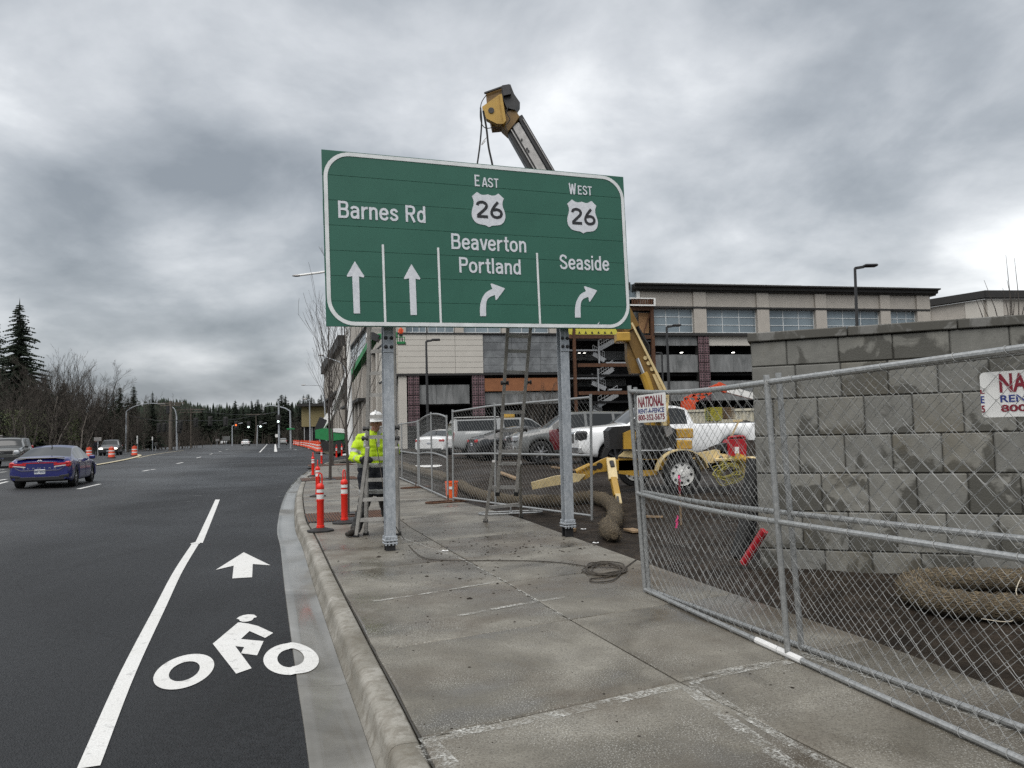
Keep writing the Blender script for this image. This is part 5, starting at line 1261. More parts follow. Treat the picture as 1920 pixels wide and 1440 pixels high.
blue, inf = car('dark blue sedan driving away in the near lane, seen from behind', 'car', 'car', SED)
b = MB(); b.box((-2.27, 0, 1.005), (.16, 1.40, .035), bev=.015); b.build('boot_spoiler', 'car_black', blue)
b = MB(); b.prism([(-.10, 0), (.08, 0), (-.06, .055)], Matrix.Translation((-.85, -.01, 1.375)) @ Matrix.Rotation(pi / 2, 4, 'X'), .02); b.build('antenna_fin', 'black_plastic', blue)
b = text_mesh('ELANTRA', frame((-2.342, .48, .655), (0, -1, 0), (0, 0, 1)), 0, .96, 0, .045, .0, .003, 2.2); b.build('badge_text', 'chrome', blue, smooth=0)
b = MB(); b.lathe([(.045, 0), (.052, .004), (.045, .008)], 20, frame((-2.345, 0, .90), (0, -1, 0), (0, 0, 1)) @ Matrix.Diagonal((1.5, .8, 1, 1))); b.f = b.f[:-2]; b.m = b.m[:-2]; b.build('emblem', 'chrome', blue)
b = MB(); b.tube([(-2.338, -.72, .70), (-2.35, -.55, .60), (-2.35, .55, .60), (-2.338, .72, .70)], .008, 4); b.build('crease', 'car_black', blue)
pr = GR(102, 908); pc = GR(96, 905)
dirB = Vector((-.33, .944, 0)).normalized(); rear = GR(76, 915.5, 0)
place(blue, (rear.x + dirB.x * 2.35 + .15, rear.y + dirB.y * 2.35 - .3, road_z(rear.x, rear.y)), dirB)
# --- generic others
SUVC = dict(L=4.6, W=.93, R=.36, wx=(-1.36, 1.34), tw=.23, rim='std', paint='car_black', sill=.27, clad=1, er=.2, tumble=.22,
    top=[(-2.3, .95), (-2.24, 1.1), (-1.95, 1.50), (-1.6, 1.64), (-.5, 1.70), (.2, 1.67), (.5, 1.58), (1.15, 1.13), (1.5, 1.06), (2.1, .94), (2.3, .62)],
    belt=[(-2.3, .93), (-2, 1.06), (0, 1.04), (1.2, 1.0), (2.1, .86), (2.3, .60)],
    side_glass=[(-2.02, -1.25), (-1.18, -.15), (-.08, .98)], doors=[(-1.1, -.12), (-.11, 1.05)], ws=(.38, 1.14), rw=(-2.22, -1.75), mirror=.72,
    fit=[('tail_light', 'tail_red', 'B', .78, .95, .2, .3, .16), ('licence_plate', 'plate_white', 'B', 0, .85, .32, .16, .03), ('bumper', 'black_plastic', 'B', 0, .45, 1.5, .25, .12), ('grille', 'black_plastic', 'F', 0, .66, .9, .22, .1), ('headlight', 'head_lit', 'F', .68, .74, .34, .14, .22), ('bumper', 'black_plastic', 'F', 0, .42, 1.4, .2, .12), ('licence_plate', 'plate_white', 'F', 0, .45, .32, .13, .02)])
SMALL = dict(SED, paint='car_white', rim='std', mirror_mat='car_white', fit=[('tail_light', 'tail_red', 'B', .68, .80, .3, .14, .2), ('licence_plate', 'plate_white', 'B', 0, .66, .32, .14, .03), ('diffuser', 'black_plastic', 'B', 0, .33, 1.4, .14, .12), ('grille', 'black_plastic', 'F', 0, .46, 1.1, .3, .12), ('headlight', 'lamp_clear', 'F', .66, .62, .4, .12, .3)])
suv, _ = car('dark small utility car coming towards the photo behind the orange drums', 'car', 'car', SUVC); p = GR(208, 853.5); place(suv, p, (.36, -.93, 0)); 
wh, _ = car('white sedan far down the road, seen from behind in the middle lane', 'car', 'car', SMALL); p = GR(461, 835.5); place(wh, p, ALONG)
c2 = dup(wh); p = GR(420, 833); place(c2, p, -ALONG); c2['label'] = 'small pale oncoming car far off, left of the white sedan'
c3, _ = car('silver utility car far away on the road, right of the white sedan', 'car', 'car', dict(SUVC, paint='car_silver')); p = GR(531, 834.5); place(c3, p, ALONG)
c4, _ = car('dark red car in the far queue between the white sedan and the silver car', 'car', 'car', dict(SMALL, paint='car_maroon')); p = GR(494, 831); place(c4, p, ALONG)
c5 = dup(c2); p = GR(503, 831.2); place(c5, p, ALONG); c5['label'] = 'light car in the far queue just right of the dark red one'
# oncoming van-like truck at the left edge
TRK = dict(L=5.2, W=.96, R=.38, wx=(-1.5, 1.6), tw=.25, rim='std', paint='car_olive', sill=.36, er=.15, tumble=.20, rear_round=.06, front_round=.07, clad=1,
    top=[(-2.6, 1.0), (-2.56, 1.2), (-2.4, 1.72), (-2.2, 1.80), (-.5, 1.84), (.35, 1.80), (.55, 1.72), (1.1, 1.26), (1.5, 1.22), (2.35, 1.14), (2.55, 1.0), (2.6, .7)],
    belt=[(-2.6, .98), (-2.3, 1.18), (1.1, 1.16), (2.3, 1.06), (2.6, .68)],
    side_glass=[(-2.35, -1.25), (-1.15, -.2), (-.1, 1.0)], doors=[(-1.1, -.15), (-.14, 1.05)], ws=(.50, 1.10), rw=(-2.55, -2.3), mirror=.85,
    fit=[('tail_light', 'tail_red', 'B', .86, 1.1, .14, .4, .14), ('grille', 'black_plastic', 'F', 0, .90, 1.15, .26, .1), ('grille_bar', 'chrome', 'F', 0, .90, .3, .09, .12), ('headlight', 'lamp_clear', 'F', .76, .9, .3, .22, .16), ('bumper', 'black_plastic', 'F', 0, .56, 1.85, .26, .16), ('licence_plate', 'plate_white', 'F', 0, .56, .32, .15, .03)])
trk, _ = car('grey-green utility vehicle with a roof rack at the left edge, coming towards the photo', 'car', 'car', TRK); p = D(18, 833, 47); place(trk, (p.x, p.y, road_z(p.x, p.y)), (.42, -.9, 0))
b = MB()
for y in (-.62, .62): b.beam((-2.0, y, 1.9), (.2, y, 1.9), .04, .04)
for x in (-1.6, -.9, -.2): b.beam((x, -.62, 1.915), (x, .62, 1.915), .05, .03)
b.build('roof_rack', 'black_plastic', trk, local=True)
# --- cars parked in the lot
def lotp(px, py):
    z = .2
    for _ in range(6): p = G(px, py, z); z = lot_z(p.x, p.y)
    return Vector((p.x, p.y, z))
PK = dict(L=5.9, W=1.01, R=.45, wx=(-1.9, 1.85), tw=.30, rim='truck', paint='car_white', sill=.48, arch=1.22, er=.12, tumble=.22, rear_round=.03, front_round=.05,
    top=[(-2.95, 1.38), (-.66, 1.38), (-.62, 1.42), (-.5, 1.86), (-.2, 1.95), (.6, 1.96), (.85, 1.90), (1.45, 1.44), (1.8, 1.40), (2.6, 1.345), (2.86, 1.30), (2.95, 1.10)],
    belt=[(-2.95, 1.32), (-.5, 1.33), (1.4, 1.31), (2.6, 1.24), (2.95, 1.05)],
    side_glass=[(-.42, .25), (.33, 1.30)], doors=[(-.5, .28), (.29, 1.35)], ws=(.78, 1.46), rw=(-.62, -.42), bed=(-2.85, -.68), mirror=1.15,
    fit=[('tail_light', 'tail_red', 'B', .93, 1.05, .14, .42, .1), ('bumper', 'chrome', 'B', 0, .66, 1.9, .2, .12), ('grille', 'chrome', 'F', 0, 1.02, 1.2, .36, .12), ('headlight', 'black_plastic', 'F', .80, 1.08, .40, .30, .30), ('lamp_lens', 'lamp_clear', 'F', .80, 1.10, .26, .17, .33), ('bumper', 'chrome', 'F', 0, .68, 1.98, .24, .22), ('fog_light', 'lamp_clear', 'F', .72, .72, .26, .09, .26)])
gmc, _ = car('white lifted pickup truck parked nose-left behind the yellow trailer', 'pickup truck', 'pickup_truck', PK)
fw_ = lotp(1152, 884); fd = Vector((-.90, -.43, 0)).normalized(); cgm = Vector((fw_.x, fw_.y, 0)) - fd * 1.85
cgm = D(1240, 800, 22.8); place(gmc, (cgm.x, cgm.y, .22), (-.975, -.22, 0))
GSU = dict(SUVC, fit=[('tail_light', 'tail_red', 'B', .80, 1.15, .14, .4, .16), ('grille', 'black_plastic', 'F', 0, .86, 1.1, .26, .1), ('headlight', 'lamp_clear', 'F', .74, .9, .34, .2, .22), ('bumper', 'chrome', 'F', 0, .56, 1.8, .16, .16)], L=5.0, paint='car_grey', W=.97, R=.40, wx=(-1.45, 1.5), sill=.34, clad=0, rim='std', mirror_mat='car_grey', door_paint={(1, 'R'): 'car_maroon', (1, 'L'): 'car_maroon'},
    top=[(-2.5, 1.1), (-2.45, 1.3), (-2.25, 1.75), (-2.0, 1.82), (-.3, 1.86), (.35, 1.83), (.6, 1.74), (1.2, 1.30), (1.6, 1.24), (2.25, 1.13), (2.45, .98), (2.5, .7)],
    belt=[(-2.5, 1.08), (-2.2, 1.22), (1.1, 1.19), (2.2, 1.04), (2.5, .68)], side_glass=[(-2.2, -1.3), (-1.2, -.25), (-.15, 1.05)], doors=[(-1.1, .10), (.11, 1.2)], ws=(.55, 1.22), rw=(-2.45, -2.15), mirror=.85)
gsu, _ = car('grey utility vehicle with a dark red door parked left of the white pickup', 'car', 'car', GSU); p = D(1078, 800, 27.8); place(gsu, (p.x, p.y, .33), (-.985, -.17, 0))
bsd, _ = car('black sedan parked behind the right-hand ladder, tail to the left', 'car', 'car', dict(SMALL, paint='car_black', mirror_mat='car_black', rim='sport')); p = D(980, 800, 33); place(bsd, (p.x, p.y, .33), (.86, -.51, 0)); bsd.rotation_euler.z = math.atan2(.28, .96)
wsd = dup(wh); p = D(832, 800, 43); place(wsd, (p.x, p.y, .33), (.25, .97, 0)); wsd['label'] = 'white sedan parked tail-on behind the curved-top fence panel'
CAN = dict(PK, paint='car_silver', rim='std', R=.38, sill=.40, mirror_mat='car_silver', top=[(-2.95, 1.3), (-2.93, 1.74), (-2.8, 1.83), (-.7, 1.86), (-.6, 1.86), (-.2, 1.86), (.6, 1.86), (.85, 1.80), (1.45, 1.34), (1.8, 1.28), (2.6, 1.18), (2.85, 1.1), (2.95, .85)], belt=[(-2.95, 1.22), (1.4, 1.2), (2.6, 1.1), (2.95, .82)], side_glass=[(-2.7, -.85), (-.5, .25), (.33, 1.30)], rw=(-2.94, -2.9), bed=(-9, -8), tumble=.16,
    fit=[('tail_light', 'tail_red', 'B', .93, 1.0, .14, .42, .1), ('bumper', 'chrome', 'B', 0, .6, 1.9, .18, .12), ('headlight', 'lamp_clear', 'F', .80, .98, .3, .24, .25)])
can, _ = car('silver pickup truck with a canopy parked side-on beyond the fence', 'pickup truck', 'pickup_truck', CAN); p = D(958, 800, 36); place(can, (p.x, p.y, .33), (.97, .2, 0))
b = MB(); b.box((-.1, .1, 1.98), (.55, .55, .28), bev=.06); b.build('roof_box', 'lift_yellow', can, local=True); b = MB(); b.box((-1.7, 0, 1.90), (2.0, 1.5, .03)); b.build('canopy_roof', 'white_paint', can, local=True)
rd, _ = car('dark red car mostly hidden behind the white pickup and grey vehicle', 'car', 'car', dict(SUVC, paint='car_maroon', fit=SUVC['fit'][:2])); p = D(1140, 800, 36); place(rd, (p.x, p.y, .34), (-.95, -.3, 0))
b = MB(); b.beam((-1.5, -.6, 1.75), (.2, -.6, 1.75), .04, .04); b.beam((-1.5, .6, 1.75), (.2, .6, 1.75), .04, .04); b.box((-.9, .3, 1.80), (.9, .5, .12), bev=.04); b.build('roof_rack', 'black_plastic', rd, local=True)
# ------------------------------------------------------------------ big building with parking decks
mat('stucco', col=(.40, .37, .33), rough=.85, var=.07, scale=1.2, bump=.15)
mat('stucco_pale', col=(.50, .475, .43), rough=.85, var=.05, scale=.8, bump=.1)
mat('raw_concrete', fn=lambda t: (t.set('Base Color', t.mix(t.ramp(t.noise(1.1, 6, .65, .5, stretch=(1, 1, .3)), (.35, 0.), (.7, 1.)), (.10, .105, .105), (.235, .24, .24))), t.set('Roughness', .8)))
mat('grey_board', fn=lambda t: (t.set('Base Color', t.mix(t.ramp(t.noise(.5, 7, .7, .8), (.4, 0.), (.6, 1.)), (.105, .112, .118), (.20, .212, .22))), t.set('Roughness', .75)))
mat('cornice_black', col=(.018, .017, .016), rough=.6)
mat('deck_dark', col=(.010, .010, .011), rough=.9)
mat('maroon_board', col=(.15, .088, .10), rough=.7, var=.25, scale=2)
mat('mullion', col=(.62, .64, .64), rough=.5)
def f_bglass(t):
    n = t.noise(.14, 3, .5, .5, stretch=(1, 1, .3)); t.set('Base Color', t.ramp(n, (.35, (.11, .145, .17)), (.65, (.22, .27, .30)))); t.set('Roughness', .08); t.set('Metallic', .0); t.b.inputs['Specular IOR Level'].default_value = 1.0
mat('building_glass', f_bglass)
mat('stair_metal', col=(.36, .37, .38), rough=.5, metal=.3)
mat('tarp_yellow', col=(.52, .47, .06), rough=.6)
mat('osb', col=(.30, .17, .08), rough=.85, var=.35, scale=12)
K = D(745, 760, 80.0); K.z = 0; E1v = Vector((.979, .205, 0)).normalized(); E2v = Vector((-.295, .955, 0)).normalized(); N1 = Vector((E1v.y, -E1v.x, 0)); N2 = Vector((-E2v.y, E2v.x, 0))
bd = thing('hospital_building', 'long beige building with black cornice and open parking decks behind the lot', 'building', tuple(K))
FM = Matrix((E1v, Vector((-E1v.y, E1v.x, 0)), Vector((0, 0, 1)))).transposed().to_4x4(); FM.translation = K          # x along front, y into building
SM2 = Matrix((E2v, Vector((E2v.y, -E2v.x, 0)), Vector((0, 0, 1)))).transposed().to_4x4(); SM2.translation = K       # x along side, y into building
def fp(x, y): return onvert(x, y, K, E1v)
def sp(x, y): return onvert(x, y, K, E2v)
def bb_(name, matn, x0, x1, z0, z1, y0, y1, M=FM, parent=None, bev=0):
    b = MB(); b.box(((x0 + x1) / 2, (y0 + y1) / 2, (z0 + z1) / 2), (abs(x1 - x0), y1 - y0, abs(z1 - z0)), M, bev=bev); return b.build(name, matn, parent or bd, smooth=0)
X = lambda px: fp(px, 700)[0]
Z = lambda px, py: fp(px, py)[1]
x0, x5, xe = 0, X(1065), X(1747)
z_pb, z_pt = Z(758, 701), Z(758, 627)
z_r = Z(1300, 534)
# dark interior decks
bb_('deck_interior', 'deck_dark', .6, xe - .5, -1, z_pt + .2, 7, 7.3)
for zz0 in (Z(830, 758), Z(830, 705)): bb_('deck_slab', 'deck_dark', .5, xe - .3, zz0 - .12, zz0 + .12, .9, 8)
bb_('roof_slab', 'deck_dark', .5, xe - .4, z_r - 1.2, z_r - .8, .8, 30)
bb_('inner_wall', 'deck_dark', .6, xe - .4, z_pt - .5, z_r - 1.0, 1.2, 1.4)
# front, left section: pale siding panels (columns and rows), then grey boards
def panels(name, matn, xa, xb, nx, za, zb, nz, y0=-.25, y1=.3, M=FM, g=.03, st=0):
    for i in range(nx):
        for j in range(nz):
            bb_(name, matn, xa + (xb - xa) * i / nx + g / 2, xa + (xb - xa) * (i + 1) / nx - g / 2, za + (zb - za) * j / nz + g / 2, za + (zb - za) * (j + 1) / nz - g / 2, y0 + ((i * 7 + j * 3) % 3) * .004, y1, M)
panels('siding_panel', 'stucco_pale', .12, X(906), 3, z_pb, z_pt, 7)
panels('grey_board', 'grey_board', X(906), X(1066), 3, z_pb + .05, z_pt - .05, 5, -.12)
bb_('backing', 'deck_dark', .2, X(1066), z_pb + .1, z_pt - .05, .35, .6)
bb_('flashing', 'cornice_black', -.1, X(1066), z_pt, z_pt + .16, -.35, .4); bb_('flashing', 'cornice_black', -.1, X(1066), z_pb - .22, z_pb, -.3, .4)
zt2 = z_pt + .16
def window(xa, xb, za, zb, nx, nz, M=FM, y=.15, first='window'):
    w = bb_(first, 'mullion', xa, xb, za, za + .07, y - .06, y + .05, M); b = MB(); wdt = .065
    bb_('pane_backing', 'building_glass', xa + .02, xb - .02, za + .02, zb - .02, y + .03, y + .09, M, w) if False else None
    for i in range(nx + 1): xx = xa + (xb - xa) * i / nx; b.box((xx, y, (za + zb) / 2), (wdt, .11, zb - za), M)
    for j in range(1, nz + 1): zz = za + (zb - za) * j / nz; b.box(((xa + xb) / 2, y, zz), (xb - xa, .10, wdt), M)
    b.build('frame', 'mullion', w, smooth=0)
    for i in range(nx):
        for j in range(nz): bb_('pane', 'building_glass', xa + (xb - xa) * i / nx + .03, xa + (xb - xa) * (i + 1) / nx - .03, za + (zb - za) * j / nz + .03, za + (zb - za) * (j + 1) / nz - .03, y + .01, y + .05, M, w)
# strip of windows above the siding, up to the roof (mostly behind the sign)
zw0, zw1 = Z(1260, 623.5), Z(1260, 579)
for i, (a, c) in enumerate(((762, 800), (804, 852), (870, 940), (955, 1030))): window(X(a), X(c), zt2 + .05, zw1, 3, 3)
for a, c in ((745, 762), (852, 870), (940, 955), (1030, 1066)): bb_('pilaster', 'stucco', X(a) + .1, X(c), zt2, zw1 + .2, -.35, .3)
bb_('wall_panel', 'stucco', .1, X(1066), zw1 + .2, z_r - .8, -.2, .3)
bb_('cornice', 'cornice_black', -.3, X(1183), z_r - .8, z_r, -.8, .6)
# parking deck fronts, left section
bb_('corner_pier', 'stucco_pale', .15, X(762), 0, z_pb - .22, -.1, .8)
zs1, zs0 = Z(785, 722), Z(785, 758)
for a, c in ((786, 880), (908, 1066)):
    n = 3 if a < 900 else 5
    for i in range(n): bb_('deck_front', 'raw_concrete', X(a) + (X(c) - X(a)) * i / n + .015, X(a) + (X(c) - X(a)) * (i + 1) / n - .015, zs0 if a < 900 else Z(1000, 757), zs1 if a < 900 else Z(1000, 735), .15, .5)
bb_('plywood_band', 'plywood', X(908), X(1046), Z(975, 733), Z(975, 709), -.1, .15)
def maroon(pa, pb, pya, pyb, y=-.2):
    xa, xb = X(pa), X(pb); za, zb = Z(pa, pya), Z(pa, pyb); n = max(1, int((zb - za) / 1.0)); col = bb_('column', 'cornice_black', xa, xb, za, zb, y + .12, y + .9)
    for j in range(n):
        for i in (0, 1):
            xc0 = xa + (xb - xa) * (i * .5 + .03); xc1 = xa + (xb - xa) * (i * .5 + .47); zc0 = za + (zb - za) * j / n + .05; zc1 = za + (zb - za) * (j + 1) / n - .05
            p_ = bb_('board_panel', 'maroon_board', xc0, xc1, zc0, zc1, y, y + .12, FM, col, bev=.02)
            b = MB()
            for u in (.25, .75):
                for v in (.18, .5, .82): b.box((xc0 + (xc1 - xc0) * u, y - .012, zc0 + (zc1 - zc0) * v), (.15, .03, .17), FM)
            b.build('anchor_plate', 'cornice_black', p_, smooth=0, kind='stuff')
for a, c in ((764, 786), (884, 908)): maroon(a, c, 800, 703)
# stair bay
xs0, xs1 = X(1066), X(1226)
bb_('stairwell_back', 'deck_dark', xs0, xs1, -.5, z_pt + .5, 5, 5.2)
for py0, py1 in ((650, 668), (700, 720)): bb_('stairwell_wall', 'raw_concrete', xs0, X(1200), Z(1120, py1), Z(1120, py0), 4.6, 4.9)
bb_('tarp', 'tarp_yellow', X(1064), X(1162), Z(1110, 628), Z(1110, 616), -.4, -.3)
for i in range(8):
    px = 1072 + i * 12; b = MB(); q = [(X(px), Z(1110, 626.5)), (X(px + 5), Z(1110, 626.5)), (X(px + 2.5), Z(1110, 621.5))]
    M = FM @ Matrix.Translation((0, -.41, 0)) @ Matrix.Rotation(pi / 2, 4, 'X'); b.prism(q, M, .01); b.build('print_mark', 'cornice_black', bd, smooth=0)
for a, c in ((1074, 1079), (1221, 1227)): bb_('steel_column', 'rust_steel', X(a), X(c), 0, Z(1110, 560) if a > 1200 else Z(1110, 617), -.5, -.15)
for py, a in ((632, 1066), (685, 1082), (737, 1082)): bb_('steel_beam', 'rust_steel', X(a), X(1226), Z(1110, py + 3.5), Z(1110, py - 3), -.45, -.1)
bb_('steel_beam', 'rust_steel', X(1160), X(1227), Z(1200, 583), Z(1200, 577), -.45, -.1); bb_('steel_beam', 'rust_steel', X(1160), X(1227), Z(1200, 636), Z(1200, 630), -.45, -.1)
bb_('osb_panel', 'osb', X(1203), X(1222), Z(1210, 624), Z(1210, 586), .3, .4); bb_('stairwell_wall', 'grey_board', X(1120), X(1226), Z(1200, 626), Z(1200, 583), .9, 1.0)
b = MB(); b.beam(FM @ Vector((X(1209), -.2, Z(1210, 624))), FM @ Vector((X(1222), -.2, Z(1222, 586))), .12, .12); b.build('brace', 'rust_steel', bd)
for i in range(9): bb_('baluster_panel', 'rust_steel', X(1184 + i * 4.4), X(1187 + i * 4.4), Z(1200, 573.5), Z(1200, 563), -.9, -.8)
for za, zb in ((561, 563), (573.5, 576)): bb_('balcony_rail', 'white_paint', X(1170), X(1228), Z(1200, zb), Z(1200, za), -.95, -.75)
bb_('balcony_rail', 'white_paint', X(1225), X(1228), Z(1200, 576), Z(1200, 561), -.96, -.74)
bb_('white_column', 'white_paint', X(1197), X(1203), Z(1200, 562), Z(1200, 533), -.3, 0); bb_('blue_glass', 'building_glass', X(1170), X(1197), Z(1200, 562), Z(1200, 533), 0, .1)
def flight(x0, y0, x1, y1):
    a, c = fp(x0, y0), fp(x1, y1); A = FM @ Vector((a[0], 1.2, a[1])); C = FM @ Vector((c[0], 1.2, c[1])); f = MB(); f.beam(A, C, .14, .5); s = f.build('stair_stringer', 'stair_metal', bd); f = MB(); f.beam(A + Vector((0, 1.3, 0)), C + Vector((0, 1.3, 0)), .12, .32); f.build('stair_stringer', 'stair_metal', bd)
    n = 9; t = MB()
    for i in range(n): p = A.lerp(C, (i + .5) / n); t.box(p + Vector((.1, .65, .1)), (.32, 1.3, .05))
    t.build('stair_tread', 'stair_metal', s, kind='stuff')
    r = MB(); r.tube([A + Vector((0, 0, 1.0)), C + Vector((0, 0, 1.0))], .05, 5); r.tube([A + Vector((0, 0, .55)), C + Vector((0, 0, .55))], .03, 4)
    for i in range(7): p = A.lerp(C, i / 6); r.tube([p, p + Vector((0, 0, 1.0))], .03, 4)
    r.build('stair_railing', 'stair_metal', s)
for f in ((1130, 652, 1157, 637), (1118, 661, 1140, 674), (1130, 708, 1156, 690), (1116, 716, 1142, 728), (1128, 760, 1165, 738), (1118, 770, 1135, 780)): flight(*f)
for py, a, c in ((655, 1066, 1128), (679, 1142, 1180), (708, 1066, 1125), (730, 1145, 1170)):
    bb_('stair_landing', 'stair_metal', X(a), X(c), Z(1110, py + 1.5), Z(1110, py - 1.5), .9, 3)
for a in (1127, 1124): bb_('stair_post', 'stair_metal', X(a), X(a + 2.5), Z(1110, 733 if a == 1124 else 681), Z(1110, 690 if a == 1124 else 637), .7, .9)
# front, right section
bays = [(1228, 1303), (1328, 1422), (1445, 1532), (1553, 1654), (1673, 1723)]; pil = [(1303, 1327), (1422, 1445), (1532, 1553), (1654, 1673), (1723, 1747)]
zp0, zp1 = Z(1260, 575), Z(1260, 549)
for a, c in bays:
    window(X(a), X(c), zw0, zw1, 3, 3, y=.2)
    bb_('wall_panel', 'stucco', X(a), X(c), zp0, zp1 + .1, -.1, .3)
for a, c in pil: bb_('pilaster', 'stucco', X(a) + .02, X(c) - .02, zw0 - .1, zp1 + .1, -.35, .3)
bb_('wall_panel', 'stucco', X(1203), X(1228), zp0, zp1 + .1, -.1, .3)
bb_('trim_band', 'cornice_black', X(1226), xe, zw1 + .02, zp0 - .02, -.42, .1); bb_('sill_band', 'cornice_black', X(1226), xe, zw0 - .42, zw0 - .1, -.5, .35)
b = MB(); prof = [(-1.35, zp1 + .85), (-1.35, zp1 + .70), (-.9, zp1 + .62), (-.85, zp1 + .3), (-.5, zp1 + .25), (-.45, zp1 + .08), (.5, zp1 + .08), (.5, zp1 + .85)]
Mx = FM @ Matrix(((0, 0, 1, X(1190)), (1, 0, 0, 0), (0, 1, 0, 0), (0, 0, 0, 1))); b.prism(prof, Mx, xe + .9 - X(1190)); b.build('cornice', 'cornice_black', bd, smooth=0)
for a, c, dz in ((1190, 1500, .88), (1512, 1600, .86), (1605, 1700, .87)): bb_('parapet_cap', 'mullion', X(a), X(c), zp1 + dz, zp1 + dz + .05, -1.2, -.9)
edges = [X(1226), X(1310), X(1331), xe]
for (pa, pb) in ((628.5, 648), (666, 698), (716, 752)):
    for a, c in ((edges[0], edges[1]), (edges[2], edges[3])):
        n = max(2, int((c - a) / 2.9))
        for i in range(n): bb_('deck_front', 'stucco_pale' if (pa < 630 and a > edges[1]) else 'raw_concrete', a + (c - a) * i / n + .012, a + (c - a) * (i + 1) / n - .012, Z(1270, pb), Z(1270, pa), -.05, .4)
maroon(1309, 1330, 752, 628, y=-.35); maroon(1560, 1580, 752, 628, y=-.35)
for pz in (664, 714): bb_('deck_slab', 'raw_concrete', X(1226), xe, Z(1270, pz + 3), Z(1270, pz), .5, 7)
for px in (1102, 1232, 1236, 1300, 1400, 1112, 1470, 850, 1000):
    b = MB(); p = FM @ Vector((X(px), 3.0, Z(1120, 709) if px % 2 else Z(1120, 656))); b.box(p, (.3, .3, .06)); b.build('deck_lamp', mat('deck_lamp', col=(.9, .9, .85), Emission_Color=(1, .97, .9, 1), Emission_Strength=3.), bd)
bb_('end_wall', 'stucco', xe, xe + .3, -1, zp1 + .1, -.1, 25)
# side facade along the road
XS = lambda px: sp(px, 760)[0]
h2 = lambda px, py: sp(px, py)[1]
zc = h2(611, 686)                                      # cornice of the far block
xa, xb = XS(652), XS(611)
bb_('side_wall_core', 'deck_dark', 1, XS(613), -1, z_r - 1, 1.2, 1.5, SM2)
bb_('cornice', 'cornice_black', XS(647), xb + 1.0, zc - 2.2, zc, -1.3, 2, SM2)
bb_('wall_panel', 'stucco', XS(647), xb, zc - 4.6, zc - 2.2, -.3, .5, SM2)
npier = 9
for i in range(npier): x = XS(647) + (xb - XS(647)) * (i + .2) / npier; bb_('pier', 'stucco', x, x + (xb - XS(647)) / npier * .45, 0, zc - 4.6, -.6, .6, SM2)
bb_('canopy_band', 'cornice_black', XS(647), xb, zc * .47, zc * .47 + .5, -1.8, .2, SM2)
bb_('end_wall', 'stucco_pale', xb - .3, xb + .4, 0, zc - .5, -.3, 20, SM2)
# mid block: curtain wall grid and piers
xm0, xm1 = XS(690), XS(652); zg1, zg0 = h2(668, 640), h2(668, 694)
bb_('wall_panel', 'stucco', xm0, xm1, zg1, zg1 + 4, -.3, .5, SM2); bb_('trim_band', 'cornice_black', xm0, xm1, zg1 - .3, zg1, -.45, .3, SM2)
window(xm0 + 1, xm1 - 1, zg0, zg1 - .3, 7, 5, SM2, y=-.1)
for i in range(6): x = xm0 + (xm1 - xm0) * (i + .1) / 6; bb_('pier', 'stucco', x, x + 1.6, 0, zg0 - .3, -.7, .5, SM2); bb_('pier_cap', 'cornice_black', x - .3, x + 1.9, zg0 - .5, zg0 - .3, -.9, .5, SM2)
for i in range(5): x = xm0 + (xm1 - xm0) * (i + .6) / 6; bb_('tall_window', 'building_glass', x, x + 1.5, 2, zg0 - 2, .2, .3, SM2)
bb_('canopy_band', 'cornice_black', xm0, xm1, 6.6, 7.0, -1.4, .2, SM2)
# near block of the side: siding, dark openings, pale columns
xn1 = XS(690)
for j in range(4):
    za = z_pb + (z_pt - z_pb) * j / 4; n = 4
    for i in range(n): bb_('siding_panel', 'stucco_pale', .05 + (XS(716) - .05) * i / n + .02, .05 + (XS(716) - .05) * (i + 1) / n - .02, za + .02, za + (z_pt - z_pb) / 4 - .02, -.25, .3, SM2)
bb_('flashing', 'cornice_black', .0, XS(716), z_pb - .22, z_pb, -.35, .4, SM2); bb_('flashing', 'cornice_black', .0, XS(690), z_pt, z_pt + .16, -.35, .4, SM2)
bb_('wall_panel', 'stucco', .1, XS(690), z_pt + .2, z_r - .8, -.1, .3, SM2); bb_('cornice', 'cornice_black', -.3, XS(690), z_r - .8, z_r, -.8, .6, SM2)
for i, px in enumerate((738, 722, 712, 703, 696)): x = XS(px); bb_('column', 'stucco_pale' if i % 2 == 0 else 'stucco', x, x + 1.3, 0, z_pb - .2 if px > 716 else z_pt, -.3, .8, SM2)
for i in range(3): x = XS(716) + 1.5 + i * 6; bb_('tall_window', 'building_glass', x, x + 2.6, z_pb - 3, z_pb + 1.5, .5, .6, SM2)
# second building at the far right
K2 = D(1849, 600, 112); K2.z = 0; e3 = Vector((.99, .12, 0)).normalized(); e4 = Vector((-.55, .83, 0)).normalized()
b2 = thing('distant_building', 'low beige building with black roof edge above the right end of the block wall', 'building', tuple(K2))
M3 = Matrix((e3, Vector((-e3.y, e3.x, 0)), Vector((0, 0, 1)))).transposed().to_4x4(); M3.translation = K2; M4 = Matrix((e4, Vector((e4.y, -e4.x, 0)), Vector((0, 0, 1)))).transposed().to_4x4(); M4.translation = K2
zt = D(1849, 546, 112).z
for M, L in ((M3, 30), (M4, 34)):
    bb_('wall', 'stucco', .1, L, 0, zt - 1.2, -.0, .5, M, b2); bb_('cornice', 'cornice_black', -.6, L, zt - 1.1, zt, -.8, .5, M, b2)
    for x in (0.15, 8, 16, 24): bb_('pilaster', 'stucco_pale', x + .02, x + 2.6, 0, zt - 1.25, -.25, -.02, M, b2)
    bb_('trim_band', 'cornice_black', 2.9, L, zt - 4.0, zt - 3.7, -.15, -.03, M, b2)
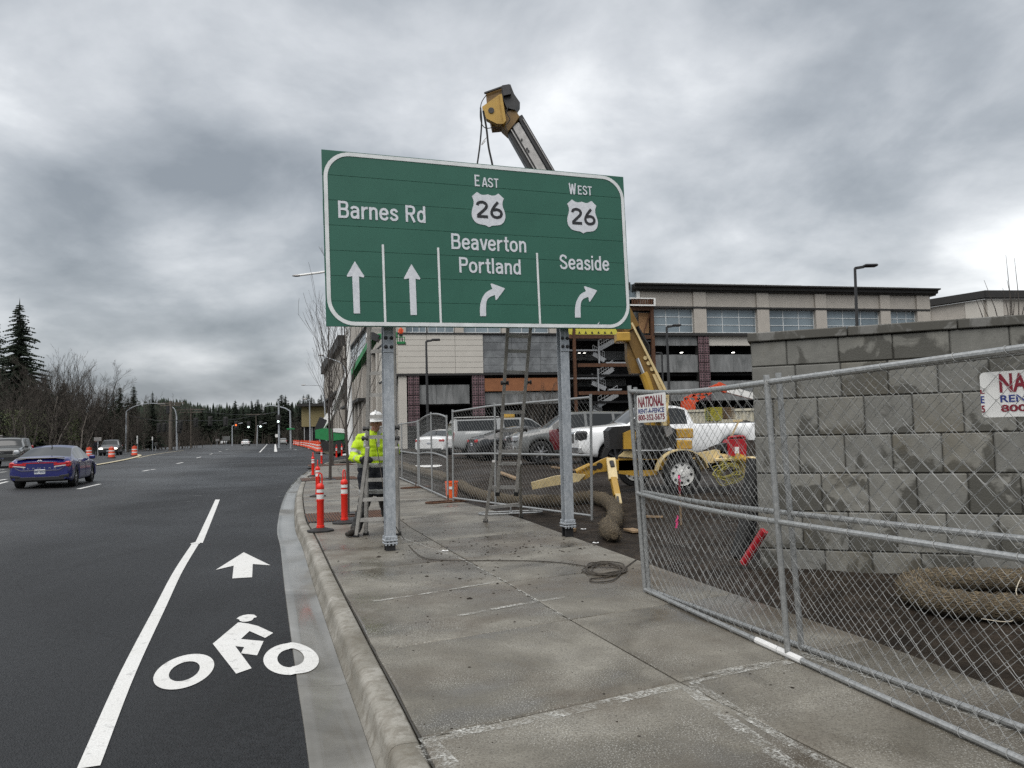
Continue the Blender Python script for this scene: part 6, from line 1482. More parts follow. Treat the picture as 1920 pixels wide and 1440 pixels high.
# small tan building down the road
kq = D(586, 800, 170); kq.z = 0; b3 = thing('shop_building', 'small tan flat-roofed building far down the road behind the green lift', 'building', tuple(kq))
M5 = Matrix.Translation(kq) @ Matrix.Rotation(.15, 4, 'Z'); s = 170 / 1400
bb_('wall', mat('tan_wall', col=(.24, .20, .10), rough=.85), -20 * s, 26 * s, 4.0, 8.6, 0, 14, M5, b3); bb_('roof', 'cornice_black', -27 * s, 30 * s, 8.6, 9.2, -1.5, 15, M5, b3); bb_('glazing', 'deck_dark', -14 * s, 26 * s, 0, 4.0, .6, 13, M5, b3)
for x in (-16, -2, 12): bb_('mullion_post', 'stair_metal', x * s, (x + 1.5) * s, 0, 4.0, .3, .6, M5, b3)
for px, w, h, Y, l in ((1330, 14, 3.2, 95, 'x'),): pass

# ------------------------------------------------------------------ site container and what stands round it
Yc = 44; q0, q1 = D(1262, 800, Yc), D(1428, 800, Yc); zc0, zc1 = .25, D(1330, 767, Yc).z; ct = thing('site_container', 'cream ribbed shipping container behind the white pickup truck', 'container', (q0.x, Yc, .25))
b = MB(); b.box(((q0.x + q1.x) / 2, Yc + 1.25, (zc0 + zc1) / 2), (q1.x - q0.x, 2.4, zc1 - zc0 - .04)); b.build('shell', mat('container_cream', col=(.50, .47, .37), rough=.5), ct)
n = 24
for i in range(n): x = q0.x + .15 + (q1.x - q0.x - .3) * i / (n - 1); b = MB(); b.box((x, Yc + .02, (zc0 + zc1) / 2), (.12, .06, zc1 - zc0 - .35), bev=.015); b.build('rib', 'container_cream', ct)
b = MB(); b.box(((q0.x + q1.x) / 2, Yc, zc1 - .08), (q1.x - q0.x, .14, .14)); b.box(((q0.x + q1.x) / 2, Yc, zc0 + .08), (q1.x - q0.x, .14, .14)); b.build('edge_rail', 'container_cream', ct)
a, c = D(1322, 780, Yc), D(1349, 763, Yc); b = MB(); b.box(((a.x + c.x) / 2, Yc - .07, (a.z + c.z) / 2 - .25), (c.x - a.x, .04, c.z - a.z)); b.build('poster', mat('poster_teal', fn=lambda t: (t.set('Base Color', t.ramp(t.noise(1.5, 2, .5), (.4, (.02, .09, .22)), (.55, (.04, .25, .16)), (.7, (.35, .35, .05)))), t.set('Roughness', .5))), ct)
def pallets(px0, px1, py0, py1, Y, matn, label):
    a, c = D(px0, py1, Y), D(px1, py0, Y); n = 7; r = thing('pallet', label, 'pallets', (a.x, Y, a.z)); h = (c.z - a.z) / n
    for i in range(n):
        z = a.z + h * i
        for y in (0, .45, .9): b = MB(); b.box(((a.x + c.x) / 2, Y + y, z + h * .25), (c.x - a.x, .1, h * .4)); b.build('bearer', matn, r)
        b = MB(); b.box(((a.x + c.x) / 2, Y + .45, z + h * .72), (c.x - a.x, 1.05, h * .22)); b.build('deck_board', matn, r)
pallets(1333, 1353, 763, 789, 30, 'tarp_yellow', 'stack of yellow pallets in the white pickup bed, left of the darker stack'); pallets(1353.5, 1376, 763, 786, 30.5, 'wood', 'stack of dark wooden pallets in the white pickup bed')
# orange scissor boom behind the container
r = thing('orange_lift', 'orange lattice boom lift with white jib behind the cream container', 'boom lift', (D(1330, 760, 50).x, 50, .3)); b = MB()
def dbeam(b, p, q, Y, w, h, Y2=None): b.beam(D(p[0], p[1], Y), D(q[0], q[1], Y2 or Y), w, h); return b
MB_ = lambda *a: None
for p, q in (((1283, 748), (1345, 722)), ((1300, 754), (1347, 727)), ((1283, 748), (1300, 754)), ((1298, 742), (1312, 749)), ((1312, 736), (1326, 742)), ((1330, 729), (1338, 735)), ((1345, 722), (1362, 730))):
    b = MB(); dbeam(b, p, q, 50, .18, .2); b.build('boom_strut', 'orange_paint', r)
b = MB(); dbeam(b, (1345, 723), (1362, 731), 50, .5, .5); b.build('boom_head', 'orange_paint', r)
b = MB(); dbeam(b, (1362, 730), (1412, 743), 50, .5, .42); b.build('jib', 'white_paint', r); b = MB(); dbeam(b, (1290, 752), (1290, 800), 50, .8, .8); b.build('mast', 'orange_paint', r)
b = MB(); b.box((D(1300, 790, 50).x, 50, 1.0), (4, 2, 1.2), bev=.1); b.build('chassis', 'orange_paint', r)
# heap of dark soil
b = MB(); c = D(1392, 830, 24); c.z = .3; vs = []; k = 22
for i in range(k + 1):
    for j in range(k + 1):
        u, v = i / k * 2 - 1, j / k * 2 - 1; rr_ = u * u + v * v; h = max(0, 1 - rr_) ** .8 * 1.25 * (1 + .25 * sin(u * 5 + 1) * sin(v * 4)) + R_.uniform(-.03, .03); vs.append((c.x + u * 3.4, c.y + v * 3, c.z - .05 + h))
b.add(vs, [(i * (k + 1) + j, (i + 1) * (k + 1) + j, (i + 1) * (k + 1) + j + 1, i * (k + 1) + j + 1) for i in range(k) for j in range(k)]); o = b.build('soil_heap', 'dirt', smooth=60); tag(o, 'heap of dark soil behind the trailer, left of the block wall', 'soil heap')

# ------------------------------------------------------------------ yellow towable boom lift
YT = 14.4
tl = thing('towable_boom_lift', 'yellow and black towable boom lift with its arm reaching up behind the sign', 'boom lift', (D(1230, 900, YT).x, YT, .2))
def tp_(name, matn, *items, Y=YT, parent=None):
    b = MB()
    for it in items:
        if it[0] == 'beam': b.beam(D(it[1][0], it[1][1], it[5] if len(it) > 5 else Y), D(it[2][0], it[2][1], it[6] if len(it) > 6 else (it[5] if len(it) > 5 else Y)), it[3], it[4], up=(0, 0, 1), bev=.008)
        elif it[0] == 'poly': M = Matrix(((1, 0, 0, 0), (0, 0, 1, it[2]), (0, 1, 0, 0), (0, 0, 0, 1))); b.prism([(D(x, y, it[2]).x, D(x, y, it[2]).z) for x, y in it[1]], M, it[3])
        elif it[0] == 'box': a, c = D(it[1], it[4], it[5]), D(it[3], it[2], it[5]); b.box(((a.x + c.x) / 2, it[5] + it[6] / 2, (a.z + c.z) / 2), (abs(c.x - a.x), it[6], abs(c.z - a.z)), bev=it[7] if len(it) > 7 else .02)
        elif it[0] == 'tube': b.tube(smoothpoly([D(x, y, it[3] if len(it) > 3 else Y) for x, y in it[1]], 4), it[2], 8)
    return b.build(name, matn, parent or tl)
add_wheel(tl, D(1278, 888, YT).x, 0, .36, .24, 'holes'); w = tl.children[-1]; w.parent = tl; w.matrix_parent_inverse = mw(tl).inverted(); w.location = (D(1278, 888, YT).x, YT + .02, D(1278, 888, YT).z)
wc = dup(w, tl); wc.matrix_parent_inverse = w.matrix_parent_inverse.copy(); wc.location = (D(1192, 888, YT + 1.9).x, YT + 2.1, D(1192, 884, YT + 1.9).z + .02)
ctr = D(1278, 888, YT); b = MB()
arc = [(ctr.x + .50 * cos(a), ctr.z + .47 * sin(a)) for a in [radians(172 - 158 * k / 12) for k in range(13)]]
vs = [(x, y, z) for y in (YT - .17, YT + .15) for x, z in arc]; n = 13
vs2 = [(ctr.x + (x - ctr.x) * .96, y, ctr.z + (z - ctr.z) * .96) for x, y, z in vs]
b.add(vs + vs2, [(i, i + 1, n + i + 1, n + i) for i in range(n - 1)] + [(2 * n + i, 3 * n + i, 3 * n + i + 1, 2 * n + i + 1) for i in range(n - 1)] + [(i, 2 * n + i, 2 * n + i + 1, i + 1) for i in range(n - 1)] + [(n + i, n + i + 1, 3 * n + i + 1, 3 * n + i) for i in range(n - 1)]); b.build('mudguard', 'lift_cream', tl)
tp_('chassis_beam', 'lift_cream', ('poly', [(1306, 850), (1345, 843), (1390, 856), (1412, 880), (1405, 890), (1370, 868), (1322, 868), (1312, 888), (1306, 886)], YT + .1, .14))
tp_('chassis_rail', 'lift_yellow', ('beam', (1150, 872), (1320, 868), .5, .22, YT + .6))
tp_('axle_bracket', 'lift_yellow', ('poly', [(1160, 858), (1232, 862), (1232, 890), (1200, 894), (1160, 888)], YT + .35, .1))
tp_('mudguard', 'lift_cream', ('poly', [(1160, 856), (1172, 846), (1186, 845), (1187, 858)], YT + .3, .12))
tp_('engine_cover', 'black_plastic', ('poly', [(1141, 808), (1150, 800), (1182, 798), (1190, 800), (1190, 842), (1144, 842)], YT + .4, .9))
tp_('engine_cover', 'black_plastic', ('poly', [(1192, 806), (1206, 797), (1254, 798), (1268, 806), (1268, 836), (1240, 844), (1192, 843)], YT + .2, .9)) 
tp_('cover_panel', 'lift_yellow', ('poly', [(1170, 812), (1184, 806), (1192, 810), (1192, 842), (1170, 842)], YT + .2, .15))
tp_('power_unit', 'aluminium', ('poly', [(1246, 800), (1258, 799), (1262, 812), (1250, 820)], YT + .1, .1))
tp_('battery_box', 'lift_yellow', ('box', 1269, 803, 1300, 822, YT + .2, .7), ('box', 1270, 825, 1298, 843, YT + .15, .6)) 
tp_('under_gear', 'dark_steel', ('box', 1195, 845, 1300, 872, YT + .5, .8), ('box', 1325, 866, 1370, 880, YT + .4, .6))
# outriggers
tp_('outrigger', 'lift_yellow', ('poly', [(1082, 887), (1128, 862), (1141, 857), (1150, 860), (1152, 882), (1118, 886), (1100, 898), (1085, 902)], YT - .1, .14), ('tube', [(1080, 884), (1106, 872)], .045, YT - .1))
tp_('outrigger_arm', 'lift_cream', ('poly', [(996, 905), (1040, 893), (1078, 888), (1098, 890), (1085, 903), (1030, 912), (998, 918)], YT - .25, .13))
for (x, y, r_) in ((1115, 877, .045), (1124, 873, .06)): b = MB(); p = D(x, y, YT - .105); b.lathe([(r_, 0), (r_, .01)], 14, Matrix.Translation(p) @ Matrix.Rotation(pi / 2, 4, 'X')); b.build('cutout', 'black_plastic', tl)
lg = tp_('outrigger_leg', 'lift_cream', ('beam', (1145, 860), (1150, 900), .17, .09, YT - .2, YT - .45))
tp_('leg_slider', 'lift_yellow', ('beam', (1150, 896), (1157, 930), .12, .10, YT - .43, YT - .62)); tp_('leg_foot', 'lift_cream', ('beam', (1157, 928), (1161, 950), .10, .14, YT - .6, YT - .72)); tp_('leg_slot', 'black_plastic', ('beam', (1157.5, 932), (1159, 945), .04, .08, YT - .68, YT - .79)); tp_('leg_slot', 'black_plastic', ('beam', (1146, 864), (1149, 876), .08, .05, YT - .28, YT - .35))
tp_('outrigger', 'lift_yellow', ('beam', (1380, 855), (1414, 868), .14, .12, YT - .2), ('tube', [(1388, 858), (1416, 872)], .05, YT - .3)); tp_('outrigger_arm', 'lift_cream', ('poly', [(1392, 872), (1410, 884), (1409, 898), (1395, 890)], YT - .2, .12))
for (x, y) in ((1352, 860), (1364, 862)): b = MB(); p = D(x, y, YT + .095); b.lathe([(.05, 0), (.05, .01)], 12, Matrix.Translation(p) @ Matrix.Rotation(pi / 2, 4, 'X')); b.build('cutout', 'black_plastic', tl)
# turret and arms
tp_('turret', 'lift_yellow', ('beam', (1232, 800), (1226, 745), .42, .5, YT + .6, YT + .55)); tp_('turret_plate', 'lift_cream', ('poly', [(1240, 800), (1244, 735), (1252, 732), (1255, 742), (1250, 800)], YT + .25, .1))
tp_('arm_cylinder', 'lift_yellow', ('tube', [(1236, 790), (1213, 716), (1206, 700)], .085, YT + .3)); tp_('cylinder_rod', 'chrome', ('tube', [(1207, 702), (1195, 672)], .035, YT + .3))
tp_('lower_arm', mat('arm_yellow_shaded', col=(.17, .092, .014), rough=.45, var=.2, scale=4), ('poly', [(1170, 620), (1184, 607), (1249, 735), (1243, 752), (1226, 752), (1200, 690)], YT + .45, .4))  # lift yellow darkened: the arm's underside shade is put into the colour
tp_('arm_edge', 'lift_cream', ('poly', [(1183, 606), (1186, 604), (1251, 733), (1248, 737)], YT + .38, .08)); tp_('arm_decal', 'lift_cream', ('poly', [(1223, 702), (1232, 700), (1248, 735), (1238, 736)], YT + .42, .02)) 
for x, y in ((1210, 671), (1216, 681), (1222.5, 692)): b = MB(); p = D(x, y, YT + .43); b.lathe([(.042, 0), (.042, .012)], 12, Matrix.Translation(p) @ Matrix.Rotation(pi / 2, 4, 'X')); b.build('decal_disc', 'lift_cream', tl)
tp_('link_arm', 'arm_yellow_shaded', ('poly', [(1175, 638), (1190, 634), (1202, 668), (1200, 700), (1184, 700), (1176, 672)], YT + .5, .3)); tp_('arm_bracket', 'lift_yellow', ('box', 1157, 622, 1182, 640, YT + .3, .4))
tp_('lower_arm', 'arm_yellow_shaded', ('beam', (1180, 620), (1118, 500), .42, .34, YT + .6, YT + .5)); tp_('cable_guide', 'black_rubber', ('poly', [(1186, 600), (1192, 602), (1217, 645), (1216, 664), (1212, 662), (1185, 612)], YT + .6, .12)); tp_('arm_hose', 'black_rubber', ('tube', [(1184, 596), (1196, 614), (1208, 636), (1217, 650), (1216, 668)], .02, YT + .55))
tp_('knuckle', 'lift_yellow', ('box', 1102, 480, 1135, 520, YT + .4, .5))
def tb(name, matn, p, q, w, h, yo): tp_(name, matn, ('beam', p, q, w, h, YT + yo, YT + yo))
tb('upper_arm', 'aluminium', (1118, 500), (966, 238), .30, .17, .55); tb('upper_arm', 'black_paint', (1108, 515), (952, 240), .26, .15, .56); tb('upper_arm', 'dark_steel', (1132, 492), (974, 222), .26, .12, .60); tb('arm_edge', 'aluminium', (1136, 488), (980, 224), .10, .025, .48)
tb('arm_stripe', 'aluminium', (1112, 506), (958, 243), .05, .03, .40)
for x, y in ((978, 262), (988, 279), (991, 283)): b = MB(); p = D(x, y, YT + .385); b.lathe([(.022, 0), (.022, .012)], 10, Matrix.Translation(p) @ Matrix.Rotation(pi / 2, 4, 'X')); b.build('decal_disc', 'black_plastic', tl)
tp_('arm_head', 'arm_yellow_shaded', ('poly', [(940, 236), (952, 247), (966, 230), (974, 218), (965, 204), (950, 210)], YT + .35, .35)); tp_('platform_bracket', 'lift_yellow', ('poly', [(904, 200), (936, 177), (946, 232), (932, 232), (912, 222), (908, 214)], YT + .25, .16))
b = MB(); p = D(921, 207, YT + .24); b.lathe([(.06, 0), (.06, .01)], 12, Matrix.Translation(p) @ Matrix.Rotation(pi / 2, 4, 'X')); b.build('cutout', 'black_plastic', tl)
tp_('platform_head', 'arm_yellow_shaded', ('poly', [(911, 175), (940, 165), (956, 200), (956, 230), (944, 236), (922, 238), (914, 206)], YT + .45, .3)); tp_('head_plate', 'lift_yellow', ('poly', [(936, 177), (941, 176), (949, 226), (944, 232)], YT + .2, .1))
tp_('control_box', 'black_plastic', ('poly', [(940, 162), (957, 158), (964, 176), (975, 192), (966, 206), (950, 202), (941, 180)], YT + .3, .32)); tp_('control_box', 'dark_steel', ('poly', [(941, 160), (955, 157.5), (958, 176), (944, 179)], YT + .22, .12)); tp_('head_bar', 'black_plastic', ('beam', (908, 175), (942, 163), .04, .04, YT + .4))
tp_('strap', 'black_rubber', ('tube', [(901, 202), (903, 230), (900, 270), (896, 300), (893, 320)], .016, YT + .2)); tp_('strap', 'black_rubber', ('tube', [(906, 208), (912, 240), (916, 275), (922, 303), (926, 325)], .02, YT + .25)); tp_('hose', 'black_rubber', ('tube', [(912, 178), (902, 195), (901, 225), (910, 240), (928, 238)], .009, YT + .3)); tp_('strap_end', 'aluminium', ('tube', [(912, 258), (906, 265), (903, 272), (910, 264)], .008, YT + .2)); tp_('hose', 'black_rubber', ('tube', [(953, 200), (950, 212), (956, 224), (948, 236), (952, 246)], .009, YT + .2))
# red generator and coil of yellow cable on the trailer tail
gq = D(1384, 838, YT); gn = thing('generator', 'red portable generator standing on the tail of the yellow trailer', 'generator', (gq.x, YT, D(1384, 860, YT).z))
def gp_(name, matn, *it): return tp_(name, matn, *it, parent=gn)
gp_('housing', 'red_paint', ('poly', [(1364, 830), (1368, 824), (1396, 823), (1400, 832), (1399, 856), (1366, 854)], YT + .05, .35)); gp_('handle', 'red_paint', ('tube', [(1367, 826), (1368, 820), (1394, 818), (1396, 824)], .022, YT + .2)); gp_('panel', 'white_tape', ('poly', [(1378, 838), (1386, 838), (1386, 850), (1378, 850)], YT + .03, .03)); gp_('side_cover', 'black_plastic', ('poly', [(1350, 834), (1364, 830), (1365, 852), (1350, 850)], YT + .1, .3))
o = MB(); o.box((D(1384, 862, YT).x, YT + .25, D(1384, 861, YT).z), (.9, .6, .06), bev=.01); o.build('tail_deck', 'lift_cream', tl)
b = MB(); rg = random.Random(8); pts = []
for k in range(70):
    a = k * .95; rr_ = rg.uniform(8, 33); pts.append(D(1366 + rr_ * cos(a) * 1.05, 884 + rr_ * sin(a) * .8 + rg.uniform(-4, 4), YT - .35 + rg.uniform(-.16, .16)))
b.tube(smoothpoly(pts, 4), .0065, 5); tag(b.build('cable_coil', 'cable_yellow'), 'tangled coil of yellow cable hanging from the tail of the trailer', 'cable')
b = MB(); b.beam(D(1370, 820, YT + .5), D(1386, 788, YT + .5), .03, .03); b.beam(D(1374, 790, YT + .5), D(1392, 788, YT + .5), .04, .04); tag(b.build('shovel', 'lift_cream'), 'pale tool handle sticking up behind the red generator', 'tool')

# ------------------------------------------------------------------ green boom lift down the side street
YG = 84; gl = thing('green_boom_lift', 'green boom lift with white arm beside the row of orange drums', 'boom lift', (D(620, 840, YG).x, YG, 0))
def gl_(name, matn, *it): return tp_(name, matn, *it, Y=YG, parent=gl)
gl_('turntable', 'green_paint', ('poly', [(591, 806), (606, 803), (640, 806), (646, 812), (645, 824), (620, 827), (591, 822)], YG, 2.0)); gl_('hood', 'white_paint', ('poly', [(622, 804), (632, 803), (644, 807), (646, 812), (624, 810)], YG - .1, 2.0)); gl_('chassis', 'green_paint', ('poly', [(622, 826), (645, 824), (645, 840), (624, 840)], YG + .3, 1.6))
for x in (610, 636):
    for dy in (0, 1.8): b = MB(); p = D(x, 838, YG + dy); b.lathe([(.62, -.2), (.62, .2)], 16, Matrix.Translation((p.x, YG + dy, .45)) @ Matrix.Rotation(pi / 2, 4, 'X')); b.build('wheel', 'black_rubber', gl)
gl_('counterweight', 'black_plastic', ('beam', (596, 812), (608, 785), .9, .9, YG + .8)); gl_('boom', 'white_paint', ('beam', (600, 806), (630, 762), .6, .7, YG + .7), ('beam', (628, 765), (651, 705), .6, .6, YG + .6, YG - 6)) 
b = text_mesh('RENTAL', frame(D(634, 752, YG - 2.2), D(648, 714, YG - 6) - D(634, 752, YG - 2.2), (-1, 0, .6)), 0, 2.6, 0, .5, .02, .0); b.build('boom_text', 'black_paint', gl, smooth=0) if False else None
gl_('boom', 'green_paint', ('beam', (656, 712), (703, 632), .6, .55, YG - 8, YG - 14)); gl_('jib', 'green_paint', ('beam', (703, 632), (745, 628), .5, .5, YG - 14, YG - 14)); gl_('tip', 'dark_steel', ('beam', (700, 638), (706, 626), 1.1, .9, YG - 14))
YB = YG - 12
gl_('basket', 'green_paint', ('box', 744, 640, 759, 645, YB, 1.0), ('tube', [(744, 632), (759, 632)], .04, YB), ('tube', [(745, 632), (745, 644)], .04, YB), ('tube', [(758.5, 632), (758.5, 644)], .04, YB))
w2 = thing('person', 'worker in orange and yellow vest standing in the green lift basket beside the left post', 'person', tuple(D(752, 641, YB)))
def mini(root, base, h, jac, face=(0, -1, 0), leg='dark_trousers', vox=.03, hat='helmet_white', arms=.25):
    P = Vector(base); s = h / 1.8; V = lambda x, y, z: P + Vector((x * s, y * s, z * s)); b = MB()
    b.tube([V(0, 0, .95), V(0, 0, 1.25), V(0, 0, 1.45), V(0, 0, 1.55)], [.15 * s, .16 * s, .15 * s, .06 * s], 10); b.sphere(V(0, -.02, 1.67), .105 * s, 10)
    for q in (-1, 1): b.tube([V(q * .17, 0, 1.42), V(q * (.2 + arms * .2), -.05, 1.15), V(q * .2, -.25, 1.0)], [.06 * s, .05 * s, .04 * s], 8); b.tube([V(q * .09, 0, .95), V(q * .11, -.03, .5), V(q * .13, .03, .06)], [.10 * s, .07 * s, .055 * s], 8); b.tube([V(q * .13, .05, .04), V(q * .14, -.14, .04)], [.05 * s, .04 * s], 6)
    hz = P.z
    remesh(b, 'body', ['skin', jac, leg], root, vox, 1, face_mat=lambda c: 0 if c.z > hz + 1.53 * s else 1 if c.z > hz + .92 * s else 2)
    b = MB(); b.lathe([(.15 * s, 0), (.125 * s, .01 * s), (.11 * s, .08 * s), (.0001, .13 * s)], 12, Matrix.Translation(V(0, -.02, 1.70))); b.build('hard_hat', hat, root)
pb = D(752, 643, YB + .5); mini(w2, (pb.x, pb.y, pb.z), 1.75, 'orange_paint', vox=.04)
w3 = thing('person', 'dark-clothed person in a white helmet standing beside the far drum and flat sign', 'person', tuple(GR(179, 853))); mini(w3, GR(179, 853), 1.75, 'navy_cloth', vox=.04)
w4 = thing('person', 'small distant road worker holding a white board on the far verge', 'person', tuple(GR(269, 842))); q = GR(269, 842); mini(w4, q, 1.75, 'navy_cloth', vox=.04); b = MB(); b.box(q + Vector((.7, -.3, .9)), (.6, .05, .8), bev=.01); tag(b.build('board', 'white_paint'), 'white board held by the distant road worker', 'board')
# ------------------------------------------------------------------ poles, lamps and signals
def gz(x, y): return road_z(x, y)
def lamp_cobra(name, label, base, Y, top, tip, r=.11, matn='galvanised_steel', head='cobra', group='street lamps', curve=True, zb=0.0):
    p = D(base[0], base[1], Y); p.z = zb; t = D(top[0], top[1], Y); e = D(tip[0], tip[1], Y); root = thing(name, label, 'street lamp', tuple(p), 0, group)
    b = MB(); b.tube([p, p.lerp(t, .5), t], [r, r * .8, r * .6], 10); b.build('pole', matn, root); b = MB()
    if curve: pts = smoothpoly([t - Vector((0, 0, r * 3)), t.lerp(e, .18) + Vector((0, 0, abs(e.x - t.x) * .10)), t.lerp(e, .55) + Vector((0, 0, abs(e.x - t.x) * .06)), e], 5); b.tube(pts, r * .38, 8)
    else: b.beam(t, t.lerp(e, .55), r * 1.2, r * 1.2, bev=.01)
    b.build('arm', matn, root); b = MB(); d = (e - t); d.z = 0; d.normalize(); L = .75 if head == 'cobra' else abs(e.x - t.x) * .8
    M = frame(e, d, (-d.y, d.x, 0)) ; b.sphere((0, 0, 0), (L / 2, .17, .09), 10) if head == 'cobra' else b.box((-L * .1, 0, 0), (L, .42, .13), bev=.05)
    b.v = [tuple(M @ Vector(v)) for v in b.v]; b.build('lamp_head', 'dark_steel' if head != 'cobra' else 'aluminium', root)
    b = MB(); b.box((p.x, p.y, p.z + .05), (r * 4.5, r * 4.5, .12)); b.build('base', matn, root); return root
lamp_cobra('street_lamp', 'tall thick white lamp pole rising beside the left sign edge', (657.5, 850), 60, (650, 517), (556, 517), .24, 'white_paint', zb=0)
lamp_cobra('street_lamp', 'grey street lamp whose arm shows left of the white pole, over the side street', (655, 843), 92, (648, 690), (602, 666), .17, zb=0)
lamp_cobra('street_lamp', 'lamp behind the bare tree crowns with its arm reaching left', (613, 838), 115, (607, 728), (569, 722), .14, zb=-.1)
lamp_cobra('street_lamp', 'slim grey lamp pole by the drums before the tan shop', (582, 838), 105, (580.5, 752), (572, 748), .13, zb=-.1)
for i, (b0, Y, t, e, l) in enumerate((((802.5, 800), 50, (799, 640), (819, 637), 'black square-headed lamp standing before the pale siding between the left post and ladder'), ((1612, 780), 38, (1603, 503), (1634, 498), 'black square-headed lamp rising above the block wall'), ((1257, 800), 46, (1250, 613), (1270, 610), 'black square-headed lamp right of the stair tower'), ((1245, 790), 70, (1241, 662), (1232, 662), 'small far black lamp seen beside the lift arm'))):
    lamp_cobra('lot_lamp', l, b0, Y, t, e, .11 if Y < 60 else .13, 'black_paint', 'shoe', 'black lot lamps', False, zb=.25)
mat('signal_black', col=(.02, .02, .02), rough=.6); mat('signal_lit', col=(.8, .8, .8), Emission_Color=(.75, 1, .9, 1), Emission_Strength=2.5); mat('signal_red', col=(.6, .1, .02), Emission_Color=(1, .18, .03, 1), Emission_Strength=.8)
mat('pole_wood', col=(.10, .085, .07), rough=.9, var=.3, scale=3)
def head(c, s, root, lit=None):
    b = MB(); b.box(c, (.36 * s, .25 * s, 1.05 * s), bev=.03); b.box(c, (.6 * s, .03, 1.3 * s)); h = b.build('signal_head', 'signal_black', root)
    for k in (-1, 0, 1):
        b = MB(); b.lathe([(.13 * s, 0), (.13 * s, .03)], 10, Matrix.Translation(Vector(c) + Vector((0, -.14 * s, -k * .33 * s))) @ Matrix.Rotation(pi / 2, 4, 'X')); b.build('lens', lit if (lit == 'signal_lit' and k == 1) or (lit == 'signal_red' and k == 0) else 'signal_black', h)
def pole(name, label, cat, base, top, Y, r, matn, arms=(), heads=(), zb=None, group=None, extra=None):
    p = D(base[0], base[1], Y); t = D(top[0], top[1], Y); p.z = gz(p.x, p.y) if zb is None else zb
    root = thing(name, label, cat, tuple(p), 0, group); b = MB(); b.tube([p, p.lerp(t, .5), t], [r, r * .9, r * .75], 8); b.build('pole', matn, root)
    for a, c, rr in arms: b = MB(); A, C = D(a[0], a[1], Y), D(c[0], c[1], Y); b.tube([A, A.lerp(C, .5) + Vector((0, 0, .15)), C], rr, 6); b.build('arm', matn, root)
    for x, y, s, lit in heads: head(D(x, y, Y - .4), s, root, lit)
    if extra: extra(root, Y)
    return root
Gs = 'galvanised_steel'
pole('mast_lamp', 'grey mast with a long curved arm over the road, left side', 'street lamp', (236, 845), (237, 770), 105, .12, Gs, [((237, 771), (262, 759), .06), ((262, 759), (300, 757), .05)], extra=lambda r, Y: (MB().box(D(303, 757, Y), (1.0, .3, .15)).build('lamp_head', 'aluminium', r)))
pole('utility_pole', 'dark wooden pole right beside the grey mast', 'utility pole', (240, 845), (240, 772), 106, .15, 'pole_wood', zb=0)
def xarm(*ys):
    def f(r, Y):
        for y, x, w in ys:
            b = MB(); c = D(x, y, Y); b.beam(c - Vector((w / 2, 0, 0)), c + Vector((w / 2, 0, 0)), .14, .16); b.build('crossarm', 'pole_wood', r)
            for k in (-1, -.5, .5, 1): q = MB(); q.lathe([(.06, 0), (.09, .1), (.05, .25)], 6, Matrix.Translation(c + Vector((w / 2 * k * .9, 0, .08)))); q.build('insulator', 'dark_steel', r)
    return f
pole('utility_pole', 'pale thick utility pole with crossarms and transformer, left verge', 'utility pole', (320, 826), (320, 752), 110, .30, 'bark_pale', zb=0, extra=lambda r, Y: (xarm((756, 320, 4.2), (760, 320, 3))(r, Y), MB().lathe([(.35, 0), (.35, 1.1)], 10, Matrix.Translation(D(316, 775, Y))).build('transformer', 'dark_steel', r)))
pole('utility_pole', 'thin wooden utility pole with crossarms right of the pale one', 'utility pole', (358, 832), (358, 765), 135, .17, 'pole_wood', zb=0, extra=xarm((768, 358, 5), (773, 358, 4)))
pole('signal_pole', 'grey signal pole with a drooping lamp arm on the left verge', 'traffic signal', (332, 839), (331, 780), 110, .15, Gs, [((331, 781), (328, 768), .08), ((328, 768), (320, 763), .07)], [(338, 797, 1.1, None), (336, 803, 1.1, None)])
pole('signal_pole', 'far grey signal pole with mast arm left of the white sedan', 'traffic signal', (435.5, 832), (435.5, 799), 170, .16, Gs, [((435.5, 799), (455, 793), .09)], [(443, 797, 1.5, 'signal_red')])
pole('signal_pole', 'distant signal mast with lamps over the middle of the road', 'traffic signal', (482, 832), (483, 797), 175, .14, Gs, [((483, 799), (500, 793), .09)], [(466.5, 797, 1.35, 'signal_lit'), (489, 796, 1.35, 'signal_lit')])
pole('utility_pole', 'thin far wooden pole in front of the dark firs', 'utility pole', (481, 830), (480, 777), 190, .14, 'pole_wood', extra=xarm((777, 480, 5)))
pole('signal_pole', 'tall grey pole carrying a lit signal and lamp, right of the silver car', 'traffic signal', (523.5, 826), (522.5, 752), 125, .18, Gs, [((522.5, 754), (527, 751), .07), ((522, 762), (496, 762), .07)], [(522.3, 786, 1.15, 'signal_lit')], extra=lambda r, Y: MB().box(D(519, 817, Y), (.45, .3, .5)).build('signal_box', 'white_paint', r))
pole('signal_pole', 'grey mast arm pole with green street-name sign beside the drums', 'traffic signal', (545.5, 827), (544, 770), 118, .17, Gs, [((544, 771), (525, 763), .09)], extra=lambda r, Y: MB().box(D(545, 804, Y - .3), (1.25, .04, .22)).build('street_name_sign', 'green_paint', r))
# span wires with hanging signal heads
root = thing('span_wire', 'sagging wire across the left side street with dark signal heads', 'wire', tuple(D(240, 790, 108)))
b = MB(); b.tube(smoothpoly([D(240, 779, 106), D(290, 788, 108), D(335, 788, 110), D(390, 789, 120), D(440, 786, 135), D(500, 775, 150)], 5), .035, 4); b.build('wire', 'black_plastic', root)
b = MB(); b.tube(smoothpoly([D(320, 758, 110), D(358, 768, 135), D(420, 776, 160), D(480, 778, 190), D(522, 772, 125)], 5), .03, 4); b.build('wire', 'black_plastic', root)
for x, y in ((298, 802), (308, 801), (318, 801), (367, 792), (394, 789), (423, 790)): head(D(x, y, 112), 1.1, root)
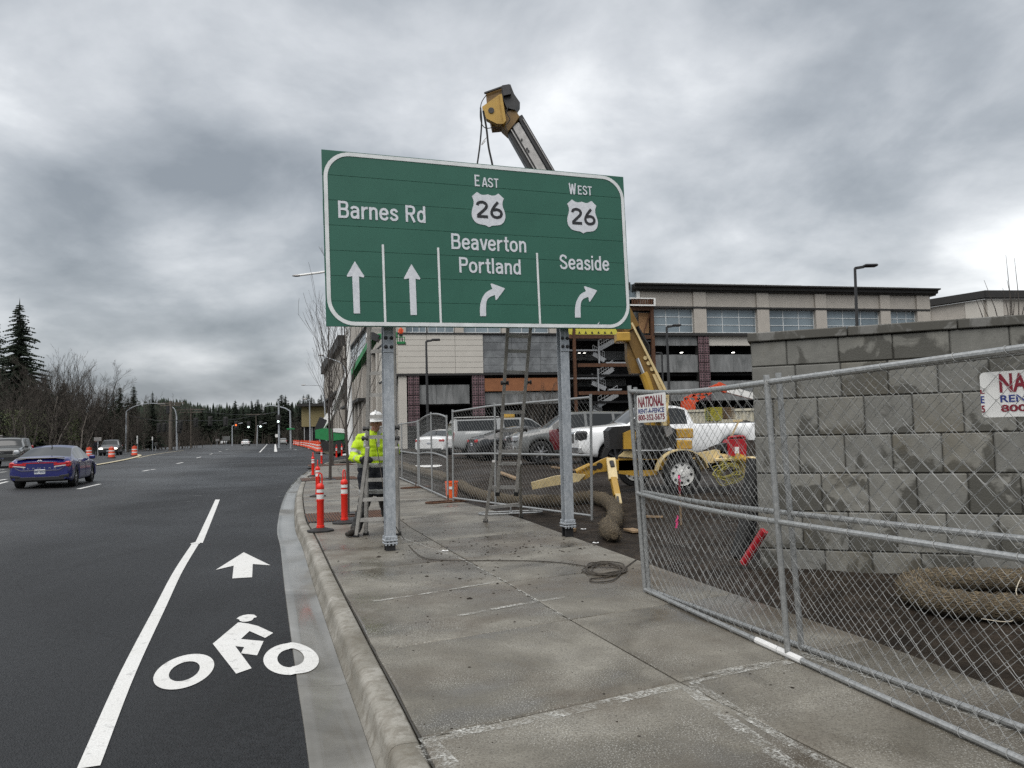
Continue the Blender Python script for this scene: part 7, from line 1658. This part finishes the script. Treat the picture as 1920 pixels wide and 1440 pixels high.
# flat sign backs on the verge
def flat_sign(name, label, post, plate, Y, zb=.0, w_=.05, matn='aluminium'):
    p = D(post[0], post[1], Y); p.z = gz(p.x, p.y); a, c = D(plate[0], plate[3], Y), D(plate[2], plate[1], Y); r = thing(name, label, 'sign', tuple(p))
    b = MB(); b.tube([p, Vector((p.x, p.y, c.z))], w_, 6); b.build('post', 'galvanised_steel', r); b = MB(); b.box(((a.x + c.x) / 2, Y - .08, (a.z + c.z) / 2), (c.x - a.x, .03, c.z - a.z), bev=.01); b.build('plate', matn, r)
flat_sign('road_sign', 'pale rectangular sign on a post left of the dark oncoming car', (183.5, 850), (177, 820, 191, 827), 80)
flat_sign('road_sign', 'pale sign cut by the left photo edge above the grey-green vehicle', (2, 870), (-12, 816, 6, 829.5), 70)
flat_sign('road_sign', 'grey rectangular sign panel far down the road above the pale car', (424, 830), (417, 818, 431.5, 826), 190, matn='car_grey')
flat_sign('road_sign', 'small pale sign far down the road left of the grey panel', (407, 832), (404, 823, 411, 827), 170)
flat_sign('marker_post', 'thin white marker post on the far verge, left of the distant worker', (258, 842), (256.5, 817, 259, 832), 100, matn='white_paint'); flat_sign('marker_post', 'thin white marker post on the far verge, right of the distant worker', (286, 841), (285, 819, 287.5, 826), 102, matn='white_paint')
flat_sign('road_sign', 'diamond sign turned away on the verge beside the right marker post', (292, 841), (289, 830, 296, 836), 104, matn='car_olive')

# ------------------------------------------------------------------ trees
mat('fir_needles', fn=lambda t: (t.set('Base Color', t.mix(t.rnd(), t.ramp(t.noise(.9, 3, .6), (.35, (.010, .019, .012)), (.65, (.026, .042, .022))), t.ramp(t.noise(.9, 3, .6), (.35, (.012, .018, .011)), (.65, (.034, .046, .022))))), t.set('Roughness', .9)))
mat('fir_bark', col=(.03, .022, .016), rough=.9)
mat('ivy_leaf', col=(.045, .060, .014), rough=.7, var=.4, scale=2)
def conifer_mesh(seed, H=10, dens=1.0, width=.23, leaf=.20):
    rg = random.Random(seed); b = MB(); n = int(46 * dens)
    for i in range(n):
        t = i / n; z = H * (.06 + .93 * t ** .92); Lb = H * width * (1 - t) ** .78 * rg.uniform(.75, 1.1) + .12; k = int(10 - 5 * t)
        for j in range(k):
            a = rg.uniform(0, 2 * pi); L = Lb * rg.uniform(.55, 1.12); dr = Vector((cos(a), sin(a), 0)); sd = Vector((-sin(a), cos(a), 0)); m = max(3, int(L / leaf * 1.5))
            for q in range(m):
                u = (q + .4) / m; p = dr * L * u + Vector((0, 0, z + L * (.10 * u - .30 * u * u) + .12 * L * max(0, u - .7))); s = leaf * (1.25 - .6 * u) * rg.uniform(.7, 1.3) * (.42 + .58 * (1 - t) ** .8)
                for sg_ in (-1, 1):
                    tip = p + sd * sg_ * s * rg.uniform(1.1, 2.0) * (1 - .45 * u) + dr * s * rg.uniform(.5, 1.2) - Vector((0, 0, s * rg.uniform(.15, .8))); b.add([p - dr * s * .5 + Vector((0, 0, .3 * s)), p + dr * s * .5 + Vector((0, 0, .15 * s)), tip, p - Vector((0, 0, s * rg.uniform(.4, 1.1)))], [(0, 1, 2), (0, 3, 2)])
    top = Vector((0, 0, H)); b.add([top + Vector((0, 0, .3)), top + Vector((.06, 0, -.5)), top + Vector((-.06, .03, -.5))], [(0, 1, 2)])
    tr = MB(); tr.tube([(0, 0, -1), (0, 0, H * .5), (0, 0, H * .98)], [H * .018, H * .011, .02], 6, cap=False)
    return b.mesh('crown', 'fir_needles'), tr.mesh('trunk', 'fir_bark', 40)
CON = [conifer_mesh(s, 10, d, w, l) for s, d, w, l in ((1, 1.25, .21, .15), (2, .9, .18, .22), (3, 1.0, .25, .24), (4, .9, .19, .26))]
def conifer(k, p, H, label, group, wide=1.0, rz=None):
    r = thing('fir_tree', label, 'tree', p, R_.uniform(0, 6) if rz is None else rz, group); c = link(CON[k][0], 'crown', r, local=True); t = link(CON[k][1], 'trunk', r, local=True); s = H / 10; r.scale = (s * wide, s * wide, s); return r
def topat(px, py, Y, zb=0): q = D(px, py, Y); return Vector((q.x, Y, zb)), q.z - zb
def fir(px, py, Y, k, label, group, wide=1.0): p, H = topat(px, py, Y); return conifer(k, p, H, label, group, wide)
g1 = 'dark firs on the left verge'
BIG = conifer_mesh(77, 10, 1.5, .29, .19)
p, H = topat(37, 566, 92); r = thing('fir_tree', 'tallest dark fir, standing highest of all trees on the left', 'tree', p, 1.0, g1); link(BIG[0], 'crown', r, local=True); link(BIG[1], 'trunk', r, local=True); r.scale = (H / 10,) * 3
p, H = topat(-14, 590, 96); r = thing('fir_tree', 'dark fir cut by the left photo edge beside the tallest fir', 'tree', p, 2.0, g1); link(BIG[0], 'crown', r, local=True); link(BIG[1], 'trunk', r, local=True); r.scale = (H / 10,) * 3
for i, (px, py, l) in enumerate(((200, 728, 'short dark fir behind the bare trees, left of the mast'), (213, 733, 'second short fir just left of the grey mast'), (225, 724, 'pointed fir directly behind the grey mast'), (251, 722, 'taller fir right behind the long mast arm'), (286, 735, 'fir beside the end of the mast arm'), (60, 690, 'dark fir low behind the bare trees at far left'), (120, 715, 'dark fir filling the gap behind the bare maples'), (155, 735, 'low fir behind the ivy-clad trunks'), (20, 700, 'broad dark fir under the tallest one'), (100, 735, 'wide low fir behind the highest bare crown'), (138, 750, 'wide low fir behind the ivy'), (172, 758, 'low fir above the drum beside the blue car'), (40, 720, 'low spreading fir behind the grey-green vehicle'), (85, 700, 'broad fir beside the foot of the tallest fir'), (240, 745, 'small fir behind the wooden pole'), (185, 745, 'small dark fir behind the sign on the verge'))):
    fir(px, py, 118 + (i % 4) * 6, i % 4, l, g1, 1.45 if i > 4 else 1.1)
# far fir row across the end of the road
g2 = 'firs across the end of the road'; rg = random.Random(44); tops = [(352, 770), (372, 768), (400, 762), (425, 764), (447, 752), (462, 757), (480, 753), (497, 750), (510, 762), (527, 743), (545, 752), (560, 755), (566, 743), (580, 742), (592, 752), (604, 742), (616, 750), (630, 748)]
nm = 0
for x in range(345, 640, 7):
    py = lineat(sorted(tops), x) if x > 352 else 771
    py += rg.uniform(-6, 7); Y = rg.uniform(235, 275); nm += 1
    c = fir(x + rg.uniform(-2, 2), py, Y, rg.randrange(4), 'dark fir in the row closing the end of the road', g2, 1.35)
b = MB(); bt = MB()                                            # far-off wood behind the row
def lowfir(b, p, H, rg):
    w = H * rg.uniform(.15, .22); n = 6
    for i in range(n):
        z0 = H * (.05 + .9 * i / n); z1 = z0 + H * .27; ww = w * (1 - i / n) ** .8 + .1; k = 7; o = rg.random() * 6; vs = [p + Vector((cos(o + 2 * pi * j / k) * ww * rg.uniform(.55, 1.25), sin(o + 2 * pi * j / k) * ww, z0 + rg.uniform(-.3, .3) * H * .05)) for j in range(k)] + [p + Vector((0, 0, min(z1, H)))]
        b.add(vs, [(j, (j + 1) % k, k) for j in range(k)])
for i in range(520):
    px = rg.uniform(150, 660); Y = rg.uniform(285, 420); q = D(px, 800, Y); lowfir(b, Vector((q.x, Y, -1)), rg.uniform(13, 19) * (Y / 330), rg)
b.build('far_wood', 'fir_needles', kind='stuff', smooth=None)
# wooded hill
hb = MB(); k = 60; vs = []; HC = D(322, 800, 900)
def hh(x, y):
    u = (x - HC.x) / 44; v = (y - 900) / 160; return 33 * math.exp(-abs(u) ** 2.4) * math.exp(-v * v) + 14 * math.exp(-((x - HC.x - 160) / 260) ** 2 - v * v) + 14 * math.exp(-((x - HC.x + 260) / 200) ** 2 - v * v)
for j in range(k + 1):
    for i in range(k + 1): x = HC.x - 600 + 1300 * i / k; y = 640 + 600 * j / k; vs.append((x, y, -3 + hh(x, y)))
hb.add(vs, [(j * (k + 1) + i, j * (k + 1) + i + 1, (j + 1) * (k + 1) + i + 1, (j + 1) * (k + 1) + i) for j in range(k) for i in range(k)]); mat('forest_floor', col=(.012, .018, .011), rough=.95); hb.build('hills', 'forest_floor', kind='structure', smooth=60)
b = MB()
for i in range(4200):
    x = HC.x + rg.uniform(-380, 420); y = rg.uniform(740, 960); h = hh(x, y)
    if h > 3: lowfir(b, Vector((x, y, h - 6)), rg.uniform(11, 16), rg)
b.build('hill_forest', 'fir_needles', kind='stuff', smooth=None)
# bare broadleaf trees
def bare_mesh(seed, H=10, lev=4, spread=.48, nch=5, stems=1, up=.45, minr=.006, r0=.13):
    rg = random.Random(seed); b = MB(); t = MB()
    for s in range(stems):
        o = Vector((rg.uniform(-.6, .6), rg.uniform(-.6, .6), -.5)) if stems > 1 else Vector((0, 0, -.5)); d = Vector((rg.uniform(-.25, .25), rg.uniform(-.25, .25), 1)).normalized(); pts = [o]; rs = [r0]
        for i in range(6): d = (d + Vector((rg.uniform(-.12, .12), rg.uniform(-.12, .12), .05))).normalized(); pts.append(pts[-1] + d * H * .115); rs.append(r0 * (1 - .11 * (i + 1)))
        t.tube(pts, rs, 6, cap=False); n = 13
        for k in range(n):
            u = .22 + .78 * k / n; q = u * 6; i = min(5, int(q)); p = pts[i].lerp(pts[i + 1], q - i); a = k * 2.4 + rg.random(); e = Vector((cos(a) * .6, sin(a) * .6, .75)).normalized(); branchy(b, p, e, H * rg.uniform(.26, .42), r0 * .38 * (1.2 - .5 * u), lev - 1, rg, nch, spread, up, 3, minr, .16)
        branchy(b, pts[-1], d, H * .36, rs[-1], lev - 1, rg, nch, spread, up, 3, minr, .16)
    return b.mesh('crown', 'bark_brown'), t.mesh('trunk', 'bark_pale', 40)
BARE = [bare_mesh(5, stems=1), bare_mesh(6, stems=2, nch=4), bare_mesh(7, stems=1, spread=.6), bare_mesh(8, stems=3, nch=4, spread=.42)]
def bare(px, py, Y, k, label, group, wide=1.0):
    p, H = topat(px, py, Y); r = thing('bare_tree', label, 'tree', p, R_.uniform(0, 6), group); link(BARE[k][0], 'crown', r, local=True); link(BARE[k][1], 'trunk', r, local=True); s = H / 10.6; r.scale = (s * wide, s * wide, s); return r
g3 = 'bare trees on the left verge'
front = [(8, 690, 78), (35, 700, 82), (62, 680, 86), (95, 668, 84), (112, 664, 90), (140, 668, 86), (158, 676, 92), (178, 700, 95), (196, 716, 98), (78, 700, 95), (125, 690, 100), (48, 720, 76), (150, 712, 80), (20, 730, 90), (102, 720, 78), (70, 705, 108), (88, 712, 112), (130, 712, 110), (165, 720, 112), (28, 715, 110), (148, 705, 106), (115, 725, 104)]
L1 = ['at the left photo edge', 'under the tallest fir', 'right of the tallest fir', 'with the highest crown left of centre of the row', 'with a thin upright crown beside the highest one', 'broad, above the blue car', 'leaning right, above the blue car', 'sloping down towards the short firs', 'lowest in front of the short firs', 'deep in the row behind the blue car', 'slender, at the back of the row', 'small, before the tallest fir', 'small, over the flat verge sign', 'low, at the back by the photo edge', 'low, in front of the highest crowns', 'deep behind the tallest fir', 'deep behind the second crown', 'deep behind the ivy-clad trunk', 'deep behind the low firs', 'deep at the photo edge', 'deep behind the broad crown', 'deep and low behind the blue car']
for i, (px, py, Y) in enumerate(front): bare(px, py, Y, i % 4, 'bare tree ' + L1[i], g3, 1.15)
L2 = ['bare tree on the verge behind the masts and poles']
for i, (px, py, Y) in enumerate([(212, 770, 112), (228, 760, 118), (246, 765, 112), (262, 768, 120), (276, 752, 125), (292, 735, 130), (305, 745, 128), (318, 755, 135), (338, 752, 135), (352, 778, 140), (366, 790, 145), (380, 795, 150), (270, 790, 112), (300, 790, 115), (330, 795, 125), (215, 800, 100), (240, 800, 105), (395, 800, 160), (345, 800, 130), (410, 806, 170), (190, 770, 105), (170, 760, 100)]):
    bare(px, py, Y, (i * 3 + 1) % 4, L2[0], 'bare trees behind the masts', 1.3)
for i, (px, py, Y) in enumerate([(545, 790, 210), (558, 776, 200), (568, 782, 205), (533, 800, 220), (575, 790, 190), (445, 812, 215), (460, 815, 220), (505, 812, 230)]): bare(px, py, Y, i % 4, 'hazy bare tree at the foot of the far firs', 'bare trees before the far firs', 1.4)
# ivy on two trunks
for px, py0, py1, Y, l in ((138, 770, 826, 83, 'pale green ivy climbing a trunk above the blue car'), (38, 770, 830, 80, 'yellow-green ivy mass at the left behind the grey-green vehicle')):
    b = MB(); w = .35 if px > 100 else 1.3
    for i in range(700 if px > 100 else 2200):
        t = rg.random(); p = D(px, py0 + (py1 - py0) * t, Y) + Vector((rg.gauss(0, w * (.7 if t < .3 else 1)), rg.gauss(0, w), 0)); s = rg.uniform(.06, .13); a = Vector((rg.uniform(-1, 1), rg.uniform(-1, 1), rg.uniform(-1, 1))).normalized(); c = a.orthogonal().normalized()
        b.add([p, p + a * s + c * s * .5, p + a * s * 1.6, p + a * s - c * s * .5], [(0, 1, 2, 3)])
    tag(b.build('ivy', 'ivy_leaf', smooth=None), l, 'ivy')['kind'] = 'stuff'
# brush and bank on the verge
bk = MB(); vs = []; cols = 60
for i in range(cols + 1):
    yy = 40 + 260 * (i / cols) ** 1.3
    for j, (l, z) in enumerate(((27, -.2), (29, .15), (32, .6), (37, 1.6), (44, 2.6), (60, 3.4), (120, 4))):
        e = max(0, 1 - max(0, yy - 130) / 150); q = Vector((-.309 * yy, yy, 0)) + LATN * (l * (1 - .32 * (1 - e))) ; vs.append((q.x, q.y, z * e - .15 + R_.uniform(-.08, .08)))
bk.add(vs, [(i * 7 + j, (i + 1) * 7 + j, (i + 1) * 7 + j + 1, i * 7 + j + 1)[::-1] for i in range(cols) for j in range(6)]); o = bk.build('verge_bank', 'verge', kind='structure', smooth=60)
mat('brush_twig', col=(.026, .021, .016), rough=.95, var=.5, scale=.5)
b = MB()
for i in range(30000):
    yy = 48 + 190 * rg.random() ** 1.2; l = 29 + rg.random() ** 1.3 * 26; e = max(0, 1 - max(0, yy - 130) / 150); q = Vector((-.309 * yy, yy, 0)) + LATN * (l * (1 - .32 * (1 - e))); z = max(0, (l - 28) / 9) * e; hgt = rg.uniform(.5, 4.6) * (1 if l > 33 else .45); a = rg.uniform(-.5, .5); w = rg.uniform(.02, .06) * (1 + yy / 120)
    b.add([(q.x - w, q.y, z - .3), (q.x + w, q.y, z - .3), (q.x + a * hgt + w * .3, q.y + rg.uniform(-.5, .5), z + hgt), ], [(0, 1, 2)])
b.build('brush', 'brush_twig', kind='stuff', smooth=None)
b = MB()
for i in range(1500):
    yy = 230 + 60 * rg.random(); x = -.309 * yy + rg.uniform(-70, 60); w = .25; h_ = rg.uniform(1.5, 5); b.add([(x - w, yy, -.5), (x + w, yy, -.5), (x + rg.uniform(-1, 1), yy, h_)], [(0, 1, 2)])
b.build('far_brush', 'brush_twig', kind='stuff', smooth=None)
# bare shrubs by the building and twigs above the wall
for i, (px, py, Y, l) in enumerate(((1015, 700, 60, 'leafless young tree before the plywood band'), (1000, 725, 62, 'small bare tree just left of the taller one by the plywood'))): 
    p, H = topat(px, py, Y, .3); r = thing('bare_tree', l, 'tree', p, i, 'young trees by the building'); link(BARE[i][0], 'crown', r, local=True); link(BARE[i][1], 'trunk', r, local=True); s = H / 10.6; r.scale = (s * .8, s * .8, s)
b = MB()
for a, c in (((1895, 590), (1886, 478)), ((1911, 590), (1902, 484)), ((1880, 592), (1845, 525)), ((1862, 590), (1838, 560)), ((1898, 560), (1888, 525)), ((1893, 588), (1880, 540)), ((1850, 592), (1826, 550)), ((1908, 588), (1926, 520)), ((1890, 590), (1904, 545))):
    A, C = D(a[0], a[1] + 40, 12.5), D(c[0], c[1], 12.5); b.tube([A, A.lerp(C, .5) + Vector((.03, 0, 0)), C], [.012, .008, .003], 4)
tag(b.build('young_tree', 'bark'), 'thin bare whips of a young tree sticking up behind the block wall', 'tree')
# white debris sheet in the lot
q = lotp(808, 868) if False else D(800, 868, 30); b = MB(); b.box((q.x, q.y, lot_z(q.x, q.y) + .06), (1.6, 1.0, .08), bev=.03); tag(b.build('white_sheet', 'white_paint'), 'white sheet lying in the lot beyond the curved-top fence', 'sheet')
